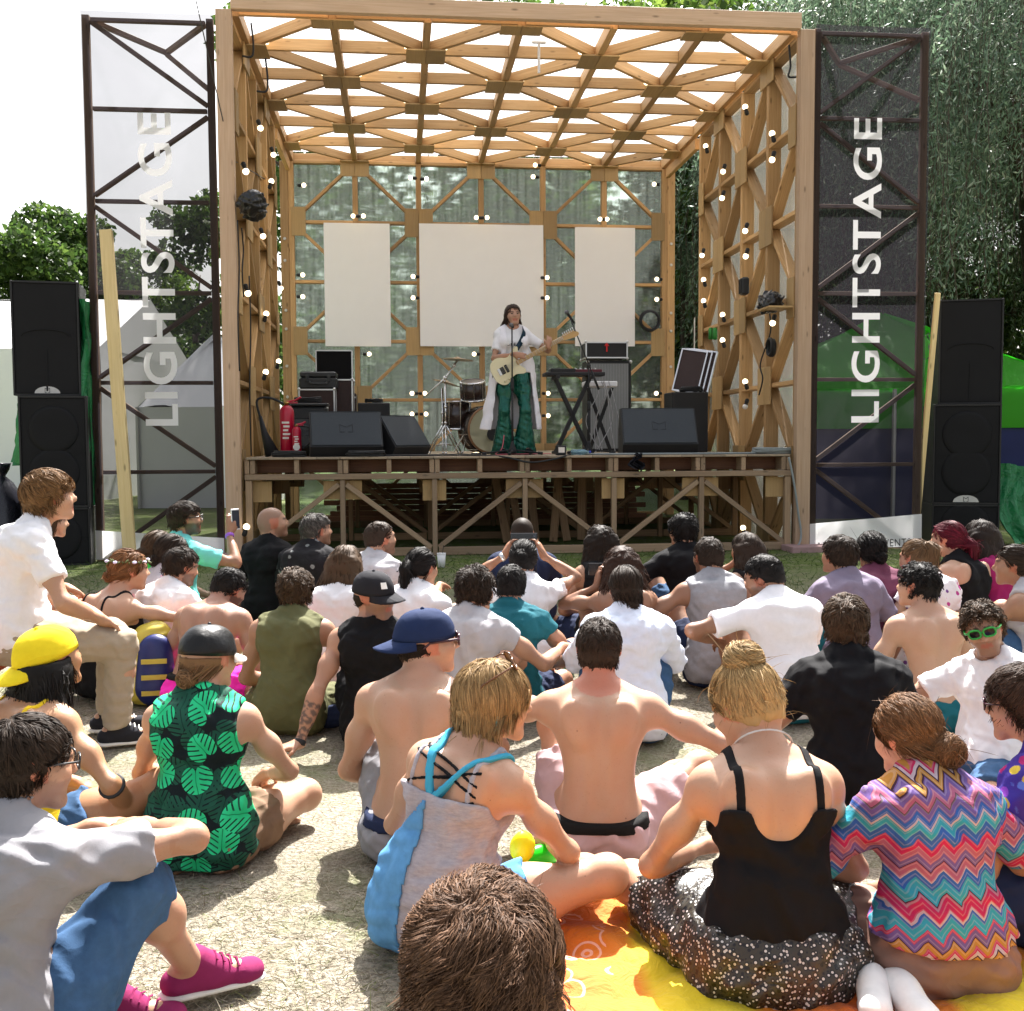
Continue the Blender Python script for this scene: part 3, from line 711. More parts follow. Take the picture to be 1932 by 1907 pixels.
lt_ = NT('banner_white'); lb_ = lt_.pbr((.82, .82, .82), .6); ll_ = lt_.new('ShaderNodeBsdfTranslucent'); ll_.inputs[0].default_value = (.85, .85, .85, 1); lm_ = lt_.new('ShaderNodeMixShader'); lm_.inputs[0].default_value = .35
lt_.link(lb_.outputs[0], lm_.inputs[1]); lt_.link(ll_.outputs[0], lm_.inputs[2]); lt_.link(lm_.outputs[0], lt_.out.inputs[0]); letterm = lt_.m
inkm = M('banner_ink', (0.03, 0.03, 0.035), 0.6, bump=0)
def tower(x0t, x1t, x0b, x1b, v_, flip, label_t, label_b, htop, panel):
    """front frame between two pixel columns in the plane v = v_; banner hung in front of it"""
    pl = S(0, v_, 0)
    a = on_plane((x0t + x0b) / 2, 831, pl, V); b = on_plane((x1t + x1b) / 2, 831, pl, V); a.z = b.z = 0
    W = (b - a).length; H = htop; n = 6; hgt = H / n
    e = empty('banner_tower', (a + b) / 2, TH, label_t, 'tower', 'banner towers either side of the stage')
    T = lambda s, j, dv=0.0: a + U * (s * W) + Z * (j * hgt) + V * dv
    for dv in (0.0, 0.95):
        for s_ in ((0.03, 0.97) if not dv else ()): adopt(bar('tower_post', T(s_, 0, dv), T(s_, n, dv), 0.075, 0.06, V, towerwood), e)
        for j in (range(n + 1) if not dv else ()): adopt(bar('tower_rung', T(.03, min(j, n - .045), dv) + U * .048, T(.97, min(j, n - .045), dv) - U * .048, 0.042, 0.05, V, towerwood), e)
        for j in (range(n) if not dv else ()):
            f_ = (j % 2 == 0) == (not flip)
            p0, p1 = (T(.06, j + .06, dv), T(.94, j + .94, dv)) if f_ else (T(.94, j + .06, dv), T(.06, j + .94, dv))
            adopt(bar('tower_brace', p0, p1, 0.048, 0.045, V, towerwood), e)
    adopt(bar('tower_tie', T(.08, n - .05, .04), T(.5, n - .05, .91), 0.055, 0.05, Z, towerwood), e)
    adopt(bar('tower_tie', T(.92, n - .05, .04), T(.5, n - .05, .91), 0.055, 0.05, Z, towerwood), e)
    adopt(bar('tower_tie', T(.5, n - .07, .90), T(.95, n - .75, .05), 0.05, 0.045, V, towerwood), e)
    # banner: fabric sheet, white foot panel, lettering
    bn = empty('banner', T(.5, 0, -.06), TH, label_b, 'banner', 'mesh banners on the towers')
    zl, zr = panel
    def sheet(nm, zb, zt, off, mt, th=.003):
        vs_, fs_ = [], []; N, K = 8, 24
        for k in range(K + 1):
            for i in range(N + 1):
                s_ = i / N; zb_ = zb(s_); zt_ = zt(s_); z_ = zb_ + (zt_ - zb_) * k / K
                vs_.append(T(s_, 0, -.06 - off) + Z * z_ + V * (.006 * math.sin(z_ * 3 + s_ * 5)))
        for k in range(K):
            for i in range(N): fs_.append((k * (N + 1) + i, k * (N + 1) + i + 1, (k + 1) * (N + 1) + i + 1, (k + 1) * (N + 1) + i))
        o = obj(nm, [bn.matrix_world.inverted() @ q for q in vs_], fs_, mt, bn, True); return o
    ptop = lambda s_: zl + (zr - zl) * s_
    sheet('fabric', lambda s_: ptop(s_), lambda s_: H + .03, 0, meshf)
    sheet('foot_panel', lambda s_: 0.02, ptop, 0, letterm)
    return e, bn, a, W, T
tl_h, tr_h = 6.06, 6.02
e1, bn1, a1, W1, T1 = tower(165, 409, 190, 432, -0.02, False, 'timber lattice tower left of the stage carrying a mesh banner', 'dark see-through mesh banner reading LIGHTSTAGE on the left tower', 5.72, (0.335, 0.235))
e2, bn2, a2, W2, T2 = tower(1530, 1743, 1523, 1731, -0.02, True, 'timber lattice tower right of the stage carrying a mesh banner', 'dark mesh banner reading LIGHTSTAGE on the right tower', 5.84, (0.30, 0.40))
def letter_row(bn, xc0, y0, xc1, y1, glyph_px, small, sx0, sx1, sy):
    """LIGHTSTAGE reads upwards between pixel (xc0, y0) at the foot and (xc1, y1) at the head"""
    pl = S(0, -0.09, 0)
    p0 = on_plane(xc0, y0, pl, V); p1 = on_plane(xc1, y1, pl, V); L = (p1 - p0).length
    me = text_mesh('LIGHTSTAGE', 1.0, 0.0, 0.018, 1.12); fit_text(me, L, glyph_px * p0.y / FPX)
    me.materials.append(letterm); o = bpy.data.objects.new('lettering', me); COL.objects.link(o)
    x = (p1 - p0).normalized(); z = -V; y = z.cross(x); Mx = Matrix((x, y, z)).transposed().to_4x4(); Mx.translation = (p0 + p1) / 2
    o.matrix_world = Mx; adopt(o, bn)
    q0 = on_plane(sx0, sy[0], pl, V); q1 = on_plane(sx1, sy[1], pl, V)
    me = text_mesh('ALTERNATIVE EVENTS', 1.0, 0.0, -0.004, 1.15); fit_text(me, (q1 - q0).length, 14 * q0.y / FPX)
    me.materials.append(inkm); o = bpy.data.objects.new('small_lettering', me); COL.objects.link(o)
    x = (q1 - q0).normalized(); y = z.cross(x); Mx = Matrix((x, y, z)).transposed().to_4x4(); Mx.translation = (q0 + q1) / 2
    o.matrix_world = Mx; adopt(o, bn)
letter_row(bn1, 306, 803, 290, 212, 61, '', 208, 414, (1048, 1044))
letter_row(bn2, 1632, 797, 1638, 222, 55, '', 1540, 1718, (1030, 1022))
# unstained timber prop leaning on the left tower
newpine = wood('new_pine', (0.72, 0.57, 0.30), (0.60, 0.45, 0.20))
pl = S(0, -0.12, 0); p0 = on_plane(262, 1075, pl, V); p1 = on_plane(200, 434, pl, V); p0 -= V * .35
p0.z = gz(p0.x, p0.y) - .01
o = bar('timber_prop', p0, p1, 0.125, 0.07, -V, newpine); tag(o, 'long raw pine plank leaning against the left banner tower', 'plank')
# concrete/pink footing slabs under the posts
padm = M('footing_slab', (0.34, 0.22, 0.21), .9, var=.3, scale=14, bump=.5, bscale=30)
for u_, nm in ((-0.25, 'left'), (3 * MW + 0.15, 'right')):
    o = MB().box((0, 0, 0), (0.55, 0.35, 0.08), bev=.008).build('paving_slab', padm); o.matrix_world = Matrix.Translation(S(u_, -.18, 0.03)) @ Matrix.Rotation(TH + .03, 4, 'Z')
    tag(o, 'reddish paving slab under the foot of the %s front post of the stage' % nm, 'slab', 'slabs under the posts')
# thin guy wire from the left tower to the stage
o = MB().tube([at_depth(365, -20, 10.8), at_depth(437, 300, 12.0), at_depth(500, 338, 13.6)], .006, 5).build('guy_wire', M('wire', (.05, .05, .05), .5, bump=0)); tag(o, 'thin dark wire running down across the left banner tower', 'wire')
# ------------------------------------------------------------------ implicit-surface modelling for people
v3 = lambda *a: np.array(a, float)
def nrm3(a): a = np.asarray(a, float); return a / (np.linalg.norm(a) + 1e-12)
class Cone:
    """rounded cone between two points; optional flattening along a direction"""
    def __init__(s, a, b, ra, rb, flat=None, fs=1.0):
        s.a, s.b, s.ra, s.rb, s.flat, s.fs = np.asarray(a, float), np.asarray(b, float), ra, rb, flat, fs
        m = max(ra, rb) * max(1.0, 1 / fs if fs < 1 else 1.0); s.lo = np.minimum(s.a, s.b) - m; s.hi = np.maximum(s.a, s.b) + m
    def grow(s, e): return Cone(s.a, s.b, s.ra + e, s.rb + e, s.flat, s.fs)
    def __call__(s, X, Y, Zz):
        ba = s.b - s.a; px, py, pz = X - s.a[0], Y - s.a[1], Zz - s.a[2]
        if s.flat is not None:
            n = nrm3(s.flat); q = (px * n[0] + py * n[1] + pz * n[2]) * (s.fs - 1); px, py, pz = px + q * n[0], py + q * n[1], pz + q * n[2]
            ba = ba + n * (ba @ n) * (s.fs - 1)
        t = np.clip((px * ba[0] + py * ba[1] + pz * ba[2]) / (ba @ ba + 1e-12), 0, 1)
        return np.sqrt((px - t * ba[0]) ** 2 + (py - t * ba[1]) ** 2 + (pz - t * ba[2]) ** 2) - (s.ra + (s.rb - s.ra) * t)
class Ell:
    def __init__(s, c, r, Rm=None):
        s.c, s.r = np.asarray(c, float), np.asarray(r, float); s.R = np.eye(3) if Rm is None else np.asarray(Rm)
        m = np.abs(s.R) @ s.r; s.lo, s.hi = s.c - m, s.c + m
    def grow(s, e): return Ell(s.c, s.r + e, s.R)
    def __call__(s, X, Y, Zz):
        px, py, pz = X - s.c[0], Y - s.c[1], Zz - s.c[2]; q = []
        for i in range(3): q.append(px * s.R[0, i] + py * s.R[1, i] + pz * s.R[2, i])
        k0 = np.sqrt(sum((q[i] / s.r[i]) ** 2 for i in range(3))); k1 = np.sqrt(sum((q[i] / s.r[i] ** 2) ** 2 for i in range(3)))
        return k0 * (k0 - 1) / (k1 + 1e-9)
class Cut:
    """a shape limited to the half space (p - c) . n < 0"""
    def __init__(s, p, c, n): s.p, s.c, s.n = p, np.asarray(c, float), nrm3(n); s.lo, s.hi = p.lo, p.hi
    def grow(s, e): return Cut(s.p.grow(e), s.c, s.n)
    def __call__(s, X, Y, Zz):
        return np.maximum(s.p(X, Y, Zz), (X - s.c[0]) * s.n[0] + (Y - s.c[1]) * s.n[1] + (Zz - s.c[2]) * s.n[2])
class Field:
    def __init__(s, lo, hi, h):
        s.h = h; s.lo = np.asarray(lo, float) - 3 * h; n = np.ceil((np.asarray(hi) - s.lo) / h).astype(int) + 4
        s.ax = [s.lo[i] + h * np.arange(n[i]) for i in range(3)]; s.d = np.full(n, 0.5, np.float32)
    def sub(s, lo, hi, m):
        sl = []
        for i in range(3):
            a = int(max(0, np.floor((lo[i] - m - s.lo[i]) / s.h))); b = int(min(s.d.shape[i], np.ceil((hi[i] + m - s.lo[i]) / s.h) + 1)); sl.append(slice(a, max(a, b)))
        return tuple(sl), s.ax[0][sl[0]][:, None, None], s.ax[1][sl[1]][None, :, None], s.ax[2][sl[2]][None, None, :]
    def union(s, p, k=0.0):
        sl, X, Y, Zz = s.sub(p.lo, p.hi, k + 3 * s.h)
        if 0 in s.d[sl].shape: return s
        a = s.d[sl]; b = p(X, Y, Zz)
        r_ = np.minimum(a, b)
        if k > 0: q = np.maximum(k - np.abs(a - b), 0) / k; r_ = r_ - q * q * k * 0.25
        s.d[sl] = r_; return s
    def subtract(s, p, k=0.0):
        sl, X, Y, Zz = s.sub(p.lo, p.hi, k + 3 * s.h)
        if 0 in s.d[sl].shape: return s
        a = s.d[sl]; b = -p(X, Y, Zz); r_ = np.maximum(a, b)
        if k > 0: q = np.maximum(k - np.abs(a - b), 0) / k; r_ = r_ + q * q * k * 0.25
        s.d[sl] = r_; return s
    def keep(s, c, n):
        """keep only (p - c) . n > 0"""
        c, n = np.asarray(c, float), nrm3(n)
        f = (s.ax[0] - c[0])[:, None, None] * n[0] + (s.ax[1] - c[1])[None, :, None] * n[1] + (s.ax[2] - c[2])[None, None, :] * n[2]
        s.d = np.maximum(s.d, -f.astype(np.float32)); return s
    def wrinkle(s, amp, wl, seed):
        r_ = np.random.default_rng(seed); X, Y, Zz = s.ax[0][:, None, None], s.ax[1][None, :, None], s.ax[2][None, None, :]
        tot = 0
        for k in range(4):
            d1, d2 = r_.normal(size=3), r_.normal(size=3); d1[2] *= 1.7; d1 /= np.linalg.norm(d1); d2 /= np.linalg.norm(d2); f = 6.283 / wl * r_.uniform(.6, 1.5)
            w = np.sin((X * d2[0] + Y * d2[1] + Zz * d2[2]) * f * .55 + k)
            tot = tot + np.sin((X * d1[0] + Y * d1[1] + Zz * d1[2]) * f + 2.2 * w)
        s.d += (amp * .5 * tot).astype(np.float32); return s
    def mesh(s):
        d = s.d; nx_, ny_, nz_ = d.shape; sg = d < 0
        cnt = np.zeros((nx_ - 1, ny_ - 1, nz_ - 1), np.int8)
        for i in (0, 1):
            for j in (0, 1):
                for k in (0, 1): cnt += sg[i:nx_ - 1 + i, j:ny_ - 1 + j, k:nz_ - 1 + k]
        act = (cnt > 0) & (cnt < 8); cells = np.argwhere(act)
        if len(cells) == 0: return np.zeros((0, 3)), np.zeros((0, 4), int)
        idx = np.full(act.shape, -1, np.int32); idx[act] = np.arange(len(cells))
        pos = np.zeros((len(cells), 3)); num = np.zeros(len(cells)); D = {}
        for i in (0, 1):
            for j in (0, 1):
                for k in (0, 1): D[i, j, k] = d[cells[:, 0] + i, cells[:, 1] + j, cells[:, 2] + k]
        for a in D:
            for ax in range(3):
                if a[ax] == 0:
                    b = list(a); b[ax] = 1; b = tuple(b); da, db = D[a], D[b]; cr = (da < 0) != (db < 0)
                    t = np.where(cr, da / np.where(cr, da - db, 1), 0)
                    for q in range(3): pos[:, q] += np.where(cr, a[q] + (t if q == ax else 0), 0)
                    num += cr
        Vt = s.lo + s.h * (cells + pos / num[:, None]); F = []
        for ax in range(3):
            sl0 = [slice(1, -1)] * 3; sl1 = [slice(1, -1)] * 3; sl0[ax] = slice(0, -1); sl1[ax] = slice(1, None)
            A, B = sg[tuple(sl0)], sg[tuple(sl1)]
            e = np.argwhere(A != B)
            if len(e) == 0: continue
            inside = A[e[:, 0], e[:, 1], e[:, 2]]
            e = e + 1; e[:, ax] -= 1
            u_, w_ = (ax + 1) % 3, (ax + 2) % 3
            def cell(du, dw): c = e.copy(); c[:, u_] -= du; c[:, w_] -= dw; return idx[c[:, 0], c[:, 1], c[:, 2]]
            q = np.stack([cell(1, 1), cell(0, 1), cell(0, 0), cell(1, 0)], 1); q[~inside] = q[~inside][:, ::-1]
            F.append(q)
        F = np.concatenate(F); F = F[(F >= 0).all(1)]
        return Vt, F
def vnormals(Vt, F):
    n = np.cross(Vt[F[:, 2]] - Vt[F[:, 0]], Vt[F[:, 3]] - Vt[F[:, 1]]); N = np.zeros_like(Vt)
    for k in range(4): np.add.at(N, F[:, k], n)
    return N / (np.linalg.norm(N, axis=1, keepdims=True) + 1e-12)
def add_col(o, cols):
    at = o.data.color_attributes.new('Col', 'FLOAT_COLOR', 'POINT'); c = np.ones((len(cols), 4), np.float32); c[:, :3] = cols; at.data.foreach_set('color', c.ravel())

# ------------------------------------------------------------------ materials for people
def skin_mat():
    t = NT('skin'); at = t.new('ShaderNodeVertexColor', layer_name='Col'); v = t.coord()
    n = t.ramp(t.noise(v, 7, 5, .65), [(.35, (0, 0, 0)), (.65, (1, 1, 1))]); f = t.noise(v, 160, 2)
    c = t.mix(t.math('MULTIPLY', n, .5), at.outputs[0], t.mix(1.0, at.outputs[0], (1.0, .80, .72), 'MULTIPLY'))
    c = t.mix(t.math('MULTIPLY', t.ramp(f, [(.62, (0, 0, 0)), (.72, (1, 1, 1))]), .25), c, t.mix(1.0, at.outputs[0], (.6, .42, .33), 'MULTIPLY'))
    vo = t.new('ShaderNodeTexVoronoi'); t.link(v, vo.inputs['Vector']); vo.inputs['Scale'].default_value = 11
    c = t.mix(t.math('MULTIPLY', t.ramp(vo.outputs['Distance'], [(.03, (1, 1, 1)), (.045, (0, 0, 0))]), .6), c, (.10, .04, .025))
    t.pbr(c, .46, .4, 0, t.bump(t.noise(v, 120, 3), .15, .003), **{'Subsurface Weight': .12, 'Subsurface Radius': (.012, .005, .003), 'Subsurface Scale': 1.0}); return t.m
SKIN = skin_mat()
HAIRM = {}
def hair_mat(col, spread=.45, rough=.42):
    k = tuple(round(c, 4) for c in col) + (spread,)
    if k not in HAIRM:
        t = NT('hair'); g = t.new('ShaderNodeNewGeometry')
        c = t.ramp(g.outputs['Random Per Island'], [(0, sc3(col, 1 - spread)), (.5, col), (1, sc3(col, 1 + spread * 1.6))])
        nb = t.noise(t.coord(scale=(60, 60, 12)), 3, 3)
        c = t.mix(t.math('MULTIPLY', nb, .4), c, sc3(col, .55))
        t.pbr(c, .62, .14); HAIRM[k] = t.m
    return HAIRM[k]
def cloth(name, col, rough=.85, weave=900, fold=.36, var=.08, spec=.15, sheen=0.0):
    if name in MATS: return MATS[name]
    t = NT(name); v = t.coord(); n = t.noise(v, 40, 4, .6)
    c = t.mix(n, sc3(col, 1 - var), sc3(col, 1 + var))
    rd = lambda f_: t.math('SUBTRACT', 1.0, t.math('ABSOLUTE', t.math('MULTIPLY_ADD', f_, 4.0, -2.0)))
    w = rd(t.noise(t.coord(scale=(.8, .8, 1.7), rot=(0, .45, .3)), 4.0, 1, .4, 1.0)); w3 = rd(t.noise(t.coord(scale=(1, 1, 1.3), rot=(.3, -.5, .2)), 8, 1.5, .45, .8)); w2 = t.noise(v, weave / 3, 2)
    h = t.math('MULTIPLY_ADD', w2, .05, t.math('MULTIPLY_ADD', w3, .35, t.math('MULTIPLY', w, .55)))
    t.pbr(c, rough, spec, 0, t.bump(h, fold, .02), **{'Sheen Weight': sheen}); MATS[name] = t.m; return t.m

# ------------------------------------------------------------------ skeleton and body
def rotm(yaw=0, pitch=0, roll=0):
    """yaw about z (clockwise seen from above = towards +x), pitch = nod forward, roll = tilt to the right"""
    return np.array(Matrix.Rotation(-yaw, 3, 'Z') @ Matrix.Rotation(-pitch, 3, 'X') @ Matrix.Rotation(roll, 3, 'Y'))
def ik(a, b, l1, l2, pole):
    a, b = np.asarray(a, float), np.asarray(b, float); d = b - a; L = np.linalg.norm(d)
    if L > (l1 + l2) * .995: b = a + d / L * (l1 + l2) * .995; d = b - a; L = np.linalg.norm(d)
    if L < abs(l1 - l2) + .02: L = abs(l1 - l2) + .02; d = nrm3(d) * L; b = a + d
    x = d / L; c = (l1 * l1 - l2 * l2 + L * L) / (2 * L); h = math.sqrt(max(l1 * l1 - c * c, 0))
    p = np.asarray(pole, float); p = p - x * (p @ x)
    if np.linalg.norm(p) < 1e-4: p = v3(0, -1, 0) - x * x[1] * -1
    return a + x * c + nrm3(p) * h, b
ARM = {'lap': ((.10, .30, .20), (1, -.5, -.5)), 'knee': ((.06, .40, .40), (1, -.1, -.8)), 'back': ((.34, -.28, .035), (.5, -1, .1)), 'side': ((.30, .10, .04), (.8, -1, 0)),
       'thigh': ((.22, .32, .22), (1, -.6, -.2)), 'hug': ((-.04, .44, .34), (1, 0, -.5)), 'face': ((.05, .20, .62), (1, .2, -.9)), 'phone': ((.09, .24, .86), (1, .1, -.8))}
LEG = {'cross': ((-.10, .34, .055), (1.6, .5, .25)), 'up': ((.13, .50, .07), (.25, .5, 1)), 'out': ((.16, .80, .07), (.3, .1, 1)), 'wide': ((.10, .46, .06), (1.2, .4, .7)), 'bench': ((.14, .40, -.36), (.1, 1, .6)), 'kneel': ((.14, -.16, .05), (.6, 1, .1))}
def skeleton(p):
    f = p.get('sex', 'm') == 'f'; J = {}
    sw = p.get('sw', .150 if f else .177); J['f'] = f; J['sw'] = sw
    l1, l2, l3 = [R(a) for a in p.get('lean', (-6, 8, 20))]; sl = R(p.get('side', 0)); tw = R(p.get('twist', 0))
    P0 = v3(0, 0, .10); up = lambda a: v3(math.sin(sl) * math.cos(a), math.sin(a), math.cos(a) * math.cos(sl))
    tl = .93 if f else 1.0
    P1 = P0 + up(l1) * .17 * tl; P2 = P1 + up(l2) * .18 * tl; P3 = P2 + up(l3) * .17 * tl
    RT = rotm(tw * .5, l2, sl); RS = rotm(tw, l3, sl); J.update(P0=P0, P1=P1, P2=P2, P3=P3, RT=RT, RS=RS)
    shr = p.get('shrug', (0, 0))
    for sd, nm, sh in ((1, 'R', shr[1]), (-1, 'L', shr[0])):
        J['sh' + nm] = P3 + RS @ v3(sd * sw, .01 + (sh if sh < 0 else 0) * 0, -.062 + .04 * sh)
    hy, hp, hr = [R(a) for a in p.get('head', (0, 0, 0))]
    RH = rotm(tw + hy, hp, hr + sl * .5); pivot = P3 + RS @ v3(0, .014, .098)
    HC = pivot - RH @ v3(0, -.022, -.058); J.update(RH=RH, HC=HC, pivot=pivot, top=HC + RH @ v3(0, -.01, .118))
    la, lf = (.285, .245) if f else (.305, .262)
    for sd, nm in ((1, 'R'), (-1, 'L')):
        a = p.get('arm' + nm, 'lap'); t_, pole = (ARM[a] if isinstance(a, str) else a)
        if isinstance(a, str): t_ = v3(t_[0] * sd, t_[1], t_[2]); pole = v3(pole[0] * sd, pole[1], pole[2])
        el, wr = ik(J['sh' + nm], t_, la, lf, pole); J['el' + nm], J['wr' + nm] = el, wr
        g = p.get('leg' + nm, p.get('legs', 'cross')); t_, pole = (LEG[g] if isinstance(g, str) else g)
        if isinstance(g, str): t_ = v3(t_[0] * sd, t_[1], t_[2]); pole = v3(pole[0] * sd, pole[1], pole[2])
        hp_ = v3(sd * .09, .02, .10); kn, an = ik(hp_, t_, .42, .41, pole); J['hip' + nm], J['kn' + nm], J['an' + nm] = hp_, kn, an
    return J
def torso_prims(J, p, bare=True):
    f = J['f']; fat = p.get('fat', 1.0); RT, RS = J['RT'], J['RS']; sw = J['sw']; L = []
    L.append((Ell(J['P0'] + v3(0, 0, .035), v3(.160 if f else .157, .120, .12) * [fat, fat, 1]), .0))
    for sd in (1, -1): L.append((Ell(J['P0'] + v3(sd * .085, -.045, -.015), v3(.098, .10, .085) * fat), .06))
    L.append((Ell(J['P1'], v3(.113 if f else .131, .090, .15) * [fat, fat, 1], RT), .08))
    L.append((Ell(J['P2'] + RT @ v3(0, .004, .01), v3(.126 if f else .152, .102, .165) * [fat, fat, 1], RT), .07))
    L.append((Cone(J['P3'] + RS @ v3(-sw * .62, -.012, -.088), J['P3'] + RS @ v3(sw * .62, -.012, -.088), .078, .078, RS @ v3(0, 1, 0), 1.1), .06))
    for sd, nm in ((1, 'R'), (-1, 'L')):
        L.append((Cone(J['P3'] + RS @ v3(sd * .018, -.012, .035), J['sh' + nm] + RS @ v3(-sd * .02, -.012, .005), .042, .050), .05))
        L.append((Ell(J['P2'] + RT @ v3(sd * .078, -.080, .07), v3(.055, .034, .082), RT @ rotm(0, 0, sd * .25)), .05))
        if f: L.append((Ell(J['P2'] + RT @ v3(sd * .075, .095, .015), v3(.062, .058, .06), RT), .04))
    return L
def arm_prims(J, nm, p, k=.9):
    s_, e, w = J['sh' + nm], J['el' + nm], J['wr' + nm]; m = (.78 if J['f'] else .93) * p.get('armw', 1.0)
    out = -1 if nm == 'L' else 1
    return [(Ell(s_ + (e - s_) * .06, v3(.053, .053, .060) * m), .05), (Cone(s_, e, .050 * m, .037 * m), .035),
            (Ell(s_ * .5 + e * .5, v3(.047, .047, .047) * m), .05),
            (Cone(e, w, .039 * m, .025 * m), .02), (Cone(e * .85 + w * .15, e * .45 + w * .55, .043 * m, .031 * m), .03)]
def hand_prims(J, nm, p):
    e, w = J['el' + nm], J['wr' + nm]; sd = 1 if nm == 'R' else -1; hd = p.get('hand' + nm, {})
    f = nrm3(hd['dir']) if 'dir' in hd else nrm3(nrm3(w - e) + v3(0, .1, -.25))
    pn = np.asarray(hd.get('palm', (0, .15, -1)), float); pn = nrm3(pn - f * (pn @ f)); x = np.cross(f, pn) * 1.0     # x: thumb-to-little axis
    curl = hd.get('curl', .5); L = []; m = .9 if J['f'] else 1.0
    th = hd.get('thumb', -sd); x = x * (1 if True else 1)
    Rm = np.stack([x, pn, f], 1)
    L.append((Cone(w - f * .01, w + f * .02, .025 * m, .026 * m), .015)); L.append((Ell(w + f * .055 * m, v3(.042, .018, .052) * m, Rm), .02))
    for q, (off, ln) in enumerate(((-.030, .072), (-.010, .080), (.010, .075), (.029, .058))):
        off *= -th; spread = x * (off * .9)
        a = w + f * .095 * m + x * off * m; d1 = nrm3(f + pn * curl * .7 + spread * 2); b = a + d1 * ln * .5 * m
        d2 = nrm3(f * (1 - curl * .8) + pn * curl * 1.5 + spread); c = b + d2 * ln * .55 * m
        L.append((Cone(a - f * .02, b, .0105 * m, .0092 * m), .006)); L.append((Cone(b, c, .0092 * m, .0075 * m), .003))
    a = w + f * .025 * m + x * th * .028 * m; b = a + nrm3(f * .8 + x * th * .7 + pn * .4) * .045 * m; c = b + nrm3(f + x * th * .1 + pn * .5) * .036 * m
    L.append((Cone(a, b, .0135 * m, .011 * m), .012)); L.append((Cone(b, c, .011 * m, .0085 * m), .004))
    return L
def leg_prims(J, nm, p):
    h, k, a = J['hip' + nm], J['kn' + nm], J['an' + nm]; m = p.get('fat', 1.0) * p.get('legw', 1.0); w_ = 1.06 if J['f'] else 1.0
    L = [(Cone(h, k, .088 * m * w_, .056 * m), .06), (Ell(h * .6 + k * .4, v3(.082, .082, .082) * m), .08), (Ell(k, v3(.058, .058, .058) * m), .03), (Cone(k, a, .050 * m, .036), .03)]
    L.append((Ell(k * .68 + a * .32 + nrm3(np.cross(np.cross(k - h, a - k), a - k)) * -.012, v3(.055, .055, .055) * m), .06))
    fd = p.get('foot' + nm, None)
    if fd is None: fd = nrm3(np.array([(k - h)[0] * .3, 1.0, 0])) if a[2] < .2 and abs(a[0]) > .05 and a[1] > .4 else nrm3(np.array([np.sign(a[0]) * 1.0, .35, 0]))
    fd = nrm3(fd); J['fd' + nm] = fd
    L.append((Cone(a + v3(0, 0, -.01) - fd * .035, a + fd * .12 + v3(0, 0, -.035), .036, .030), .02)); L.append((Cone(a + fd * .08 + v3(0, 0, -.035), a + fd * .17 + v3(0, 0, -.042), .032, .020, v3(0, 0, 1), 1.2), .02))
    return L
def head_prims(J, p, hs=1.0):
    RH, C = J['RH'], J['HC']; H = lambda x, y, z: C + RH @ (v3(x, y, z) * hs); f = J['f']; j = .92 if f else 1.0; L = []
    E = lambda c, r, k: L.append((Ell(H(*c), v3(*r) * hs, RH), k)); K = lambda a, b, ra, rb, k: L.append((Cone(H(*a), H(*b), ra * hs, rb * hs), k))
    L.append((Cone(J['P3'] + J['RS'] @ v3(0, -.008, -.03), H(0, -.028, -.055), .054 * (.86 if f else 1), .050 * (.84 if f else 1)), .03))
    E((0, -.012, .030), (.0755, .098, .086), .03); E((0, -.038, -.012), (.066, .066, .07), .04); E((0, .03, -.042), (.057 * j, .062, .064), .035)
    K((-.026 * j, .070, -.092), (.026 * j, .070, -.092), .019, .019, .03)
    for s_ in (1, -1):
        E((s_ * .036, .055, -.022), (.032, .034, .032), .03); E((s_ * .072, -.004, .002), (.010, .0175, .030), .006); E((s_ * .079, -.014, .006), (.006, .016, .027), .006)
    K((-.034, .080, .026), (.034, .080, .026), .013, .013, .02)
    K((0, .086, .016), (0, .107, -.020), .0085, .0125, .012)
    for s_ in (1, -1): E((s_ * .011, .098, -.024), (.009, .011, .008), .006)
    K((-.016, .087, -.052), (.016, .087, -.052), .0085, .0085, .008); K((-.013, .085, -.062), (.013, .085, -.062), .0085, .0085, .006)
    return L
def head_cuts(J, hs=1.0):
    RH, C = J['RH'], J['HC']; H = lambda x, y, z: C + RH @ (v3(x, y, z) * hs)
    return [Ell(H(s_ * .031, .103, .006), v3(.017, .013, .012) * hs, RH) for s_ in (1, -1)] + [Cone(H(-.02, .0965, -.057), H(.02, .0965, -.057), .003, .003)]
HL_Y = [-.12, -.06, -.035, -.012, .004, .03, .055, .085, .12]; HL_Z = [-.058, -.056, -.045, -.026, .012, .030, .052, .070, .075]

def rand_islands_ok(): pass
def strand_mesh(name, pts, nrm_, width, mat, parent, seed=0):
    """pts (n, K, 3) -> flat tapering ribbons lying across the normal"""
    n, K, _ = pts.shape; tan = np.gradient(pts, axis=1); side = np.cross(tan, nrm_[:, None, :]); side /= np.linalg.norm(side, axis=2, keepdims=True) + 1e-9
    tw = np.random.default_rng(seed).normal(size=(n, 1, 1)) * .5; side = side + tw * nrm_[:, None, :]; side /= np.linalg.norm(side, axis=2, keepdims=True) + 1e-9
    w = width * np.array([.8] + [1.0] * (K - 2) + [.15])[None, :, None] * (.6 + .8 * np.random.default_rng(seed + 1).random((n, 1, 1)))
    Vt = np.stack([pts - side * w, pts + side * w], 2).reshape(-1, 3); b = (np.arange(n) * 2 * K)[:, None]
    q = np.concatenate([b + np.array([2 * k, 2 * k + 1, 2 * k + 3, 2 * k + 2])[None] for k in range(K - 1)])
    o = np_mesh(name, Vt, q, np.zeros((0, 3), int), mat, parent, True); o['kind'] = 'stuff'; return o

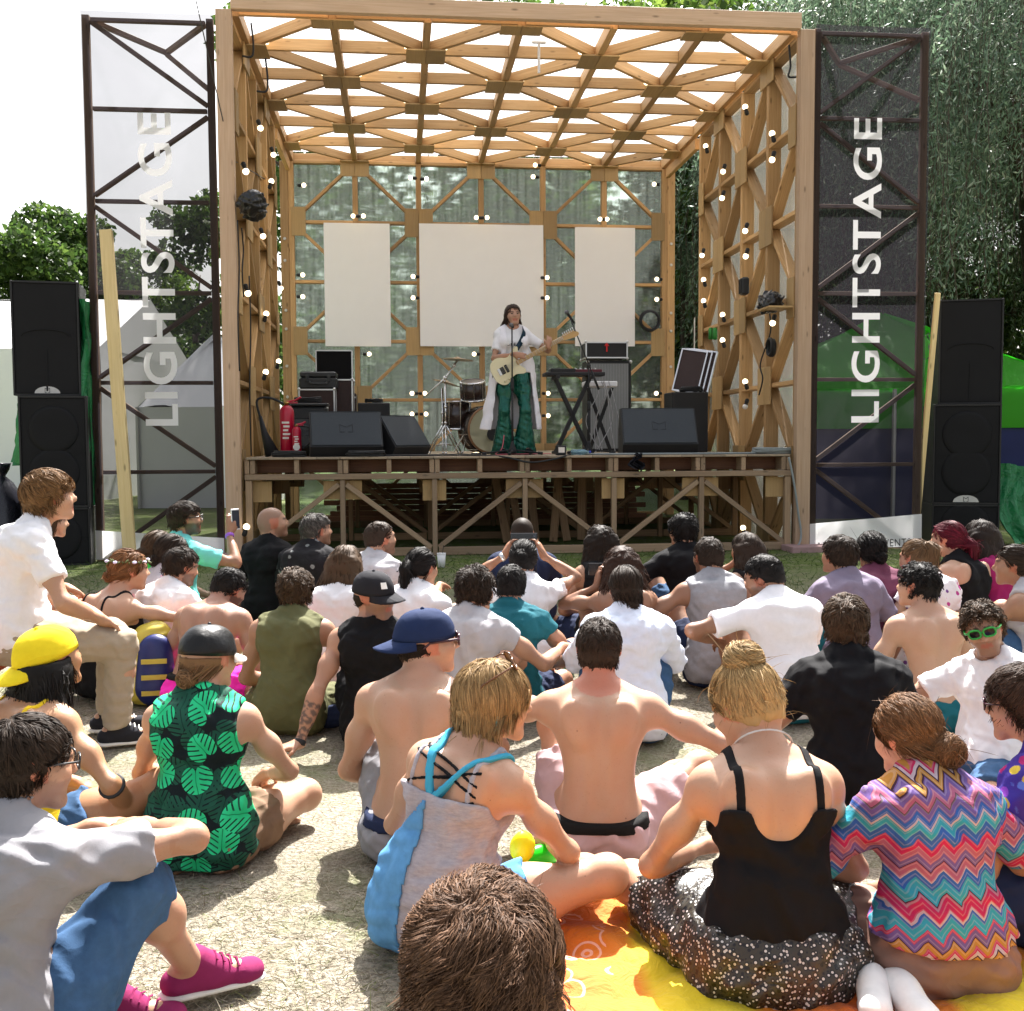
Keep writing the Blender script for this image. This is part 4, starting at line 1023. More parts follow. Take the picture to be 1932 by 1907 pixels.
def build_hair(J, p, body, vox, near, seed):
    h = p.get('hair', None)
    if not h: return
    hs = p.get('hs', 1.0); st = h['style']; col = h['col']; th = h.get('thick', .012) if not p.get('cap') else .007; RH, C = J['RH'], J['HC']
    H = lambda x, y, z: C + RH @ (v3(x, y, z) * hs); rg_ = np.random.default_rng(seed)
    tb_ = max(.0068, th - .004 - .6 * h.get('lump', .004)) if st != 'buzz' else th
    prims = [(Ell(H(0, -.012, .030), (v3(.0755, .098, .086) + tb_) * hs, RH), .02), (Ell(H(0, -.040, -.014), (v3(.066, .066, .072) + tb_) * hs, RH), .03)]
    if st in ('long', 'pony', 'bun', 'topbun') or h.get('sideburn'): prims.append((Cone(H(-.072, .012, .03), H(-.070, .0, -.02), .012, .008), .02)); prims.append((Cone(H(.072, .012, .03), H(.070, .0, -.02), .012, .008), .02))
    hang = []; Bp = None
    if st == 'long':
        Ln = h.get('length', .28); wd = h.get('width', .078); bk = h.get('fall', -.085)
        for s_ in (-1, 0, 1):
            a = H(s_ * (.045 if not p.get('cap') else .036), -.045, .0 if not p.get('cap') else -.05); b = a + v3(s_ * .02, -.035, -Ln * .45); c = b + v3(s_ * .012, bk * .3, -Ln * .5)
            hang += [(Cone(a, b, wd * .8, wd * .72), .04), (Cone(b, c, wd * .72, wd * .38), .04)]
    if st == 'pony':
        q = h.get('at', (0, -.125, .03)); Bp = H(*q); Ln = h.get('length', .22); o_ = nrm3(RH @ v3(0, -1, -.1))
        hang += [(Cone(Bp, Bp + o_ * .035 + v3(0, 0, -.03), .024, .030), .012), (Cone(Bp + o_ * .035 + v3(0, 0, -.03), Bp + o_ * .04 + v3(0, 0, -Ln), .034, .016), .02)]
    if st in ('bun', 'topbun'):
        q = h.get('at', (0, -.125, .0) if st == 'bun' else (0, -.05, .145)); Bp = H(*q); r_ = h.get('r', .048); hang.append((Ell(Bp, v3(r_ * 1.05, r_, r_ * .9), RH), .012))
    lo = np.min([q.lo for q, _ in prims + hang], 0); hi = np.max([q.hi for q, _ in prims + hang], 0)
    F = Field(lo, hi, vox)
    for q, k in prims: F.union(q, k)
    # hairline, in the head's own frame
    X, Y, Zz = F.ax[0][:, None, None] - C[0], F.ax[1][None, :, None] - C[1], F.ax[2][None, None, :] - C[2]
    ly = (X * RH[0, 1] + Y * RH[1, 1] + Zz * RH[2, 1]) / hs; lz = (X * RH[0, 2] + Y * RH[1, 2] + Zz * RH[2, 2]) / hs
    hl = np.interp(ly.ravel(), HL_Y, np.array(HL_Z) + h.get('line', 0.0)).reshape(ly.shape)
    if st in ('long',) : hl = np.where(ly < .03, -.12, hl)
    F.d = np.maximum(F.d, ((hl - lz) * hs * .8).astype(np.float32))
    for q, k in hang: F.union(q, k)
    if p.get('cap'): F.d = np.maximum(F.d, np.where(ly < .2, (lz - .012) * hs, 0).astype(np.float32))
    F.wrinkle(min(h.get('lump', .003), tb_ * .38) if not p.get('cap') else .0012, h.get('lumpw', .05), seed)
    Vt, Fq = F.mesh()
    if len(Vt) == 0: return
    base = np_mesh('hair', Vt, Fq, np.zeros((0, 3), int), hair_mat(sc3(col, .8)), body, True)
    if st == 'buzz' : return
    N = vnormals(Vt, Fq); n = int(h.get('n', 1.0) * (5600 if near < 3.6 else 2200 if near < 5.5 else 1000 if near < 9 else 450))
    pick = rg_.choice(len(Vt), n, replace=True); P_ = Vt[pick] + rg_.normal(size=(n, 3)) * vox * .4; Nn = N[pick]
    loc = (P_ - C) @ RH / hs
    if st in ('short', 'curly'):
        w = v3(0, -.06, .13); d = loc - w; d[:, 1] += h.get('fwd', .02); d = d @ RH.T; d[:, 2] -= h.get('grav', .02)
    elif st == 'long': d = np.tile(v3(0, -.15, -1), (n, 1)); up_ = loc[:, 2] > .05; d[up_] += ((loc[up_] * [2.2, .6, 0]) @ RH.T) * 12; d += (loc[:, :1] * 4) * (RH @ v3(1, 0, 0))[None] * (loc[:, 2:] > -.1)
    else:
        d = Bp[None] - P_; close = np.linalg.norm(d, axis=1) < (h.get('r', .048) * 1.25 if st != 'pony' else .03)
        if st == 'pony': below = P_[:, 2] < Bp[2] - .02; bk_ = loc[:, 1] < -.105; d[below & bk_] = [0, -.1, -1]; d[close] = [0, -.3, -1]
        else:
            ax_ = nrm3(Bp - C + RH @ v3(.02, -.01, 0)); sw_ = np.cross(np.tile(ax_, (n, 1)), P_ - Bp); d[close] = sw_[close] + rg_.normal(size=(int(close.sum()), 3)) * .012
    d = d / (np.linalg.norm(d, axis=1, keepdims=True) + 1e-9)
    d = d - Nn * (d * Nn).sum(1, keepdims=True); d /= np.linalg.norm(d, axis=1, keepdims=True) + 1e-9
    if st in ('short', 'curly'): d += rg_.normal(size=(n, 3)) * np.exp(-np.linalg.norm(loc - v3(0, -.06, .13), axis=1) / .03)[:, None] * 1.5
    mess = h.get('mess', .25); d = d + rg_.normal(size=(n, 3)) * mess + Nn * h.get('lift', .25) * .5; d /= np.linalg.norm(d, axis=1, keepdims=True)
    Ls = h.get('len', .035) * (.5 + rg_.random(n)) * hs; K = h.get('K', 7 if st == 'curly' or h.get('wave') else 6)
    lift = h.get('lift', .25); cr = h.get('curl', 0.0); ph = rg_.random(n) * 6.28; turns = h.get('turns', 7.0) * (.7 + .6 * rg_.random(n))
    close_ = close if Bp is not None else np.zeros(n, bool); bunr = h.get('r', .048); wob_ = rg_.normal(size=(n, 3)) * .5
    er = np.array([.0755, .098, .086]) + th; ec = np.array([0, -.012, .030]); pts = [P_]; q = P_.copy(); dd = d.copy(); step = (Ls / (K - 1))[:, None]
    drift = rg_.normal(size=(n, 3)) * mess * .5; rise = .2 + rg_.random(n)
    gi = rg_.choice(n, max(8, n // h.get('per', 22)), replace=False); near_ = gi[np.argmin(((P_[:, None, :] - P_[gi][None]) ** 2).sum(2), 1)]
    ph = ph[near_] + .5 * rg_.normal(size=n); turns = turns[near_]; drift = drift[near_] * .75 + drift * .4; dd = dd * .45 + (d[near_] - Nn * (d[near_] * Nn).sum(1, keepdims=True)) * .55; rise = rise[near_] * .7 + rise * .3
    for k in range(1, K):                                     # walk along the head, hugging its surface
        t = k / (K - 1); dd = dd + drift * .35; dd[:, 2] -= h.get('sag', .25) * .35; dd /= np.linalg.norm(dd, axis=1, keepdims=True) + 1e-9
        stp = step
        if Bp is not None:
            rel = q - Bp; dist = np.linalg.norm(rel, axis=1, keepdims=True)
            if st != 'pony':
                tg = np.cross(np.tile(ax_, (n, 1)) * (1 if seed % 2 else -1) + wob_, rel); tg /= np.linalg.norm(tg, axis=1, keepdims=True) + 1e-9; dd[close] = tg[close]
                q = np.where(close[:, None], Bp + rel / (dist + 1e-9) * np.minimum(dist, bunr * 1.1), q)
            stp = np.where(close[:, None], step * (.8 if st != 'pony' else 1), np.minimum(step, np.maximum(dist - .03, 0)))
        q = q + dd * stp; lq = ((q - C) @ RH / hs - ec) / er; rr = np.linalg.norm(lq, axis=1); on = (lq[:, 2] > -.55) & (rr < 1.6) & ~close_ & (np.linalg.norm(((P_ - C) @ RH / hs - ec) / er, axis=1) < 1.35)
        tgt = 1.0 + lift * .28 * t * (1 - .35 * t) * rise; f_ = np.where(on, (tgt * .75 + rr * .25) / np.maximum(rr, 1e-3), 1.0)[:, None]
        q = ((lq * f_) * er + ec) * hs @ RH.T + C; o_ = q
        if cr:
            rd = (lq / np.maximum(rr, 1e-3)[:, None]) @ RH.T; B2 = np.cross(dd, rd); a = ph + t * turns
            o_ = q + (np.cos(a)[:, None] * rd + np.sin(a)[:, None] * B2) * cr * min(1, t * 2.5)
        pts.append(o_)
    G_ = h.get('clump', .55 if st == 'curly' else .45 if st == 'short' else .35)
    if G_:                                                    # gather the strands into locks
        for k in range(1, K): t = k / (K - 1); wgt = G_ * t; pts[k] = pts[k] * (1 - wgt) + (pts[k][near_] + (P_ - P_[near_]) * (1 - t) * .6) * wgt
    if st in ('bun', 'topbun'):
        ok = (loc[:, 2] > -.036) | close_; pts = [a[ok] for a in pts]; Nn = Nn[ok]; loc = loc[ok]
    if p.get('cap'):
        ok = loc[:, 2] < -.006; pts = [a[ok] for a in pts]; Nn = Nn[ok]
    strand_mesh('hair_strands', np.stack(pts, 1), Nn, h.get('w', .0009) * (1 if near < 3.6 else 1.5 if near < 5.5 else 2.3), hair_mat(col), base, seed)
    fl = h.get('fly', 0)
    if fl:
        m = int(fl); pk = rg_.choice(len(Vt), m); P_ = Vt[pk]; Nn = N[pk]; d = Nn + rg_.normal(size=(m, 3)) * .8; Ls = .02 + .04 * rg_.random(m); bd = rg_.normal(size=(m, 3)) * .5; bd[:, 2] -= .4
        pts = np.stack([P_ + d * (Ls * t)[:, None] * .6 + bd * (Ls * t * t)[:, None] for t in (0, .25, .5, .75, 1)], 1)
        strand_mesh('flyaway_hair', pts, np.roll(Nn, 1, 1), .0006, hair_mat(col), base, seed + 5)
    return base

def cap_mesh(J, p, body, spec):
    hs = p.get('hs', 1.0); RH, C = J['RH'], J['HC']; back = spec.get('back', False); tilt = spec.get('tilt', 0)
    Rl = RH @ rotm(R(spec.get('yaw', 0)), R(-tilt if back else tilt), 0); H = lambda x, y, z: Vector(C + Rl @ (v3(x, y, z) * hs))
    vs_, fs_ = [], []; n, m = 32, 10; rx, ry, rz = .095, .117, .108; z0 = .018
    for j in range(m + 1):
        a = math.pi / 2 * j / m
        for i in range(n):
            b = 2 * math.pi * i / n; seam = 1 - .012 * max(0, 1 - abs(((b * 6 / 6.2832) % 1) - .5) * -8 - 4) if False else 1.0
            rr = math.cos(a) ** .72 if j < m else 0.0
            wob = 1 + .012 * math.sin(b * 3 + j) + .008 * math.sin(b * 7 + 2 * j)
            vs_.append(H(rx * rr * math.cos(b) * wob, -.012 + ry * rr * math.sin(b) * wob, z0 + rz * math.sin(a) * (1 if j else 1)))
    for j in range(m):
        for i in range(n): fs_.append((j * n + i, j * n + (i + 1) % n, (j + 1) * n + (i + 1) % n, (j + 1) * n + i))
    # inner band so the rim has thickness
    o0 = len(vs_)
    for i in range(n): b = 2 * math.pi * i / n; vs_.append(H((rx - .005) * math.cos(b), -.012 + (ry - .005) * math.sin(b), z0 + .004))
    for i in range(n): fs_.append((i, o0 + i, o0 + (i + 1) % n, (i + 1) % n))
    cp = obj('cap', vs_, fs_, spec['mat'], body, True)
    vs_, fs_ = [], []; sgn = -1 if back else 1; N, K = 16, 6; L_ = spec.get('brim', .075)
    for side in (0, 1):
        for k in range(K + 1):
            for i in range(N + 1):
                t = (i / N - .5) * 2; ang = t * 1.15; ex = L_ * (1 - abs(t) ** 2.2) * k / K
                x = (rx + .001) * math.sin(ang) + ex * math.sin(ang) * .25; y = ry * math.cos(ang) + ex
                z = z0 + .004 - .22 * ex - .55 * x * x / .09 * (k / K) * .6 - side * .004
                vs_.append(H(x * sgn, -.012 + sgn * y, z))
    q = (K + 1) * (N + 1)
    for side in (0, 1):
        for k in range(K):
            for i in range(N):
                f_ = (side * q + k * (N + 1) + i, side * q + k * (N + 1) + i + 1, side * q + (k + 1) * (N + 1) + i + 1, side * q + (k + 1) * (N + 1) + i); fs_.append(f_ if side == 0 else f_[::-1])
    e = [(K * (N + 1)) + i for i in range(N + 1)]
    for i in range(N): fs_.append((e[i], e[i + 1], q + e[i + 1], q + e[i]))
    obj('brim', vs_, fs_, spec.get('bmat', spec['mat']), cp, True)
    mb = MB(); c = H(0, -.012, z0 + rz); mb.sphere(c, .008 * hs, 8, 5); mb.build('button', spec['mat'], cp, True)
    if spec.get('label'):
        x0, y0, z1, w_, h_ = spec['label']
        vs2 = []; nn = 6
        for jj in (0, 1):
            for ii in range(nn + 1):
                b = x0 + (ii / nn - .5) * w_; zz = y0 + (jj - .5) * h_; a = math.asin(min(1, max(0, zz / rz))); rr = math.cos(a) ** .72 + .022
                vs2.append(H(rx * rr * math.cos(b), -.012 + ry * rr * math.sin(b), z0 + zz))
        obj('cap_label', vs2, [(i, i + 1, nn + 2 + i, nn + 1 + i) for i in range(nn)], M('cap_label_white', (.8, .8, .78), .7, bump=0), cp)
    return cp
glassm = {}
def sunglasses(J, p, body, spec):
    hs = p.get('hs', 1.0); RH, C = J['RH'], J['HC']; dz = spec.get('dz', 0); dy = spec.get('dy', 0); tl = R(spec.get('tilt', 0)); Rl = rotm(0, tl, 0)
    H = lambda x, y, z: Vector(C + RH @ ((Rl @ v3(x, y, z) + v3(0, dy, dz)) * hs)); fm = spec.get('frame') or M('glasses_black', (.012, .012, .013), .25, .5, bump=0)
    if spec.get('clear'): lm = M('glasses_clear', (.6, .6, .6), .05, .5, bump=0, Alpha=.18)
    else: lm = spec.get('lens') or M('glasses_lens', (.010, .009, .010), .12, .25, bump=0)
    mb = MB(); lens = MB()
    for s_ in (1, -1):
        n = 14; pts = []
        for i in range(n):
            a = 2 * math.pi * i / n; ca, sa = math.cos(a), math.sin(a); sx = math.copysign(abs(ca) ** .7, ca) * .026; sz = math.copysign(abs(sa) ** .75, sa) * .019
            x = s_ * .032 + sx; pts.append(H(x, .113 - 3.2 * x * x, .008 + sz))
        mb.tube(pts, spec.get('fr', .0028) * hs, 6, closed=True)
        lens.add([sum(pts, Vector()) / n] + pts, [(0, 1 + i, 1 + (i + 1) % n) for i in range(n)])
        mb.tube([H(s_ * .058, .101, .014), H(s_ * .074, .092, .015), H(s_ * .081, .03, .014), H(s_ * .083, -.01, .012), H(s_ * .081, -.035, -.008)], spec.get('tw', .003) * hs, 6)
    mb.tube([H(-.007, .1125, .012), H(0, .1135, .014), H(.007, .1125, .012)], .0028 * hs, 6)
    o = mb.build('glasses', fm, body, True); lens.build('lenses', lm, o, False); return o
def shoe(J, nm, body, mat, sole, lace=None):
    a, fd = J['an' + nm], J['fd' + nm]; F = Field(np.minimum(a, a + fd * .2) - .09, np.maximum(a, a + fd * .22) + .07, .008)
    z_ = v3(0, 0, 1)
    F.union(Cone(a - fd * .045 - z_ * .03, a + fd * .16 - z_ * .045, .044, .036, z_, 1.15)); F.union(Cone(a + z_ * .02, a + fd * .055 - z_ * .018, .046, .043), .03); F.union(Ell(a + fd * .15 - z_ * .045, v3(.04, .05, .03)), .02)
    F.keep(a + nrm3(z_ * .9 - fd * .35) * .052, -(z_ * .9 - fd * .35))
    Vt, q = F.mesh(); o = np_mesh('shoe', Vt, q, np.zeros((0, 3), int), mat, body, True)
    F = Field(np.minimum(a, a + fd * .2) - .1, np.maximum(a, a + fd * .22) + .03, .008); F.union(Cone(a - fd * .05 - z_ * .062, a + fd * .16 - z_ * .064, .046, .044, z_, 3.2))
    Vt, q = F.mesh(); np_mesh('sole', Vt, q, np.zeros((0, 3), int), sole, o, True)
    mb = MB()
    for k in range(4):
        c = a + fd * (.062 + .020 * k) + z_ * (.022 - .011 * k); s_ = np.cross(fd, z_) * .030; mb.tube([c - s_, c + z_ * .012, c + s_], .003, 5)
    mb.build('laces', lace or sole, o)
    return o

def patch(J, name, mat, src, off, fn):
    """a piece of cloth lying on another: its faces where fn(x, y, z) < 0 in the chest frame, lifted along the normals"""
    me = src.data; n = len(me.vertices); a = np.empty(n * 3); me.vertices.foreach_get('co', a); a = a.reshape(-1, 3); m = len(me.polygons); q = np.empty(m * 4, int); me.loops.foreach_get('vertex_index', q); q = q.reshape(-1, 4)
    l_ = (a - J['P3']) @ J['RS']; ok = fn(l_[:, 0], l_[:, 1], l_[:, 2]) < 0; f_ = q[ok[q].all(1)]; ids = np.unique(f_)
    if len(ids) == 0: return None
    rm = np.full(n, -1); rm[ids] = np.arange(len(ids)); o = np_mesh(name, (a + vnormals(a, q) * off)[ids], rm[f_], np.zeros((0, 3), int), mat, src, True); md = o.modifiers.new('s', 'SOLIDIFY'); md.thickness = off * .8; md.offset = -1; return o
SEEDC = [100]
def person(p):
    SEEDC[0] += 1; seed = SEEDC[0]; rs = np.random.default_rng(seed); J = skeleton(p); f = J['f']
    # --- place: scale to sitting height, find the depth where the head top meets its pixel and the seat meets the ground
    top = J['top'] + v3(0, 0, p.get('hair', {}).get('thick', .012) * .8 if p.get('hair') else 0); s = p.get('s', .85); S_ = p.get('scale') or s / top[2]
    yaw = R(p.get('yaw', 0)); ofs = np.array([[math.cos(yaw), math.sin(yaw)], [-math.sin(yaw), math.cos(yaw)]]) @ top[:2] * S_; bz = p.get('base', 0.0)
    if 'depth' in p:
        q = at_depth(*p['px'], p['depth']); S_ = (q.z - gz(q.x, p['depth'] - ofs[1]) - bz) / top[2]; ofs = ofs / (s / top[2]) * S_ if not p.get('scale') else ofs
        loc = Vector((q.x - ofs[0], p['depth'] - ofs[1], 0)); loc.z = gz(loc.x, loc.y) + bz
    elif 'world' in p: loc = Vector(p['world'])
    else:
        px, py = p['px']; y0, y1 = .8, 14.0
        for _ in range(50):
            m = (y0 + y1) / 2; q = at_depth(px, py, m); zt = gz(q.x, m - ofs[1]) + bz + top[2] * S_
            if q.z > zt: y0 = m
            else: y1 = m
        q = at_depth(px, py, y0); loc = Vector((q.x - ofs[0], y0 - ofs[1], 0)); loc.z = gz(loc.x, loc.y) + bz
    near = loc.y; vox = min(.013, max(.0068, near * .0021))
    hs = p.get('hs', 1.0)
    # --- body
    parts = torso_prims(J, p); arms = {nm: arm_prims(J, nm, p) + hand_prims(J, nm, p) for nm in 'RL'}
    for nm in 'RL': parts += leg_prims(J, nm, p)
    parts += head_prims(J, p, hs); every = parts + arms['R'] + arms['L']
    lo = np.min([q.lo for q, _ in every], 0); hi = np.max([q.hi for q, _ in every], 0); F = Field(lo, hi, vox)
    for q, k in parts: F.union(q, k)
    for nm in 'RL':                                           # an arm blends with the body only at its shoulder
        al = np.min([q.lo for q, _ in arms[nm]], 0); ah = np.max([q.hi for q, _ in arms[nm]], 0); sl, X, Y, Zz = F.sub(al, ah, .06)
        G = Field.__new__(Field); G.h = vox; G.lo = np.array([F.ax[i][sl[i]][0] for i in range(3)]); G.ax = [F.ax[i][sl[i]] for i in range(3)]; G.d = np.full([len(a) for a in G.ax], .5, np.float32)
        for q, k in arms[nm]: G.union(q, k)
        c = J['sh' + nm]; kk = np.clip(1 - np.sqrt((X - c[0]) ** 2 + (Y - c[1]) ** 2 + (Zz - c[2]) ** 2) / .17, 0, 1) * .07 + .002
        a, b = F.d[sl], G.d; q = np.maximum(kk - np.abs(a - b), 0) / kk; F.d[sl] = np.minimum(a, b) - q * q * kk * .25
    if p.get('spine', True):
        RT = J['RT']; F.subtract(Cone(J['P1'] + RT @ v3(0, -.108, -.06), J['P2'] + RT @ v3(0, -.118, .12), .013, .010), .045)
    for c in head_cuts(J, hs): F.subtract(c, .012)
    Vt, Fq = F.mesh()
    body = np_mesh('person', Vt, Fq, np.zeros((0, 3), int), SKIN, None, True)
    tone = np.array(p.get('skin', (.52, .31, .22))); cols = np.tile(tone, (len(Vt), 1)); lc = (Vt - J['HC']) @ J['RH'] / hs
    red = p.get('red', .12); hd_ = (np.abs(lc) < .14).all(1)
    ear = hd_ & (np.abs(lc[:, 0]) > .068) & (np.abs(lc[:, 1] + .005) < .03) & (np.abs(lc[:, 2]) < .04); cols[ear] *= [1.08, .68, .62]
    lip = hd_ & (lc[:, 1] > .078) & (np.abs(lc[:, 0]) < .026) & (np.abs(lc[:, 2] + .057) < .011); cols[lip] *= [.85, .48, .48]
    brow = hd_ & (lc[:, 1] > .065) & (np.abs(np.abs(lc[:, 0]) - .032) < .020) & (np.abs(lc[:, 2] - .028 + .25 * np.abs(np.abs(lc[:, 0]) - .03)) < .0055); cols[brow] *= .22
    nk = (~hd_ | (lc[:, 2] < -.05)) & (np.linalg.norm(Vt - J['P3'] - v3(0, 0, .02), axis=1) < .10); cols[nk] = cols[nk] * (1 - red) + cols[nk] * np.array([1.1, .62, .58]) * red
    bd = p.get('beard', 0)
    if bd:
        b = hd_ & (lc[:, 2] < -.028 - .0 * lc[:, 1]) & (lc[:, 1] > -.012 + (lc[:, 2] + .03) * -.15) & ~lip; b &= ~((lc[:, 2] > -.045) & (np.abs(lc[:, 0]) < .05) & (lc[:, 1] > .05) & ~((np.abs(lc[:, 2] + .042) < .007)))
        cols[b] = cols[b] * (1 - bd) + np.array(p.get('beardc', (.04, .025, .018))) * bd
    sc_ = p.get('scalp', 0)
    if sc_:
        b = hd_ & (lc[:, 2] > np.interp(lc[:, 1], HL_Y, HL_Z) + p.get('scalpline', 0)); g_ = b & ~ear; cols[g_] = cols[g_] * (1 - sc_) + np.array(p.get('scalpc', (.06, .045, .035))) * sc_
    for nm in 'RL':                                           # forearms and shoulders tan more than the back
        s_, e_, w_ = J['sh' + nm], J['el' + nm], J['wr' + nm]
        for a_, b_, lo_ in ((s_, e_, .25), (e_, w_, -.1)):
            t_ = ((Vt - a_) @ (b_ - a_)) / ((b_ - a_) @ (b_ - a_)); k_ = (np.linalg.norm(Vt - a_ - t_[:, None] * (b_ - a_), axis=1) < .075) & (t_ > lo_) & (t_ < 1.9 if lo_ < 0 else t_ < 1.05); cols[k_] = np.maximum(cols[k_] * [.93, .86, .80], tone * .55) if lo_ < 0 else cols[k_] * (1 - .11 * np.clip((t_[k_] - .25) * 2.5, 0, 1))[:, None]
    if 'paint' in p: cols = p['paint'](Vt, J, cols)
    add_col(body, cols)
    body.matrix_world = Matrix.Translation(loc) @ Matrix.Rotation(-yaw, 4, 'Z') @ Matrix.Scale(S_, 4)
    tag(body, p['label'], 'person', p.get('group', 'seated audience'))
    build_hair(J, p, body, max(vox * .85, .006), near, seed)
    # --- clothes
    tp = p.get('top')
    if tp:
        wr_ = tp.get('wr', .005); e = tp.get('e', .009) + wr_ * .9; kind = tp.get('kind', 'tee'); loose = tp.get('loose', .5); vox_c = max(vox, .0075)
        tq = [(q.grow(e + (.006 * loose if i < 5 else 0)), max(k, .05)) for i, (q, k) in enumerate(torso_prims(J, p))]
        if loose: tq.append((Ell(J['P0'] * .5 + J['P1'] * .5 + v3(0, -.02, 0), v3(.162, .125, .15) * (1 + .10 * loose)), .08))
        sl = {'tee': .62, 'short': .42, 'cap': .22, 'half': .95}.get(kind, 0)
        sl = tp.get('sleeve', sl)
        lo = np.min([q.lo for q, _ in tq], 0); hi = np.max([q.hi for q, _ in tq], 0)
        if sl:
            for nm in 'RL': lo = np.minimum(lo, np.minimum(J['sh' + nm], J['el' + nm]) - .09); hi = np.maximum(hi, np.maximum(J['sh' + nm], J['el' + nm]) + .09)
        F = Field(lo, hi, vox_c)
        for q, k in tq: F.union(q, k)
        if sl:
            for nm in 'RL':
                s0, el = J['sh' + nm], J['el' + nm]; ax_ = el - s0; m = .82 if f else .96
                q = Cut(Cone(s0, s0 + ax_ * (sl + .15), (.060 + e * .6) * m, (.050 + e * .9 + .010 * loose) * m), s0 + ax_ * sl, ax_); F.union(q, .045)
        F.wrinkle(wr_, tp.get('wl', .10), seed)
        RS = J['RS']; nr = tp.get('neck', .066); F.subtract(Ell(J['P3'] + RS @ v3(0, .022, .058), v3(nr * 1.05, nr * 1.1, nr * 1.0), RS), .008)
        if kind in ('tank', 'racer', 'cami'):
            ah = tp.get('hole', .075)
            for sd, nm in ((1, 'R'), (-1, 'L')): F.subtract(Ell(J['sh' + nm] + RS @ v3(sd * .045, 0, -.02), v3(ah, .16, .115), RS), .012)
        if kind == 'racer':
            for sd in (1, -1): F.subtract(Ell(J['P2'] + RS @ v3(sd * .135, -.10, .10), v3(.075, .10, .10), RS), .01)
        if kind == 'cami':
            dp = tp.get('low', .10); F.subtract(Ell(J['P3'] + RS @ v3(0, -.10, .0), v3(.30, .16, dp + .10), RS), .01); F.subtract(Ell(J['P2'] + RS @ v3(0, -.12, .10), v3(.085, .09, tp.get('vee', .13)), RS), .02)
            F.keep(J['P2'] + RS @ v3(0, 0, .13), -(RS @ v3(0, 0, 1)))
        hem = tp.get('hem', .03); F.keep(v3(0, 0, hem) if hem < .12 else J['P0'] + (J['P1'] - J['P0']) * ((hem - .10) / .17), J['P1'] - J['P0'] if hem >= .12 else v3(0, 0, 1))
        Vt, q = F.mesh(); sh = np_mesh(tp.get('name', 'shirt'), Vt, q, np.zeros((0, 3), int), tp['mat'], body, True)
        J['shirt'] = sh
        if kind == 'cami':
            st_ = MB(); hw_ = tp.get('strapw', .008)
            F2 = Field(lo, np.maximum(hi, J['P3'] + .1), .006)
            for q, k in [(q.grow(.0045), max(k, .04)) for q, k in torso_prims(J, p)]: F2.union(q, k)
            Xg, Yg, Zg = F2.ax[0][:, None, None] - J['P3'][0], F2.ax[1][None, :, None] - J['P3'][1], F2.ax[2][None, None, :] - J['P3'][2]
            lx = Xg * RS[0, 0] + Yg * RS[1, 0] + Zg * RS[2, 0]; lz_ = Xg * RS[0, 2] + Yg * RS[1, 2] + Zg * RS[2, 2]
            xo = tp.get('strapx', .098) - .10 * np.minimum(lz_, 0) * 0
            F2.d = np.maximum(F2.d, (np.abs(np.abs(lx) - xo) - hw_).astype(np.float32)); F2.keep(J['P2'] + RS @ v3(0, 0, .0), RS @ v3(0, 0, 1))
            Vt, q = F2.mesh()
            if len(Vt):
                for sg_ in (1, -1):
                    side_ = ((Vt - J['P3']) @ RS[:, 0]) * sg_ > 0; fm = side_[q].all(1); ids = np.unique(q[fm]); rm = np.full(len(Vt), -1); rm[ids] = np.arange(len(ids))
                    np_mesh('strap', Vt[ids], rm[q[fm]], np.zeros((0, 3), int), tp.get('strapm', tp['mat']), sh, True)
    bt = p.get('bottom')
    if bt:
        e = bt.get('e', .012) + bt.get('wr', .005); kind = bt.get('kind', 'shorts'); cover = {'shorts': .72, 'short': .38, 'pants': 2, 'jeans': 2, 'brief': .12, 'skirt': .75, 'capri': 1.45, 'knee': 1.14}[kind]; vox_c = max(vox, .008)
        wz = bt.get('waist', .20); wc, wn_ = J['P0'] + (J['P1'] - J['P0']) * ((wz - .10) / .17), J['P1'] - J['P0']
        J2 = [(Cut(q.grow(e), wc, wn_), max(k, .04)) for q, k in torso_prims(J, p)[:3]]
        for nm in 'RL':
            h, k_, a = J['hip' + nm], J['kn' + nm], J['an' + nm]; m = p.get('fat', 1.0) * p.get('legw', 1.0); c1 = min(cover, 1.0)
            q = Cone(h, k_, .092 * m + e, (.062 if cover > 1 else .068) * m + e); J2.append((Cut(q, h + (k_ - h) * c1, k_ - h) if cover < 1 else q, .05))
            J2.append((Cut(Ell(h * .6 + k_ * .4, v3(.084, .084, .084) * m + e), h + (k_ - h) * c1, k_ - h), .06))
            if cover > 1:
                c2 = cover - 1; q = Cone(k_, a, .060 * m + e * .8, .047 + e * .8); J2.append((Cut(q, k_ + (a - k_) * min(c2, .96), a - k_), .03))
        if kind == 'skirt':
            J2.append((Ell(J['P0'] + v3(0, .12, -.02), v3(.26, .26, .13)), .08)); J2.append((Ell(J['P0'] + v3(0, -.04, 0), v3(.215, .17, .125)), .06))
        lo = np.min([q.lo for q, _ in J2], 0); hi = np.max([q.hi for q, _ in J2], 0); F = Field(lo, hi, vox_c)
        for q, k in J2: F.union(q, k)
        F.wrinkle(bt.get('wr', .005), bt.get('wl', .09), seed + 50)
        F.keep(v3(0, 0, .0), v3(0, 0, 1)) if not bz else None
        Vt, q = F.mesh(); pn = np_mesh(bt.get('name', 'shorts'), Vt, q, np.zeros((0, 3), int), bt['mat'], body, True); J['pants'] = pn
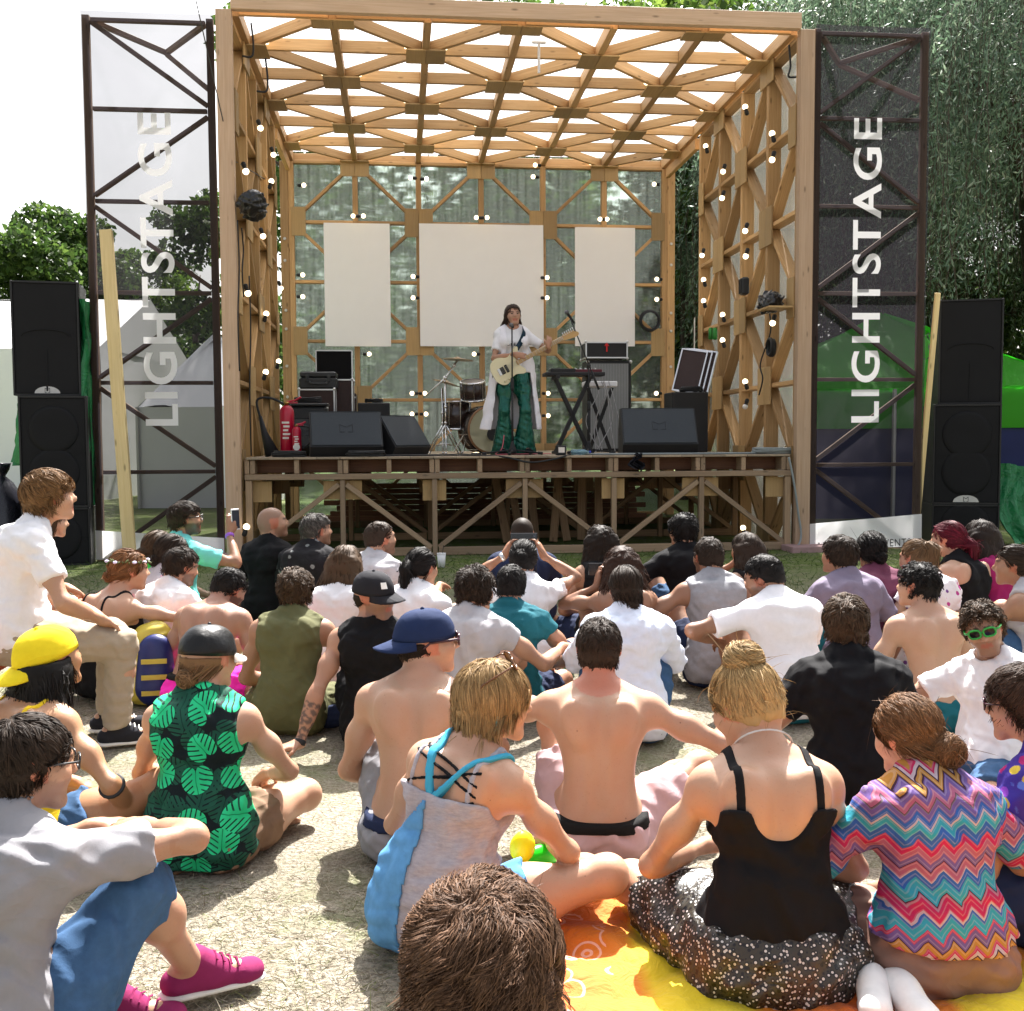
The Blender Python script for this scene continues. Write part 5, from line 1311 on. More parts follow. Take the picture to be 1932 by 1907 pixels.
        if bt.get('band'):
            F = Field(lo, hi, vox_c)
            for q, k in [(q.grow(e + .004), max(k, .04)) for q, k in torso_prims(J, p)[:4]]: F.union(q, k)
            ax_ = J['P1'] - J['P0']; F.keep(J['P0'] + ax_ * ((wz - .012 - .10) / .17), ax_); F.keep(J['P0'] + ax_ * ((wz + .022 - .10) / .17), -ax_)
            Vt, q = F.mesh(); np_mesh('waistband', Vt, q, np.zeros((0, 3), int), bt['band'], pn, True)
    if p.get('cap'): cap_mesh(J, p, body, p['cap'])
    if p.get('glasses'): sunglasses(J, p, body, p['glasses'])
    for nm in 'RL':
        if p.get('shoes'): shoe(J, nm, body, *p['shoes'])
    J['loc'], J['S'], J['yaw'], J['mw'] = loc, S_, yaw, body.matrix_world.copy()
    J['body'] = body
    return J
# ------------------------------------------------------------------ loudspeaker stacks
blackbox = M('speaker_black', (.012, .012, .013), .55, .35, var=.3, scale=6, bump=.25, bscale=60)
grille = M('speaker_grille', (.009, .009, .010), .75, .2, var=.25, scale=3, bump=.6, bscale=220)
badge = M('silver_badge', (.42, .42, .42), .4, .4, metal=.3, bump=0)
metalm = M('steel', (.62, .62, .62), .28, .5, metal=.9, var=.05, bump=0)
chrome = M('chrome', (.75, .75, .75), .12, .5, metal=1.0, var=.03, bump=0)
rubberm = M('black_rubber', (.018, .018, .019), .6, .3, bump=.1)
def speaker(p, w, d, h, rz, label, badge_on, kind, group):
    e = empty('loudspeaker', p, rz, label, 'loudspeaker', group)
    mb = MB(); t = .02
    for sx in (-1, 1): mb.box((sx * (w / 2 - t / 2), 0, h / 2), (t, d, h), bev=.004)
    mb.box((0, 0, t / 2), (w - 2 * t, d, t)); mb.box((0, 0, h - t / 2), (w - 2 * t, d, t)); mb.box((0, d / 2 - t / 2, h / 2), (w - 2 * t, t, h - 2 * t))
    mb.build('cabinet', blackbox, e)
    g = MB().box((0, -d / 2 + .022, h / 2), (w - 2 * t - .004, .02, h - 2 * t - .004), bev=.004).build('grille', grille, e)
    if kind == 'sub':
        for k in ((.32, .70) if h > .9 else (.5,)):
            m = MB().lathe([(0, .0), (w * .12, .002), (w * .30, .010), (w * .36, .004), (w * .37, -.004)], 28, (0, -d / 2 + .008, h * k), Matrix.Rotation(R(90), 3, 'X')); m.build('cone_relief', grille, g, True)
        MB().box((0, -d / 2 + .009, h * .5), (w - .06, .008, .018)).build('brace_bar', grille, g)
    else:
        m = MB(); n = 20; pts = [Vector((math.cos(math.pi * k / n) * w * .36, -d / 2 + .007, h * .52 + math.sin(math.pi * k / n) * h * .06)) for k in range(n + 1)]; m.tube(pts, .007, 5); m.build('horn_edge', grille, g)
        MB().box((0, -d / 2 + .009, h * .22), (.018, .008, h * .36)).build('center_bar', grille, g)
    if badge_on:
        n = 18; poly = [(math.cos(math.pi * k / n) * w * .19, math.sin(math.pi * k / n) * w * .11) for k in range(n + 1)]
        Mx = Matrix.Translation((0, -d / 2 + .010, .024)) @ Matrix.Rotation(R(90), 4, 'X'); b = MB().prism(poly, .004, Mx).build('badge', badge, g)
        m = MB(); s = w * .035
        for a, c in (((-s, .0), (-s, 2 * s)), ((-s, 2 * s), (0, 1.2 * s)), ((0, 1.2 * s), (s, 2 * s)), ((s, 2 * s), (s, 0)), ((-s, 0), (-.35 * s, 0)), ((.35 * s, 0), (s, 0))):
            m.tube([(a[0], -d / 2 + .004, .032 + a[1]), (c[0], -d / 2 + .004, .032 + c[1])], .0028, 4)
        m.build('emblem', inkm, b)
    return e
def stack(xc, y, boxes, rz, side, g):
    z = gz(0, y); p0 = place(xc, y)
    for k, (w, d, h, kind, bd, lb, dx) in enumerate(boxes):
        speaker(p0 + Vector((dx, 0, z + (0.0 if True else 0))), w, d, h, rz, lb, bd, kind, g); z += h + .004
stack(112, 11.55, [(.66, .75, .60, 'sub', False, 'bottom black subwoofer of the left speaker stack behind the seated man', 0.0), (.66, .75, 1.15, 'sub', True, 'middle black double subwoofer of the left speaker stack', 0.0), (.65, .60, 1.17, 'top', True, 'topmost tall black loudspeaker of the left stack', -.06)], R(14), -1, 'left loudspeaker stack')
stack(1812, 13.0, [(.74, .80, .50, 'sub', False, 'bottom black subwoofer of the right speaker stack behind the crowd', 0.0), (.74, .80, 1.16, 'sub', True, 'middle black double subwoofer of the right speaker stack', 0.0), (.70, .62, 1.21, 'top', False, 'topmost tall black loudspeaker of the right stack', .04)], R(-12), 1, 'right loudspeaker stack')
# green tarpaulins over the backs of the stacks
tarpm = NT('green_cover'); tv = tarpm.coord(); tb_ = tarpm.pbr(tarpm.mix(tarpm.noise(tv, 5, 4), (.008, .11, .035), (.02, .26, .08)), .38, .45, 0, tarpm.bump(tarpm.noise(tv, 7, 4, .6, 1.0), .9, .05)); tarpm = tarpm.m
def drape(name, label, p0, p1, ztop, zbot, thick, seed, mat=tarpm, foot=.25):
    """crumpled sheet hanging from an edge and spreading at the foot"""
    r_ = random.Random(seed); p0, p1 = Vector(p0), Vector(p1); x = (p1 - p0).normalized(); nn = Vector((x.y, -x.x, 0)); N, K = 26, 22; vs_, fs_ = [], []
    for layer in (0, 1):
        for k in range(K + 1):
            t = k / K; z = ztop + (zbot - ztop) * t
            for i in range(N + 1):
                s = i / N; w = .05 * math.sin(s * 17 + 2 * math.sin(t * 5 + seed)) * (.3 + t) + .03 * math.sin(s * 41 + t * 9) + r_.uniform(-.008, .008)
                q = p0.lerp(p1, s) + nn * (w + foot * t * t) + x * (.06 * math.sin(t * 7 + s * 3)); vs_.append((q.x + nn.x * layer * -.01, q.y + nn.y * layer * -.01, z + .02 * math.sin(s * 9)))
    q_ = (K + 1) * (N + 1)
    for layer in (0, 1):
        for k in range(K):
            for i in range(N):
                f_ = (layer * q_ + k * (N + 1) + i, layer * q_ + k * (N + 1) + i + 1, layer * q_ + (k + 1) * (N + 1) + i + 1, layer * q_ + (k + 1) * (N + 1) + i); fs_.append(f_ if layer else f_[::-1])
    o = obj(name, vs_, fs_, mat, None, True); tag(o, label, 'tarpaulin', 'green tarpaulins'); return o
a = at_depth(166, 560, 11.45); b = at_depth(180, 560, 11.95); drape('tarpaulin', 'green plastic tarpaulin hanging behind the right side of the left speaker stack', (a.x - .05, 11.35, 0), (b.x + .02, 11.75, 0), 2.75, .62, .01, 2, foot=-.05)
a = at_depth(38, 640, 11.4); drape('tarpaulin', 'strip of green tarpaulin hanging left of the left speaker stack', (a.x + .06, 11.42, 0), (a.x - .02, 11.7, 0), 2.3, 1.05, .01, 3, foot=-.12)
a = at_depth(1876, 900, 13.0); drape('tarpaulin', 'crumpled green tarpaulin spilling to the ground beside the right speaker stack', (a.x - .03, 12.9, 0), (a.x + .62, 13.1, 0), .95, .02, .01, 4, foot=.25)
a = at_depth(1748, 600, 12.6); o = bar('timber_pole', (a.x - .08, 12.62, gz(0, 12.6)), (a.x + .17, 12.72, 2.95), .06, .04, V, newpine); tag(o, 'thin wooden pole leaning between the right tower and the right speakers', 'pole')
# bin bag at the far left
m = MB(); r_ = random.Random(4)
for k in range(9):
    pass
prof = [(.0, 0), (.24, .02), (.29, .15), (.27, .35), (.22, .55), (.12, .74), (.05, .80), (.09, .86), (.11, .92)]
m.lathe(prof, 22); m.v = [Vector((v.x * (1 + .10 * math.sin(v.z * 23 + math.atan2(v.y, v.x) * 7)), v.y * (1 + .1 * math.sin(math.atan2(v.y, v.x) * 9)), v.z)) for v in m.v]
o = m.build('bin_bag', M('bin_liner', (.012, .012, .018), .25, .5, bump=.5, bscale=25), None, True); p = place(0, 11.6); o.location = (p.x - .02, p.y, p.z); o.scale = (1.1, 1.1, 1.15); tag(o, 'black plastic bin bag hanging at the far left edge', 'bin bag')
# ------------------------------------------------------------------ on the stage
monm = M('monitor_paint', (.028, .034, .040), .6, .3, var=.15, scale=40, bump=.35, bscale=180)
def wedge(px, v, w, h, rz, label, scale=1.0, grp='floor monitors', mark=True):
    p = stage_px(px, v, FLOOR + .002); e = empty('floor_monitor', p, TH + rz, label, 'floor monitor', grp); d = h * 1.05
    prof = [(-d * .42, 0.0), (d * .5, 0.0), (d * .5, h * .55), (d * .20, h), (-d * .02, h), (-d * .55, h * .22)]      # (y, z) side outline
    Mx = Matrix(((0, 0, 1, -w / 2), (1, 0, 0, 0), (0, 1, 0, 0), (0, 0, 0, 1)))
    MB().prism(prof, w, Mx).build('cabinet', blackbox, e)
    a, b = Vector((0, prof[5][0], prof[5][1])), Vector((0, prof[4][0], prof[4][1])); y = (b - a).normalized(); n = Vector((-1, 0, 0)).cross(y) * -1; n = Vector((0, -y.z, y.y)); L = (b - a).length
    g = MB().box((0, 0, 0), (w - .03, L - .03, .012), bev=.004).build('front_grille', monm, e); g.matrix_local = Matrix.Translation((a + b) / 2 + n * .006) @ Matrix((Vector((1, 0, 0)), y, n)).transposed().to_4x4()
    MB().box((0, -.01 + d * .09, h + .004), (w - .03, d * .19, .008)).build('top_plate', monm, e)
    if mark:
        m = MB(); s = h * .12
        for p0, p1 in (((-1, -.8), (-1, .9)), ((-1, .9), (0, .35)), ((0, .35), (1, .9)), ((1, .9), (1, -.8)), ((-1, -.8), (-.25, -.8)), ((.25, -.8), (1, -.8))):
            m.tube([(p0[0] * s * 1.2, p0[1] * s, .007), (p1[0] * s * 1.2, p1[1] * s, .007)], .004, 4)
        m.build('emblem', inkm, g)
    for sx in (-1, 1): MB().box((sx * (w / 2 + .001), d * .15, h * .5), (.004, d * .16, h * .17), bev=.001).build('handle_recess', rubberm, e)
    return e
wedge(652, .42, .80, .50, R(6), 'dark floor monitor at the front left edge of the stage floor')
wedge(748, .72, .62, .46, R(48), 'second floor monitor turned sideways behind the front left one', mark=False)
wedge(590, 1.05, .55, .44, R(-30), 'floor monitor partly hidden behind the fire extinguishers')
wedge(1240, .42, .86, .53, R(-6), 'dark floor monitor at the front right edge of the stage floor')
# flight cases
casem = M('case_laminate', (.035, .018, .016), .5, .3, var=.2, bump=.15); foam = M('case_foam', (.010, .010, .011), .95, .1, bump=.6, bscale=90); labelm = M('paper_label', (.7, .68, .62), .7, bump=0)
def case(name, px0, px1, v, z0, h, d, label, mat=casem, latch=True, rz=0, paper=0, group='flight cases on the stage'):
    a, b = stage_px(px0, v, z0), stage_px(px1, v, z0); w = (b - a).length; e = empty(name, (a + b) / 2, TH + rz, label, 'case', group)
    MB().box((0, d / 2, h / 2), (w - .012, d - .012, h - .012)).build('shell', mat, e)
    m = MB()
    for sx in (-1, 1):
        for sz in (0, 1): m.box((sx * (w / 2 - .008), d / 2, sz * h + (.008 if sz == 0 else -.008)), (.018, d + .004, .018))
        for sy in (0, 1): m.box((sx * (w / 2 - .008), sy * d, h / 2), (.018, .018, h - .038))
    for sz in (0, 1):
        for sy in (0, 1): m.box((0, sy * d, sz * h + (.008 if sz == 0 else -.008)), (w - .038, .018, .018))
    m.build('edge_trim', metalm, e); m = MB()
    for sx in (-1, 1):
        for sy in (0, 1):
            for sz in (0, 1): m.sphere((sx * (w / 2 - .006), sy * d, sz * h), .022, 8, 6)
    m.build('ball_corners', metalm, e)
    for k in range(paper): MB().box(((-.28 + .5 * (k % 2)) * w, -.006, h * (.72 - .42 * (k // 2))), (w * .2, .004, h * .12)).build('paper_label', labelm, e)
    if latch: MB().box((0, -.006, h * .5), (.05, .008, .05)).build('latch', metalm, e)
    return e
case('flight_case', 565, 633, 3.0, FLOOR + .004, .88, .5, 'brown rack case with paper labels under the black hard case', paper=4)
e = case('flight_case', 634, 667, 3.3, FLOOR + .004, 1.03, .5, 'tall dark flight case with silver edges right of the brown rack case')
# hard plastic case
a, b = stage_px(566, 3.05, FLOOR + .89), stage_px(638, 3.05, FLOOR + .89); w = (b - a).length; e = empty('hard_case', (a + b) / 2, TH, 'black ribbed hard case with handle on top of the brown rack case', 'case'); hc = M('hard_plastic', (.02, .021, .023), .45, .4, bump=.2)
MB().box((0, .2, .075), (w, .4, .15), bev=.02).build('base', hc, e); MB().box((0, .2, .195), (w - .02, .38, .082), bev=.02).build('lid', hc, e)
m = MB(); m.tube(catmull([(-.11, -.01, .10), (-.10, -.05, .07), (.10, -.05, .07), (.11, -.01, .10)], 5), .012, 8); m.build('handle', hc, e, True)
for sx in (-.28, .28): MB().box((sx * w, -.008, .14), (.05, .02, .09), bev=.004).build('latch', hc, e)
a, b = stage_px(597, 3.85, FLOOR + .87), stage_px(667, 3.85, FLOOR + .87); w = (b - a).length; e = empty('case_lid', (a + b) / 2 + V * .1, TH, 'opened flight case lid with black foam standing upright at the back', 'case lid')
MB().box((0, 0, .30), (w - .03, .03, .60)).build('foam_lining', foam, e); m = MB()
for sx in (-1, 1): m.box((sx * (w / 2 - .008), 0, .30), (.016, .07, .62))
for sz in (0, 1): m.box((0, 0, sz * .61), (w - .034, .07, .016))
m.build('frame', metalm, e)
o = empty('support_case', stage_px(632, 3.84, FLOOR + .004), TH, 'dark case carrying the opened lid at the back', 'case', 'flight cases on the stage'); MB().box((0, .25, .43), (.62, .5, .86), bev=.01).build('shell', casem, o); MB().box((0, -.004, .8), (.62, .008, .02)).build('edge_trim', metalm, o)
# small combo amp at the back
p = stage_px(706, 3.2, FLOOR + .004); e = empty('small_amplifier', p, TH, 'small black amplifier box with cables on top right of the flight cases', 'amplifier'); MB().box((0, .15, .35), (.44, .3, .70), bev=.01).build('cabinet', blackbox, e); MB().box((-.07, -.004, .55), (.2, .008, .2)).build('control_panel', rubberm, e)
m = MB(); r_ = random.Random(8)
for k in range(4): m.tube(catmull([(.12 * math.cos(t * .7 + k) , .12 + .08 * math.sin(t * .7 + k),   .712 + .01 * k + .012 * (t % 2)) for t in range(12)], 3), .009, 5)
m.build('cable_bundle', rubberm, e)
# grey bin-like case behind the extinguishers
p = stage_px(580, 2.1, FLOOR + .004); e = empty('equipment_box', p, TH, 'dark grey plastic equipment box behind the fire extinguishers', 'box'); MB().box((0, .2, .31), (.50, .4, .62), bev=.03).build('body', hc, e); MB().box((0, .2, .64), (.53, .43, .035), bev=.01).build('lid', hc, e)
m = MB()
for k in range(5): m.tube(catmull([(.17 * math.cos(t * .6), .2 + .12 * math.sin(t * .6), .675 + .014 * k + .01 * math.sin(t + k)) for t in range(11)], 3), .010, 5)
m.build('cable_coil', rubberm, e)
# fire extinguishers
redm = M('extinguisher_red', (.42, .004, .03), .28, .5, var=.05, bump=0); brass = M('brass', (.5, .33, .1), .35, metal=.8, bump=0)
def extinguisher(px, v, h, r, label, horn):
    p = stage_px(px, v, FLOOR + .002); e = empty('fire_extinguisher', p, TH, label, 'fire extinguisher', 'fire extinguishers'); 
    MB().lathe([(r * .9, 0), (r, .015), (r, h * .80), (r * .93, h * .86), (r * .62, h * .92), (r * .30, h * .94)], 24).build('cylinder', redm, e, True)
    MB().lathe([(r * .28, h * .93), (r * .28, h * .97), (r * .4, h * .97), (r * .4, h)], 14).build('valve', brass, e, True)
    m = MB(); m.tube([(0, 0, h), (r * 1.2, -.01, h * 1.03), (r * 2.0, -.02, h * 1.09)], .012, 6); m.tube([(0, 0, h * .985), (r * 1.5, -.01, h * .985)], .009, 6); m.build('lever', redm, e)
    m = MB()
    for k in range(5): m.box((-r * .1 + .01 * (k % 2), -r - .0015, h * (.62 - .07 * k)), (r * (1.0 - .15 * (k % 3)), .002, h * .035))
    m.build('printed_label', labelm, e)
    if horn:
        m = MB(); m.tube(catmull([(-r * .3, 0, h * .96), (-r * 2.2, 0, h * 1.07), (-r * 4.0, -.01, h * 1.03), (-r * 3.6, -.02, h * .72)], 6), .014, 8); m.build('hose', rubberm, e, True)
        m = MB(); m.tube([(-r * 3.6, -.02, h * .74), (-r * 3.1, -.025, h * .45), (-r * 2.0, -.035, .02)], [.02, .035, .085], 12); m.build('horn', rubberm, e, True)
    else:
        m = MB(); m.tube(catmull([(r * .3, 0, h * .95), (r * 2.6, 0, h * .9), (r * 3.1, -.02, h * .5), (r * 1.2, -.03, h * .25)], 6), .010, 8); m.build('hose', rubberm, e, True)
        MB().lathe([(0, .0), (r * .75, .0), (r * .75, .003), (0, .003)], 16, (0, -r - .001, h * .3), Matrix.Rotation(R(90), 3, 'X')).build('round_label', labelm, e)
extinguisher(542, .55, .62, .082, 'tall red fire extinguisher with black horn at the left of the stage', True)
extinguisher(560, .40, .36, .052, 'small red fire extinguisher in front of the tall one', False)
# ------------------------------------------------------------------ drum kit
p = stage_px(916, 2.1, FLOOR + .002); kit = empty('drum_kit', p, TH, 'drum kit with cream bass drum, dark toms and chrome stands behind the singer', 'drum kit'); shellm = M('drum_shell', (.03, .016, .012), .2, .6, var=.3, scale=20, bump=0); headm = M('drum_head', (.66, .64, .44), .5, var=.04, bump=0)
def drum(c, r, d, axis, shell, heads, nm):
    q = Vector(axis).to_track_quat('Z', 'Y').to_matrix(); c = Vector(c)
    s = MB().lathe([(r, -d / 2), (r, d / 2)], 32, c, q).build(nm, shell, kit, True)
    MB().lathe([(0.001, d / 2 + .004), (r * .96, d / 2 + .004)], 32, c, q).build('drum_head', heads, s, False); MB().lathe([(0.001, -d / 2 - .004), (r * .96, -d / 2 - .004)], 32, c, q).build('drum_head', heads, s, False)
    for sg in (-1, 1): MB().lathe([(r * .95, sg * d / 2 - .012), (r * 1.03, sg * d / 2 - .012), (r * 1.03, sg * d / 2 + .012), (r * .95, sg * d / 2 + .012)], 32, c, q, False).build('hoop', chrome if nm != 'bass_drum' else M('hoop_wood', (.25, .13, .06), .4, bump=0), s, True)
    m = MB()
    for k in range(8):
        a = k * math.pi / 4 + .2; m.tube([c + q @ Vector((r * 1.02 * math.cos(a), r * 1.02 * math.sin(a), -d / 2)), c + q @ Vector((r * 1.02 * math.cos(a), r * 1.02 * math.sin(a), d / 2))], .006, 5)
    m.build('tension_rods', chrome, s); return s
bd = drum((0, 0, .31), .30, .42, (0.25, -1, 0), shellm, headm, 'bass_drum')
MB().lathe([(0.001, .0), (.075, .0)], 20, (.08, -.24, .25), Vector((.25, -1, 0)).to_track_quat('Z', 'Y').to_matrix()).build('sound_port', M('port_black', (.004, .004, .004), .8, bump=0), bd); MB().lathe([(.073, .0), (.085, .001), (.085, .006), (.073, .006)], 20, (.08, -.241, .25), Vector((.25, -1, 0)).to_track_quat('Z', 'Y').to_matrix()).build('port_ring', rubberm, bd, True)
drum((-.16, .02, .82), .16, .23, (-.05, -.25, 1), shellm, M('drum_head_clear', (.5, .42, .36), .3, bump=0), 'rack_tom'); drum((-.36, .22, .50), .19, .36, (0, 0, 1), shellm, M('drum_head_clear', (.5, .42, .36), .3, bump=0), 'floor_tom')
cym = M('cymbal_bronze', (.30, .19, .10), .25, .5, metal=.9, var=.1, scale=60, bump=.1)
def cymbal(c, r, tilt, nm): MB().lathe([(.006, .03), (.03, .026), (.05, .012), (r * .6, .004), (r, -.008), (r, -.010), (.05, .009)], 32, c, Matrix.Rotation(tilt, 3, 'Y')).build(nm, cym, kit, True)
cymbal((-.36, -.05, 1.22), .215, R(4), 'crash_cymbal'); cymbal((-.50, .12, .93), .19, R(16), 'hi_hat')
def tripod(c, h, nm, lean=(0, 0)):
    m = MB(); c = Vector(c); m.tube([c + Vector((0, 0, .1)), c + Vector((lean[0], lean[1], h))], .013, 8)
    for k in range(3):
        a = k * 2.094 + .5; f = c + Vector((.24 * math.cos(a), .24 * math.sin(a), .012)); m.tube([c + Vector((0, 0, .38)), f], .010, 6); m.tube([c + Vector((0, 0, .14)), c.lerp(f, .5) + Vector((0, 0, .10))], .006, 5); m.sphere(f, .018, 6, 4)
    m.sphere(c + Vector((0, 0, .40)), .022, 8, 5); m.sphere(c + Vector((lean[0] * .6, lean[1] * .6, h * .62)), .024, 8, 5); return m.build(nm, chrome, kit, True)
tripod((-.52, -.05, 0), .98, 'cymbal_stand'); tripod((-.55, .16, 0), .86, 'hi_hat_stand')
m = MB(); m.tube([(-.78, -.10, .74), (-.52, -.05, .98), (-.36, -.05, 1.20)], .011, 7); m.sphere((-.52, -.05, .98), .03, 8, 6); m.sphere((-.40, -.05, 1.14), .025, 8, 6); m.build('boom_arm', chrome, kit, True)
m = MB()
for a, b in (((-.30, -.10, .02), (-.22, -.02, .34)), ((-.42, -.02, .02), (-.25, -.05, .30)), ((.30, -.12, .02), (.22, 0, .34))): m.tube([a, b], .010, 6)
m.build('spurs', chrome, kit)
# lamp puck on the floor
o = MB().lathe([(0, 0), (.06, 0), (.065, .012), (.05, .03)], 16).build('floor_lamp_puck', rubberm); o.location = stage_px(898, .75, FLOOR + .002); tag(o, 'small round black floor light on the stage next to the drums', 'lamp'); MB().lathe([(.001, .034), (.045, .030)], 16).build('lens', bulbm, o)
# ------------------------------------------------------------------ guitar amplifier, keyboard stand, mic stands
gcloth = M('amp_grille_cloth', (.20, .21, .21), .6, var=.2, scale=90, bump=.5, bscale=160)
a, b = stage_px(1108, 3.3, FLOOR + .004), stage_px(1191, 3.3, FLOOR + .004); w = (b - a).length; e = empty('bass_cabinet', (a + b) / 2, TH, 'tall bass speaker cabinet with silver grille cloth at the back', 'amplifier'); h_ = 1.30
MB().box((0, .22, h_ / 2), (w, .44, h_), bev=.012).build('cabinet', blackbox, e); g = MB().box((0, -.006, h_ / 2), (w - .09, .014, h_ - .09)).build('grille_cloth', gcloth, e)
for k in range(24): MB().box((-(w - .10) / 2 + (k + .5) * (w - .10) / 24, -.015, h_ / 2), (.006, .006, h_ - .10)).build('grille_rib', M('amp_rib', (.34, .35, .35), .5, bump=0), g)
for sx in (-1, 1):
    for sz in (.02, h_ - .02): MB().sphere((sx * (w / 2 - .01), 0, sz), .026, 8, 6).build('corner_cap', metalm, e)
e = case('amplifier_rack', 1105, 1184, 3.25, FLOOR + h_ + .03, .23, .42, 'amplifier head in an open flight case on top of the bass cabinet', mat=blackbox, latch=False, group=None)
m = MB().box((0, -.012, .14), (.02, .006, .10)); m.prism([(-.035, 0), (.035, 0), (0, .05)], .006, Matrix.Translation((0, -.009, .17)) @ Matrix.Rotation(R(90), 4, 'X')); m.build('red_arrow', M('arrow_red', (.6, .02, .02), .5, bump=0), e)
# X-stand with synthesizer
a, b = stage_px(1043, 1.3, FLOOR), stage_px(1118, 1.3, FLOOR); c = (a + b) / 2; e = empty('keyboard_stand', c, TH, 'black double X keyboard stand right of the singer', 'keyboard stand'); W_ = (b - a).length * .5
for y_ in (-.02, .05):
    for sg in (1, -1): bar('stand_leg', (-sg * W_ * .85, y_, .02), (sg * W_ * .85, y_, .93), .045, .03, (0, 1, 0), rubberm, e)
for sg in (1, -1):
    bar('stand_foot', (sg * W_ * .85, -.22, .02), (sg * W_ * .85, .25, .02), .035, .035, Z, rubberm, e); bar('stand_rail', (sg * W_ * .85, -.26, .94), (sg * W_ * .85, .26, .94), .04, .04, Z, rubberm, e)
a, b = stage_px(1030, 1.22, FLOOR + .965), stage_px(1142, 1.22, FLOOR + .965); w = (b - a).length; e = empty('synthesizer', (a + b) / 2, TH, 'black synthesizer lying on the X stand', 'keyboard')
MB().box((0, .16, .02), (w, .32, .045), bev=.006).build('body', rubberm, e); MB().box((-w * .2, .16, .065), (w * .42, .26, .045), bev=.006).build('module', rubberm, e); MB().box((w * .22, .20, .062), (w * .5, .22, .04), bev=.004).build('mixer', M('mixer_red', (.10, .01, .02), .4, bump=0), e)
m = MB()
for k in range(14): m.lathe([(.007, 0), (.006, .018)], 8, (w * (.02 + .028 * k), .12 + .07 * (k % 3), .083))
m.build('knobs', metalm, e)
a, b = stage_px(1105, 1.75, FLOOR + .86), stage_px(1165, 1.75, FLOOR + .86); w = (b - a).length; e = empty('white_keyboard', (a + b) / 2, TH, 'white electronic keyboard with white cables behind the synthesizer', 'keyboard'); wm_ = M('white_plastic', (.72, .72, .74), .35, .4, var=.02, bump=0)
MB().box((0, .15, .03), (w, .30, .07), bev=.01).build('body', wm_, e); bar('stand_leg', (-w * .35, .15, -.86), (w * .4, .15, -.01), .045, .03, (0, 1, 0), rubberm, e); bar('stand_leg', (w * .4, .20, -.86), (-w * .35, .20, -.01), .045, .03, (0, 1, 0), rubberm, e)
m = MB(); r_ = random.Random(5)
for k in range(6): x0 = r_.uniform(-.25, .25) * w * 2; m.tube(catmull([(x0 * .5, -.01, .06), (x0 * .5 + .04, -.06, -.1), (x0 + r_.uniform(-.1, .1), -.05 + .03 * k, -.45), (x0 + r_.uniform(-.2, .2), -.05, -.845)], 6), .006, 5)
m.build('cables', M('grey_cable', (.35, .35, .36), .5, bump=0), e)
def mic_stand(px, v, h, label, boom=None, legs=(0.3, 2.2, 4.4), mic_dir=(0, -1, .1)):
    p = stage_px(px, v, FLOOR + .002); e = empty('microphone_stand', p, TH, label, 'microphone stand', 'microphone stands'); m = MB(); m.tube([(0, 0, .05), (0, 0, h * .55)], .013, 8); m.tube([(0, 0, h * .55), (0, 0, h)], .009, 8); m.lathe([(.02, h * .5), (.022, h * .52), (.022, h * .57), (.015, h * .6)], 10); m.build('pole', rubberm, e, True)
    m = MB(); m.lathe([(.05, .02), (.045, .06), (.02, .13), (.015, .16)], 12); m.build('hub', rubberm, e, True)
    for a in legs:
        m = MB(); f = Vector((.36 * math.cos(a), .36 * math.sin(a), .016)); m.tube([(0, 0, .06), f * .85 + Vector((0, 0, .01))], .010, 7); m.tube([f * .85 + Vector((0, 0, .008)), f], .018, 8); m.build('leg', rubberm, e, True)
    tip = Vector((0, 0, h))
    if boom:
        b0, b1 = Vector(boom[0]), Vector(boom[1]); m = MB(); m.tube([b0, b1], .008, 7); m.tube([b0, b0.lerp(b1, .25)], .014, 8); m.sphere((0, 0, h), .025, 8, 6); m.build('boom', rubberm, e, True); tip = b1
    d = Vector(mic_dir).normalized(); q = d.to_track_quat('Z', 'Y').to_matrix(); mc = MB().lathe([(.011, -.16), (.017, -.02), (.019, 0)], 12, tip + d * .04, q).build('microphone', rubberm, e, True); MB().sphere(tip + d * .06, .027, 12, 8).build('mic_head', M('mic_mesh', (.12, .12, .13), .4, metal=.6, bump=.8, bscale=300), mc, True)
    return e
SING = stage_px(968, .95, FLOOR)
mic_stand(967, .62, 1.50, 'straight black microphone stand in front of the singer', mic_dir=(0, 1, .25), legs=(.1, 3.0, 4.5))
a = stage_px(1111, 1.0, FLOOR); b0 = on_plane(1130, 735, a, V) - a; b1 = on_plane(1074, 596, a, V) - a; rt_ = Matrix.Rotation(-TH, 3, 'Z'); hh_ = (on_plane(1110, 690, a, V) - a).z
mic_stand(1111, 1.0, hh_, 'black boom microphone stand slanting up over the keyboards', boom=(rt_ @ b0, rt_ @ b1), mic_dir=(-.5, -.3, .6))
# equipment box and case lids right
p = stage_px(1301, 2.2, FLOOR + .004); e = empty('subwoofer_box', p, TH, 'plain black box carrying cables and case lids at the right wall', 'box'); MB().box((0, .2, .40), (.49, .46, .80), bev=.01).build('cabinet', blackbox, e)
for k in range(3):
    p = stage_px(1292 + 9 * k, 2.45, FLOOR + .812); o = empty('case_lid', p, TH + R(-30), ('front brown case lid leaning on the black box' if k == 0 else 'second silver-edged case lid leaning behind the brown one' if k == 1 else 'rearmost silver-edged case lid against the right wall'), 'case lid', 'case lids on the black box')
    mm = Matrix.Rotation(R(-14), 4, 'X') @ Matrix.Rotation(R(10), 4, 'Y'); q = MB().box((0, 0, .30), (.34, .02, .56)).build('panel', casem, o); q.matrix_local = mm; m = MB()
    for sx in (-1, 1): m.box((sx * .178, 0, .30), (.018, .045, .60))
    for sz in (0, 1): m.box((0, 0, .008 + sz * .584), (.336, .045, .018))
    m.build('frame', metalm, o).matrix_local = mm
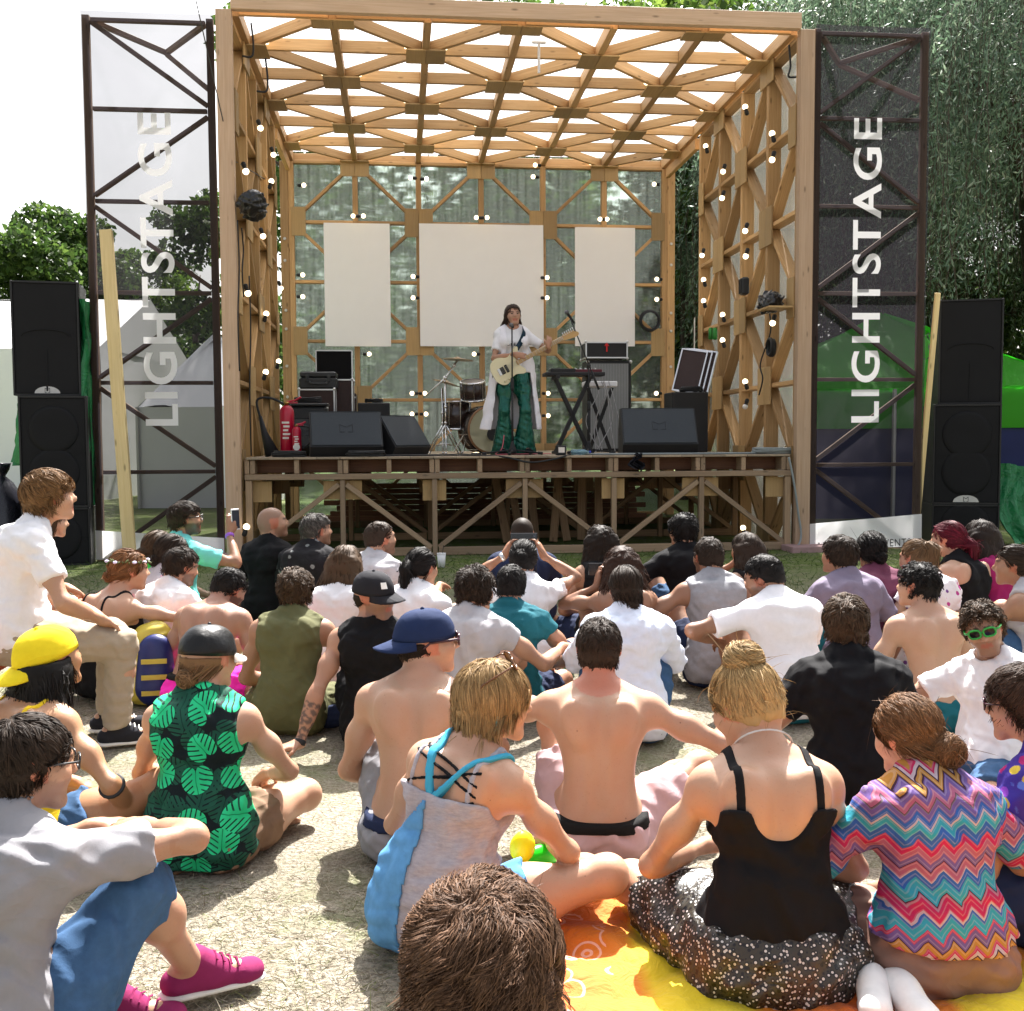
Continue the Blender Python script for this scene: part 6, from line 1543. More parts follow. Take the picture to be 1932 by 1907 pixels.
def coil(p, rad, n, r, label, mat, tilt=None, flat=.35, name='cable_coil', seed=1):
    r_ = random.Random(seed); m = MB(); pts = []
    for k in range(n * 14): a = k * 2 * math.pi / 14; rr = rad * (1 + .10 * math.sin(k * .37) + r_.uniform(-.03, .03)); pts.append((rr * math.cos(a), rr * math.sin(a) * (1 if tilt else flat * 2.0), r + .016 * (k // 14 % 4) + r_.uniform(0, .006)))
    m.tube(pts, r, 6); o = m.build(name, mat, None, True); o.matrix_world = Matrix.Translation(p) @ Matrix.Rotation(TH, 4, 'Z') @ (tilt or Matrix.Identity(4)); tag(o, label, 'cable'); return o
gcab = M('grey_green_cable', (.22, .25, .25), .5, bump=0)
coil(stage_px(545, .12, FLOOR), .17, 6, .010, 'dark cable coil at the front left corner of the stage floor', rubberm, seed=2)
coil(stage_px(1462, .2, FLOOR), .24, 8, .012, 'grey-green cable coil at the front right corner of the stage floor', gcab, seed=3)
coil(stage_px(690, .10, FLOOR), .20, 5, .010, 'black cable coil with green plug in front of the left monitor', rubberm, seed=4)
coil(stage_px(1303, 2.35, FLOOR + .81), .14, 6, .012, 'black cable coil on top of the black box', rubberm, seed=5)
p = on_plane(1225, 605, S(0, 3 * MD - .2, 0), V); coil(p, .16, 6, .012, 'coiled black cable hung on the back wall right of the white board', rubberm, tilt=Matrix.Rotation(R(90), 4, 'X'), seed=6)
p = on_plane(1449, 655, S(3 * MW - .08, 0, 0), U); coil(p, .10, 6, .012, 'coiled black cable hung on the right lattice wall', rubberm, tilt=Matrix.Rotation(R(90), 4, 'Z') @ Matrix.Rotation(R(90), 4, 'X'), seed=7)
def cable(pts, r, label, mat, name='cable'):
    o = MB().tube(catmull(pts, 8), r, 6).build(name, mat, None, True); tag(o, label, 'cable'); return o
fl = lambda px, v, dz=.012: stage_px(px, v, FLOOR + dz)
cable([fl(700, .06), fl(790, .14), fl(880, .05), fl(950, -.02, -.01), on_plane(1000, 872, S(0, -.05, 0), V), on_plane(1045, 866, S(0, -.05, 0), V), fl(1075, .05, .01), fl(1080, .7)], .010, 'black cable sagging over the front edge of the stage below the singer', rubberm)
cable([fl(1090, .30), fl(1150, .12), fl(1230, .08), fl(1330, .06), fl(1400, .12), fl(1445, .18)], .012, 'grey-green cable running along the right front of the stage floor', gcab)
cable([fl(955, .9, .55), fl(952, .8, .3), fl(947, .7, .08), fl(935, .7), fl(960, .62), fl(1040, .8)], .005, 'thin pink guitar cable hanging down beside the singer', M('pink_cable', (.6, .12, .16), .5, bump=0))
cable([on_plane(1488, 862, S(0, -.10, 0), V), on_plane(1497, 905, S(0, -.12, 0), V), on_plane(1505, 960, S(0, -.12, 0), V), on_plane(1510, 1020, S(0, -.14, 0), V), on_plane(1480, 1058, S(0, -.3, 0), V)], .013, 'grey cable hanging down the right front post to the ground', gcab)
for px, py0, py1, sd, w_ in ((448, 415, 700, 1, 0), (456, 430, 560, 1, 0), (470, 520, 860, 1, 0)):
    a = on_plane(px, py0, S(.03, 0, 0), U); b = on_plane(px + 4, py1, S(.03, 0, 0), U); cable([a, a.lerp(b, .3) + V * .08, a.lerp(b, .65) - V * .06, b], .008, {448: 'black cable hanging below the bagged spotlight on the left wall', 456: 'short black cable beside the hanging one on the left wall', 470: 'long black cable down the lower left lattice wall'}[px], rubberm)
a = on_plane(1452, 590, S(3 * MW - .06, 0, 0), U); b = on_plane(1432, 745, S(3 * MW - .06, 0, 0), U); cable([a, a.lerp(b, .25) - V * .12, a.lerp(b, .6) + V * .1, a.lerp(b, .8) - V * .06, b], .009, 'black cable looping below the bagged spotlight on the right wall', rubberm)
# spotlights wrapped in black bags on the side walls, shelf under the right one
bagm = M('black_bag', (.012, .012, .013), .28, .5, bump=.9, bscale=22)
def bag(px, py, pl, nrm_, s, label):
    p = on_plane(px, py, pl, nrm_); F = Field(v3(-.3, -.3, -.3), v3(.3, .3, .3), .014); F.union(Ell(v3(0, 0, 0), v3(.15, .20, .13))); F.union(Ell(v3(.02, -.08, .03), v3(.13, .12, .12)), .05); F.union(Ell(v3(0, .1, -.04), v3(.1, .12, .10)), .05); F.wrinkle(.02, .10, int(px))
    Vt, q = F.mesh(); o = np_mesh('bagged_spotlight', Vt, q, np.zeros((0, 3), int), bagm, None, True); o.matrix_world = Matrix.Translation(p) @ Matrix.Rotation(TH, 4, 'Z') @ Matrix.Scale(s, 4); tag(o, label, 'spotlight', 'bagged spotlights'); return o
bag(476, 388, S(.16, 0, 0), U, .95, 'spotlight wrapped in a black bin bag on the left lattice wall'); bag(1452, 571, S(3 * MW - .16, 0, 0), U, .85, 'spotlight wrapped in a black bin bag on a shelf of the right lattice wall')
p = on_plane(1462, 582, S(3 * MW - .16, 0, 0), U); o = MB().box((0, 0, 0), (.28, .42, .02)).build('wall_shelf', ply); o.matrix_world = Matrix.Translation(p) @ Matrix.Rotation(TH, 4, 'Z'); adopt(o)
# small black speaker/phone box on the right wall, cans, sheet of paper
p = on_plane(1404, 540, S(3 * MW - .06, 0, 0), U); o = empty('wall_speaker', p, TH, 'small black wall speaker on the right lattice wall', 'speaker'); MB().box((0, 0, 0), (.10, .14, .22), bev=.02).build('cabinet', hc, o); MB().box((-.052, 0, 0), (.006, .11, .18)).build('grille', grille, o)
canm = M('green_can', (.03, .22, .04), .3, .5, metal=.4, var=.3, scale=30, bump=0)
for k, px in enumerate((1341, 1349)):
    p = on_plane(px, 630, S(3 * MW - .06, 0, 0), U); o = MB().lathe([(.022, -.08), (.033, -.07), (.033, .07), (.026, .085), (.026, .088)], 14).build('drink_can', canm, None, True); o.location = p; tag(o, 'green drink can on the right wall crossbar, %s one' % ('rear' if k == 0 else 'front'), 'can', 'cans on the crossbar')
p = on_plane(1312, 632, S(3 * MW - .02, 0, 0), U); o = MB().box((0, 0, 0), (.006, .20, .50)).build('set_list', labelm); o.matrix_world = Matrix.Translation(p - V * .02 - U * .02) @ Matrix.Rotation(TH + R(-12), 4, 'Z'); tag(o, 'white sheet of paper pinned to the end of the right lattice wall', 'paper')
# water bottle and small black box at the singer's right
wat = NT('pet_bottle'); wp = wat.pbr((.35, .62, .80), .08, .5, **{'Transmission Weight': .75, 'IOR': 1.2}); o = MB().lathe([(.0, 0), (.03, .002), (.033, .02), (.030, .08), (.033, .1), (.032, .15), (.014, .20), (.013, .215)], 16).build('water_bottle', wat.m, None, True); o.matrix_world = Matrix.Translation(fl(1078, .12, .036)) @ Matrix.Rotation(TH + .2, 4, 'Z') @ Matrix.Rotation(R(90), 4, 'Y'); tag(o, 'clear blue plastic water bottle lying at the stage edge', 'bottle'); MB().lathe([(.0145, .212), (.0145, .235), (0, .235)], 12).build('bottle_cap', M('cap_blue', (.02, .04, .35), .4, bump=0), o)
o = MB().box((0, 0, .055), (.11, .12, .11), bev=.008).build('stage_box', rubberm); o.matrix_world = Matrix.Translation(fl(1058, .18, .002)) @ Matrix.Rotation(TH, 4, 'Z'); tag(o, 'small black connection box beside the water bottle', 'box')
MB().box((0, -.062, .06), (.07, .004, .06)).build('socket_panel', metalm, o)
o = drape('stage_cloth', 'black cloth with pink tip hanging over the stage edge right of the centre', on_plane(1195, 858, S(0, -.04, 0), V), on_plane(1207, 858, S(0, -.04, 0), V), FLOOR + .005, FLOOR - .17, .01, 9, cloth('stage_rag', (.02, .02, .025)), .01); o['category'] = 'cloth'; del o['group']
o = empty('lamp_bar', S(1.62 * MW, .55, HT - .17), TH, 'white tube lamp hanging from the roof lattice near the front', 'lamp'); MB().tube([(0, 0, 0), (0, 0, -.34)], .016, 8).build('tube', wm_, o); MB().box((0, 0, 0), (.16, .04, .02)).build('bracket', wm_, o)
# hanging plugs under the roof front
for px, py in ((475, 106), (502, 172), (1488, 144)):
    p = on_plane(px, py, S(0, .25, 0), V); cable([p + Z * .35, p + Z * .12 + U * .02, p, p + U * (.10 if px > 900 else -.10)], .012, {475: 'short black plug cable hanging at the top of the left wall', 502: 'second black plug cable hanging further back on the left wall', 1488: 'black plug cable hanging at the top of the right wall'}[px], rubberm)
ONLY = None
# ------------------------------------------------------------------ audience
FAIR, MED, TAN, PALE, DEEP = (.39, .228, .148), (.32, .18, .113), (.26, .142, .088), (.445, .275, .185), (.28, .155, .10)
BLK, DKB, BRN, LBR, BLD, GRY = (.012, .010, .009), (.028, .018, .012), (.060, .036, .020), (.12, .070, .035), (.36, .24, .11), (.075, .066, .058)
c_white = cloth('white_cotton', (.74, .73, .75), fold=.2); c_black = cloth('black_cotton', (.007, .0068, .008), fold=.3); c_grey = cloth('grey_melange', (.27, .27, .29), var=.2)
c_lgrey = cloth('light_grey_cotton', (.42, .41, .43)); c_teal = cloth('teal_cotton', (.012, .105, .135)); c_olive = cloth('olive_cotton', (.105, .105, .048)); c_turq = cloth('turquoise_cotton', (.16, .56, .52))
c_lilac = cloth('lilac_grey_cotton', (.19, .16, .22)); c_maroon = cloth('maroon_cotton', (.15, .045, .08)); c_mag = cloth('magenta_cotton', (.28, .015, .10)); c_bluewhite = cloth('pale_blue_cotton', (.66, .71, .82))
c_lime = cloth('neon_green', (.05, .75, .10)); c_pink = cloth('neon_pink', (.85, .03, .45)); c_denim = cloth('denim', (.045, .10, .20), var=.3); c_ldenim = cloth('light_denim', (.10, .28, .52), var=.25); c_khaki = cloth('khaki_cotton', (.33, .27, .20)); c_brownsh = cloth('brown_cotton', (.20, .125, .08))
c_rose = cloth('dusty_pink_cotton', (.50, .36, .38)); c_navy = cloth('navy_cotton', (.016, .024, .06)); c_beige = cloth('beige_cotton', (.48, .40, .32)); c_taupe = cloth('taupe_jersey', (.24, .13, .095), rough=.6, spec=.3); c_yel = cloth('yellow_cotton', (.78, .60, .02))
c_wine = cloth('wine_canvas', (.22, .02, .085)); c_rub = M('white_rubber', (.72, .70, .66), .6, var=.08, bump=.05); c_grub = M('grey_rubber', (.25, .25, .25), .6, bump=.1); c_bcanvas = cloth('black_canvas', (.02, .02, .025))
c_vinyl = M('black_vinyl', (.006, .006, .006), .42, .3, bump=.9, bscale=30); c_bandk = cloth('black_elastic', (.01, .01, .01))

def floral(name, base, cols, scale):
    t = NT(name); v = t.coord(); vo = t.new('ShaderNodeTexVoronoi'); t.link(v, vo.inputs['Vector']); vo.inputs['Scale'].default_value = scale
    n = t.noise(v, scale * 2, 3); rnd_ = t.sep(vo.outputs['Color'])[0]
    c = t.ramp(rnd_, [(i / max(1, len(cols)), c_) for i, c_ in enumerate(cols)], 'CONSTANT'); d = t.math('ADD', vo.outputs['Distance'], t.math('MULTIPLY', n, .35))
    m = t.ramp(d, [(.50, (1, 1, 1)), (.56, (0, 0, 0))]); t.pbr(t.mix(m, base, c), .85, .15, 0, t.bump(t.noise(v, 12, 4, .5, 1.5), .35, .02)); return t.m
c_floral_w = floral('white_floral', (.72, .70, .72), [(.45, .05, .25), (.72, .70, .72), (.16, .06, .25), (.72, .70, .72), (.62, .30, .40)], 26)
c_floral_p = floral('violet_floral', (.05, .03, .22), [(.35, .02, .12), (.02, .02, .12), (.10, .16, .50), (.55, .40, .05), (.22, .05, .35)], 20)
c_floral_g = floral('grey_floral', (.42, .38, .40), [(.22, .16, .20), (.42, .38, .40), (.55, .30, .36), (.30, .28, .30)], 18)
c_blackpr = floral('black_printed', (.014, .013, .015), [(.014, .013, .015), (.20, .20, .20), (.014, .013, .015), (.014, .013, .015), (.014, .013, .015)], 22)
c_yelfl = floral('yellow_patterned', (.70, .48, .02), [(.70, .48, .02), (.05, .02, .04), (.30, .05, .18), (.75, .70, .6)], 16)
def lace_mat():
    t = NT('white_lace'); v = t.coord(); vo = t.new('ShaderNodeTexVoronoi', feature='DISTANCE_TO_EDGE'); t.link(v, vo.inputs['Vector']); vo.inputs['Scale'].default_value = 45
    t.pbr(t.mix(t.ramp(vo.outputs[0], [(.03, (0, 0, 0)), (.09, (1, 1, 1))]), (.50, .45, .46), (.76, .74, .75)), .85, .15, 0, t.bump(t.noise(v, 12, 4, .5, 1.5), .4, .02)); return t.m
c_lace = lace_mat()
def leaf_mat():
    """big split leaves in two greens on near black: each cell holds one turned leaf"""
    t = NT('monstera_print'); tc = t.new('ShaderNodeTexCoord'); x, y, z = t.sep(tc.outputs['Object'])
    def layer(sc, ox, oz, colA, colB, under, dens):
        cb = t.new('ShaderNodeCombineXYZ'); t.link(t.math('MULTIPLY_ADD', x, sc, ox), cb.inputs[0]); t.link(t.math('MULTIPLY_ADD', z, sc, oz), cb.inputs[1])
        vo = t.new('ShaderNodeTexVoronoi', voronoi_dimensions='2D'); t.link(cb.outputs[0], vo.inputs['Vector']); vo.inputs['Scale'].default_value = 1.0; vo.inputs['Randomness'].default_value = .55
        sb = t.new('ShaderNodeVectorMath', operation='SUBTRACT'); t.link(cb.outputs[0], sb.inputs[0]); t.link(vo.outputs['Position'], sb.inputs[1])
        cr, cg, cb_ = t.sep(vo.outputs['Color']); rt = t.new('ShaderNodeVectorRotate', rotation_type='Z_AXIS'); t.link(sb.outputs[0], rt.inputs['Vector']); t.link(t.math('MULTIPLY', cr, 6.28), rt.inputs['Angle'])
        lx, ly, _ = t.sep(rt.outputs[0]); r_ = t.math('SQRT', t.math('ADD', t.math('MULTIPLY', lx, lx), t.math('MULTIPLY', ly, ly))); an = t.math('ARCTAN2', lx, ly)
        aa = t.math('ABSOLUTE', an)
        Rr = t.math('MULTIPLY_ADD', t.math('COSINE', aa), .10, .40)                       # heart-like outline
        Rr = t.math('SUBTRACT', Rr, t.math('MULTIPLY', t.math('POWER', t.math('DIVIDE', aa, 3.1416), 8.0), .30))
        slit = t.math('GREATER_THAN', t.math('SINE', t.math('MULTIPLY_ADD', ly, 42.0, t.math('MULTIPLY', t.math('ABSOLUTE', lx), -26.0))), .58)
        slit = t.math('MULTIPLY', slit, t.math('GREATER_THAN', t.math('ABSOLUTE', lx), .09))
        ins = t.math('MULTIPLY', t.math('LESS_THAN', r_, Rr), t.math('SUBTRACT', 1.0, slit)); rib = t.math('LESS_THAN', t.math('ABSOLUTE', lx), .013)
        ins = t.math('MULTIPLY', ins, t.math('GREATER_THAN', cb_, dens))
        col = t.mix(t.math('MULTIPLY_ADD', r_, 1.6, 0.0), colA, colB); col = t.mix(rib, col, sc3(colA, .55)); return t.mix(ins, under, col)
    c = layer(8.5, .3, .1, (.006, .055, .035), (.012, .085, .05), (.004, .010, .012), .0)
    c = layer(8.0, 3.7, 2.2, (.008, .06, .04), (.015, .10, .06), c, .2)
    c = layer(7.8, 7.1, 5.6, (.01, .42, .16), (.03, .62, .27), c, .06)
    t.pbr(c, .8, .2, 0, t.bump(t.noise(tc.outputs['Object'], 10, 4, .5, 1.4), .3, .02)); return t.m
c_leaf = leaf_mat()
def chevron_mat():
    t = NT('zigzag_knit'); tc = t.new('ShaderNodeTexCoord'); x, y, z = t.sep(tc.outputs['Object'])
    n = t.noise(tc.outputs['Object'], 5, 2)
    ph = t.math('MULTIPLY_ADD', n, .25, t.math('MULTIPLY', x, 15.5)); tri = t.math('MULTIPLY', t.math('ABSOLUTE', t.math('SUBTRACT', t.math('FRACT', ph), .5)), 2.0)
    h = t.math('ADD', z, t.math('MULTIPLY', tri, .034)); h = t.math('MULTIPLY_ADD', x, -.10, h)
    u_ = t.math('FRACT', t.math('MULTIPLY', h, 2.15))
    T_, B_, P_, K_, Y_, V_, W_, D_ = (.008, .30, .40), (.008, .10, .38), (.44, .006, .075), (.34, .09, .16), (.42, .20, .025), (.13, .08, .27), (.46, .36, .40), (.03, .008, .022)
    st = [(0, P_), (.04, B_), (.10, T_), (.15, W_), (.165, B_), (.20, V_), (.245, D_), (.255, K_), (.29, V_), (.33, D_), (.34, Y_), (.375, D_), (.385, W_), (.41, P_), (.43, Y_), (.47, D_), (.48, V_), (.52, P_), (.54, T_), (.60, B_), (.62, W_), (.635, P_), (.70, K_), (.72, D_), (.73, T_), (.80, B_), (.84, W_), (.85, K_), (.90, D_), (.91, V_), (.95, K_)]
    c = t.ramp(u_, st[:31], 'CONSTANT'); fine = t.math('GREATER_THAN', t.math('FRACT', t.math('MULTIPLY', h, 60.0)), .72)
    c = t.mix(t.math('MULTIPLY', fine, .14), c, (.75, .68, .68)); c = t.mix(t.math('MULTIPLY', t.noise(tc.outputs['Object'], 220, 2), .3), c, (.2, .12, .15))
    t.pbr(c, .9, .1, 0, t.bump(t.math('MULTIPLY_ADD', t.noise(tc.outputs['Object'], 10, 4, .5, 1.4), 1.0, t.math('MULTIPLY', fine, .05)), .35, .02)); return t.m
c_chev = chevron_mat()
def dots_mat():
    t = NT('dotted_satin'); v = t.coord(); vo = t.new('ShaderNodeTexVoronoi'); t.link(v, vo.inputs['Vector']); vo.inputs['Scale'].default_value = 88; vo.inputs['Randomness'].default_value = .75
    d = vo.outputs['Distance']; c = t.mix(t.ramp(d, [(.28, (1, 1, 1)), (.33, (0, 0, 0))]), t.mix(t.ramp(d, [(.50, (1, 1, 1)), (.56, (0, 0, 0))]), (.035, .03, .022), (.006, .005, .006)), (.50, .47, .45))
    t.pbr(c, .38, .4, 0, t.bump(t.noise(v, 9, 4, .5, 1.6), .55, .03)); return t.m
c_dots = dots_mat()
def melange_mat():
    t = NT('washed_grey_knit'); n = t.noise(t.coord(scale=(30, 30, 120)), 1.2, 4, .7); n2 = t.noise(t.coord(scale=(60, 60, 10)), 1.0, 3)
    c = t.mix(n, (.22, .20, .22), (.56, .52, .55)); c = t.mix(t.math('MULTIPLY', n2, .3), c, (.20, .18, .22)); t.pbr(c, .9, .1, 0, t.bump(t.noise(t.coord(), 12, 4, .5, 1.5), .4, .02)); return t.m
c_mel = melange_mat()
def shiny_green():
    t = NT('emerald_velvet'); v = t.coord(); n = t.noise(t.coord(scale=(5, 5, 1)), 5, 3, .5, 1.0); t.pbr(t.mix(n, (.0, .035, .026), (.0, .13, .085)), .25, .7, .5, t.bump(n, .5, .03)); return t.m
c_emer = shiny_green()

def H_(style, col, **k): return dict(style=style, col=col, **k)
def short(col, **k): return H_('short', col, **{**dict(thick=.010, len=.028, n=1.2, mess=.3, lift=.3, sag=.1), **k})
def curly(col, **k): return H_('curly', col, **{**dict(thick=.016, len=.045, n=1.2, mess=.5, lift=.7, curl=.006, lump=.007, lumpw=.035), **k})
def long_(col, **k): return H_('long', col, **{**dict(thick=.012, len=.10, n=1.3, mess=.07, lift=.03, sag=.1), **k})
def bun(col, **k): return H_('bun', col, **{**dict(thick=.009, len=.07, n=1.2, mess=.08, lift=.05, sag=.02), **k})
def pony(col, **k): return H_('pony', col, **{**dict(thick=.009, len=.07, n=1.2, mess=.08, lift=.05, sag=.05), **k})
tee = lambda m, **k: {**dict(kind='tee', mat=m), **k}
tank = lambda m, **k: dict(kind='tank', mat=m, name='tank_top', **k)
sh_ = lambda m, **k: {**dict(kind='shorts', mat=m), **k}
PEOPLE = {}
def A(key, **p): PEOPLE[key] = person(p)
SLOUCH, UP_, FWD, HUNCH = (-8, 10, 24), (-3, 2, 8), (2, 14, 24), (6, 34, 58)
if ONLY is None or 'far' in ONLY:
    # --- rows nearest the stage
    A('turq', px=(345, 944), s=.90, base=.10, yaw=48, head=(32, -4, 0), lean=UP_, skin=MED, beard=.8, beardc=DKB, hair=short(DKB, thick=.018, len=.04, mess=.45), glasses=dict(clear=True), top=tee(c_turq), bottom=sh_(c_navy), armR=((.10, .34, .66), (.9, .3, -1)), armL='lap', legs='kneel', handR=dict(dir=(0, .2, 1), palm=(-1, .2, 0), curl=.7),
      label='bearded man in turquoise T-shirt and glasses holding up a phone by the left banner')
    A('bald', px=(508, 957), s=.90, yaw=30, head=(38, -8, 0), lean=UP_, skin=FAIR, scalp=.45, beard=.3, top=tee(c_black), bottom=sh_(c_navy), glasses={}, armL='side', armR='knee', legs='up', hair=None, label='man with shaved head and sunglasses in plain black T-shirt by the stage corner')
    A('greyhair', px=(592, 967), s=.88, yaw=18, head=(45, -4, 0), lean=SLOUCH, skin=FAIR, hair=short(GRY, thick=.016, len=.035, mess=.4), beard=.4, glasses={}, top=tee(c_blackpr), bottom=sh_(c_navy), armL='lap', armR='knee', legs='up', label='grey-haired man with sunglasses in black T-shirt with small white prints')
    A('greytee', px=(713, 983), s=.87, yaw=25, head=(32, -4, 0), lean=SLOUCH, skin=FAIR, hair=short(DKB, thick=.006, len=.012, n=.8, line=.012), beard=.6, glasses={}, top=tee(c_lgrey), bottom=sh_(c_denim), armL='knee', armR=((.34, .36, .42), (1, 0, -.6)), legs='up', label='man with cropped dark hair and sunglasses in light grey T-shirt near the white cup')
    A('brunette', px=(652, 1026), s=.83, sex='f', yaw=8, head=(5, 2, 0), lean=SLOUCH, skin=FAIR, hair=long_(BRN, length=.22, width=.088, thick=.018), top=tee(c_white, loose=.8), bottom=sh_(c_denim), label='woman with shoulder-length brown hair in white T-shirt left of the black cap')
    A('pony_w', px=(796, 1032), s=.82, sex='f', yaw=14, head=(22, 6, 0), lean=SLOUCH, skin=MED, hair=pony(BLK, length=.20, at=(0, -.12, .02)), top=tee(c_white), bottom=sh_(c_denim), armR='hug', legs='up', label='woman with black low ponytail in white T-shirt')
    A('buzz', px=(985, 976), s=.86, yaw=2, head=(0, 4, 0), lean=SLOUCH, skin=MED, scalp=.8, hair=H_('buzz', DKB, thick=.004, lump=0), top=tee(c_navy), bottom=sh_(c_navy), armR='knee', armL='knee', legs='up', label='man with buzz cut sitting just in front of the raised phone')
    A('filmer', px=(987, 1017), s=.84, sex='f', yaw=2, head=(4, -4, 0), lean=SLOUCH, skin=MED, hair=bun(BLK, at=(-.01, -.11, .035), r=.045, fly=60), top=tee(c_white, kind='short', neck=.08, loose=.7), bottom=sh_(c_navy), armR=((.12, .30, .715), (1, -.1, -.6)), armL=((-.12, .30, .715), (-1, -.1, -.6)), handR=dict(dir=(-.35, .3, .9), palm=(-1, .4, 0), curl=.6), handL=dict(dir=(.35, .3, .9), palm=(1, .4, 0), curl=.6),
      label='dark-haired woman in white shirt raising a phone with both hands')
    A('curlydark', px=(1133, 988), s=.84, sex='f', yaw=-5, head=(-4, 2, 0), lean=SLOUCH, skin=MED, hair=long_(DKB, length=.34, width=.10, thick=.022, wave=1, curl=.007, turns=9, mess=.18, lump=.010), top=tank(c_black), bottom=sh_(c_navy), label='woman with very long dark wavy hair in front of the middle of the stage')
    A('curlytank', px=(1172, 1027), s=.82, sex='f', yaw=-6, head=(-6, 4, 0), lean=SLOUCH, skin=TAN, hair=long_((.045, .022, .014), length=.26, width=.095, thick=.022, wave=1, curl=.007, turns=9, mess=.2, lump=.010), top=dict(kind='racer', mat=c_black, name='tank_top'), bottom=sh_(c_navy), armL=((-.14, .20, .58), (-1, -.2, -.8)), handL=dict(dir=(.1, .2, 1), palm=(1, .3, 0), curl=.5), armR='knee', legs='up', label='woman with reddish dark curls in black tank top holding a phone')
    A('blacktee', px=(1290, 967), s=.88, yaw=-10, head=(-12, -2, 0), lean=SLOUCH, skin=FAIR, hair=curly(BLK, thick=.02), top=tee(c_black), bottom=sh_(c_denim), armL=((-.30, .28, .40), (-1, -.2, -.6)), armR='knee', legs='up', label='man with curly black hair in black T-shirt close to the stage front')
    A('greytank', px=(1338, 1012), s=.86, yaw=-8, head=(-10, 0, 0), lean=SLOUCH, skin=TAN, beard=.7, hair=short(DKB, thick=.010, len=.018, n=.9), top=tank(c_grey, hole=.06, loose=1.2), bottom=sh_(c_navy), armL=((-.36, .30, .36), (-1, -.2, -.5)), armR='knee', legs='up', label='bearded man with short dark hair in loose grey melange tank top')
    A('darkhair', px=(1408, 1002), s=.82, sex='f', yaw=-20, head=(-8, 4, 0), lean=SLOUCH, skin=MED, hair=long_(DKB, length=.24, width=.082), top=tank(c_black), bottom=sh_(c_navy), armL='face', armR='lap', label='woman with straight dark hair in black top below the right end of the stage')
    A('lilac', px=(1588, 1008), s=.87, yaw=-16, head=(-18, -4, 0), lean=SLOUCH, skin=MED, hair=short(DKB, thick=.018, len=.04, mess=.45), glasses={}, top=tee(c_lilac, loose=.9), bottom=sh_(c_teal), armL='knee', armR='side', legs='up', label='man with sunglasses in washed lilac-grey T-shirt in front of the right banner')
    A('maroon', px=(1645, 1001), s=.85, sex='f', yaw=-10, head=(10, 0, 0), lean=SLOUCH, skin=TAN, hair=bun(BLK, at=(.02, -.115, -.03), r=.038, thick=.014, fly=50, wave=1, curl=.004), top=tee(c_maroon), bottom=sh_(c_navy), label='woman with black hair in a low bun and maroon T-shirt before the right banner')
    A('floralgirl', px=(1728, 1016), s=.82, sex='f', yaw=-22, head=(-14, 6, 0), lean=SLOUCH, skin=PALE, hair=pony(LBR, at=(0, -.10, .085), length=.16), top=dict(kind='cap', mat=c_floral_w, neck=.095, name='dress'), bottom=sh_(c_floral_w), label='woman with light brown high ponytail in white dress with purple flowers')
    A('redhair', px=(1792, 982), s=.87, sex='f', yaw=-28, head=(-22, 0, 0), lean=SLOUCH, skin=PALE, hair=pony((.10, .008, .018), at=(0, -.12, .005), length=.17), top=dict(kind='racer', mat=c_black, name='racerback_top'), bottom=sh_(c_navy), armL='knee', armR='lap', label='woman with wine-red braided ponytail in black racerback top')
    A('magenta', px=(1850, 978), s=.87, sex='f', yaw=-14, head=(-8, 2, 0), lean=SLOUCH, skin=MED, hair=long_((.035, .024, .019), length=.22, width=.088, thick=.016), top=tee(c_mag), bottom=sh_(c_navy), label='woman with long dark brown hair in magenta T-shirt beside the right speakers')
    A('rightgirl', px=(1917, 1026), s=.84, sex='f', yaw=-42, head=(-22, 0, 0), lean=SLOUCH, skin=MED, hair=bun(DKB, at=(0, -.12, .01), r=.04), glasses={}, top=tank(c_lgrey), bottom=sh_(c_denim), armL='knee', armR='lap', legs='up', label='woman with tied dark hair, sunglasses and pale grey tank top at the right edge')
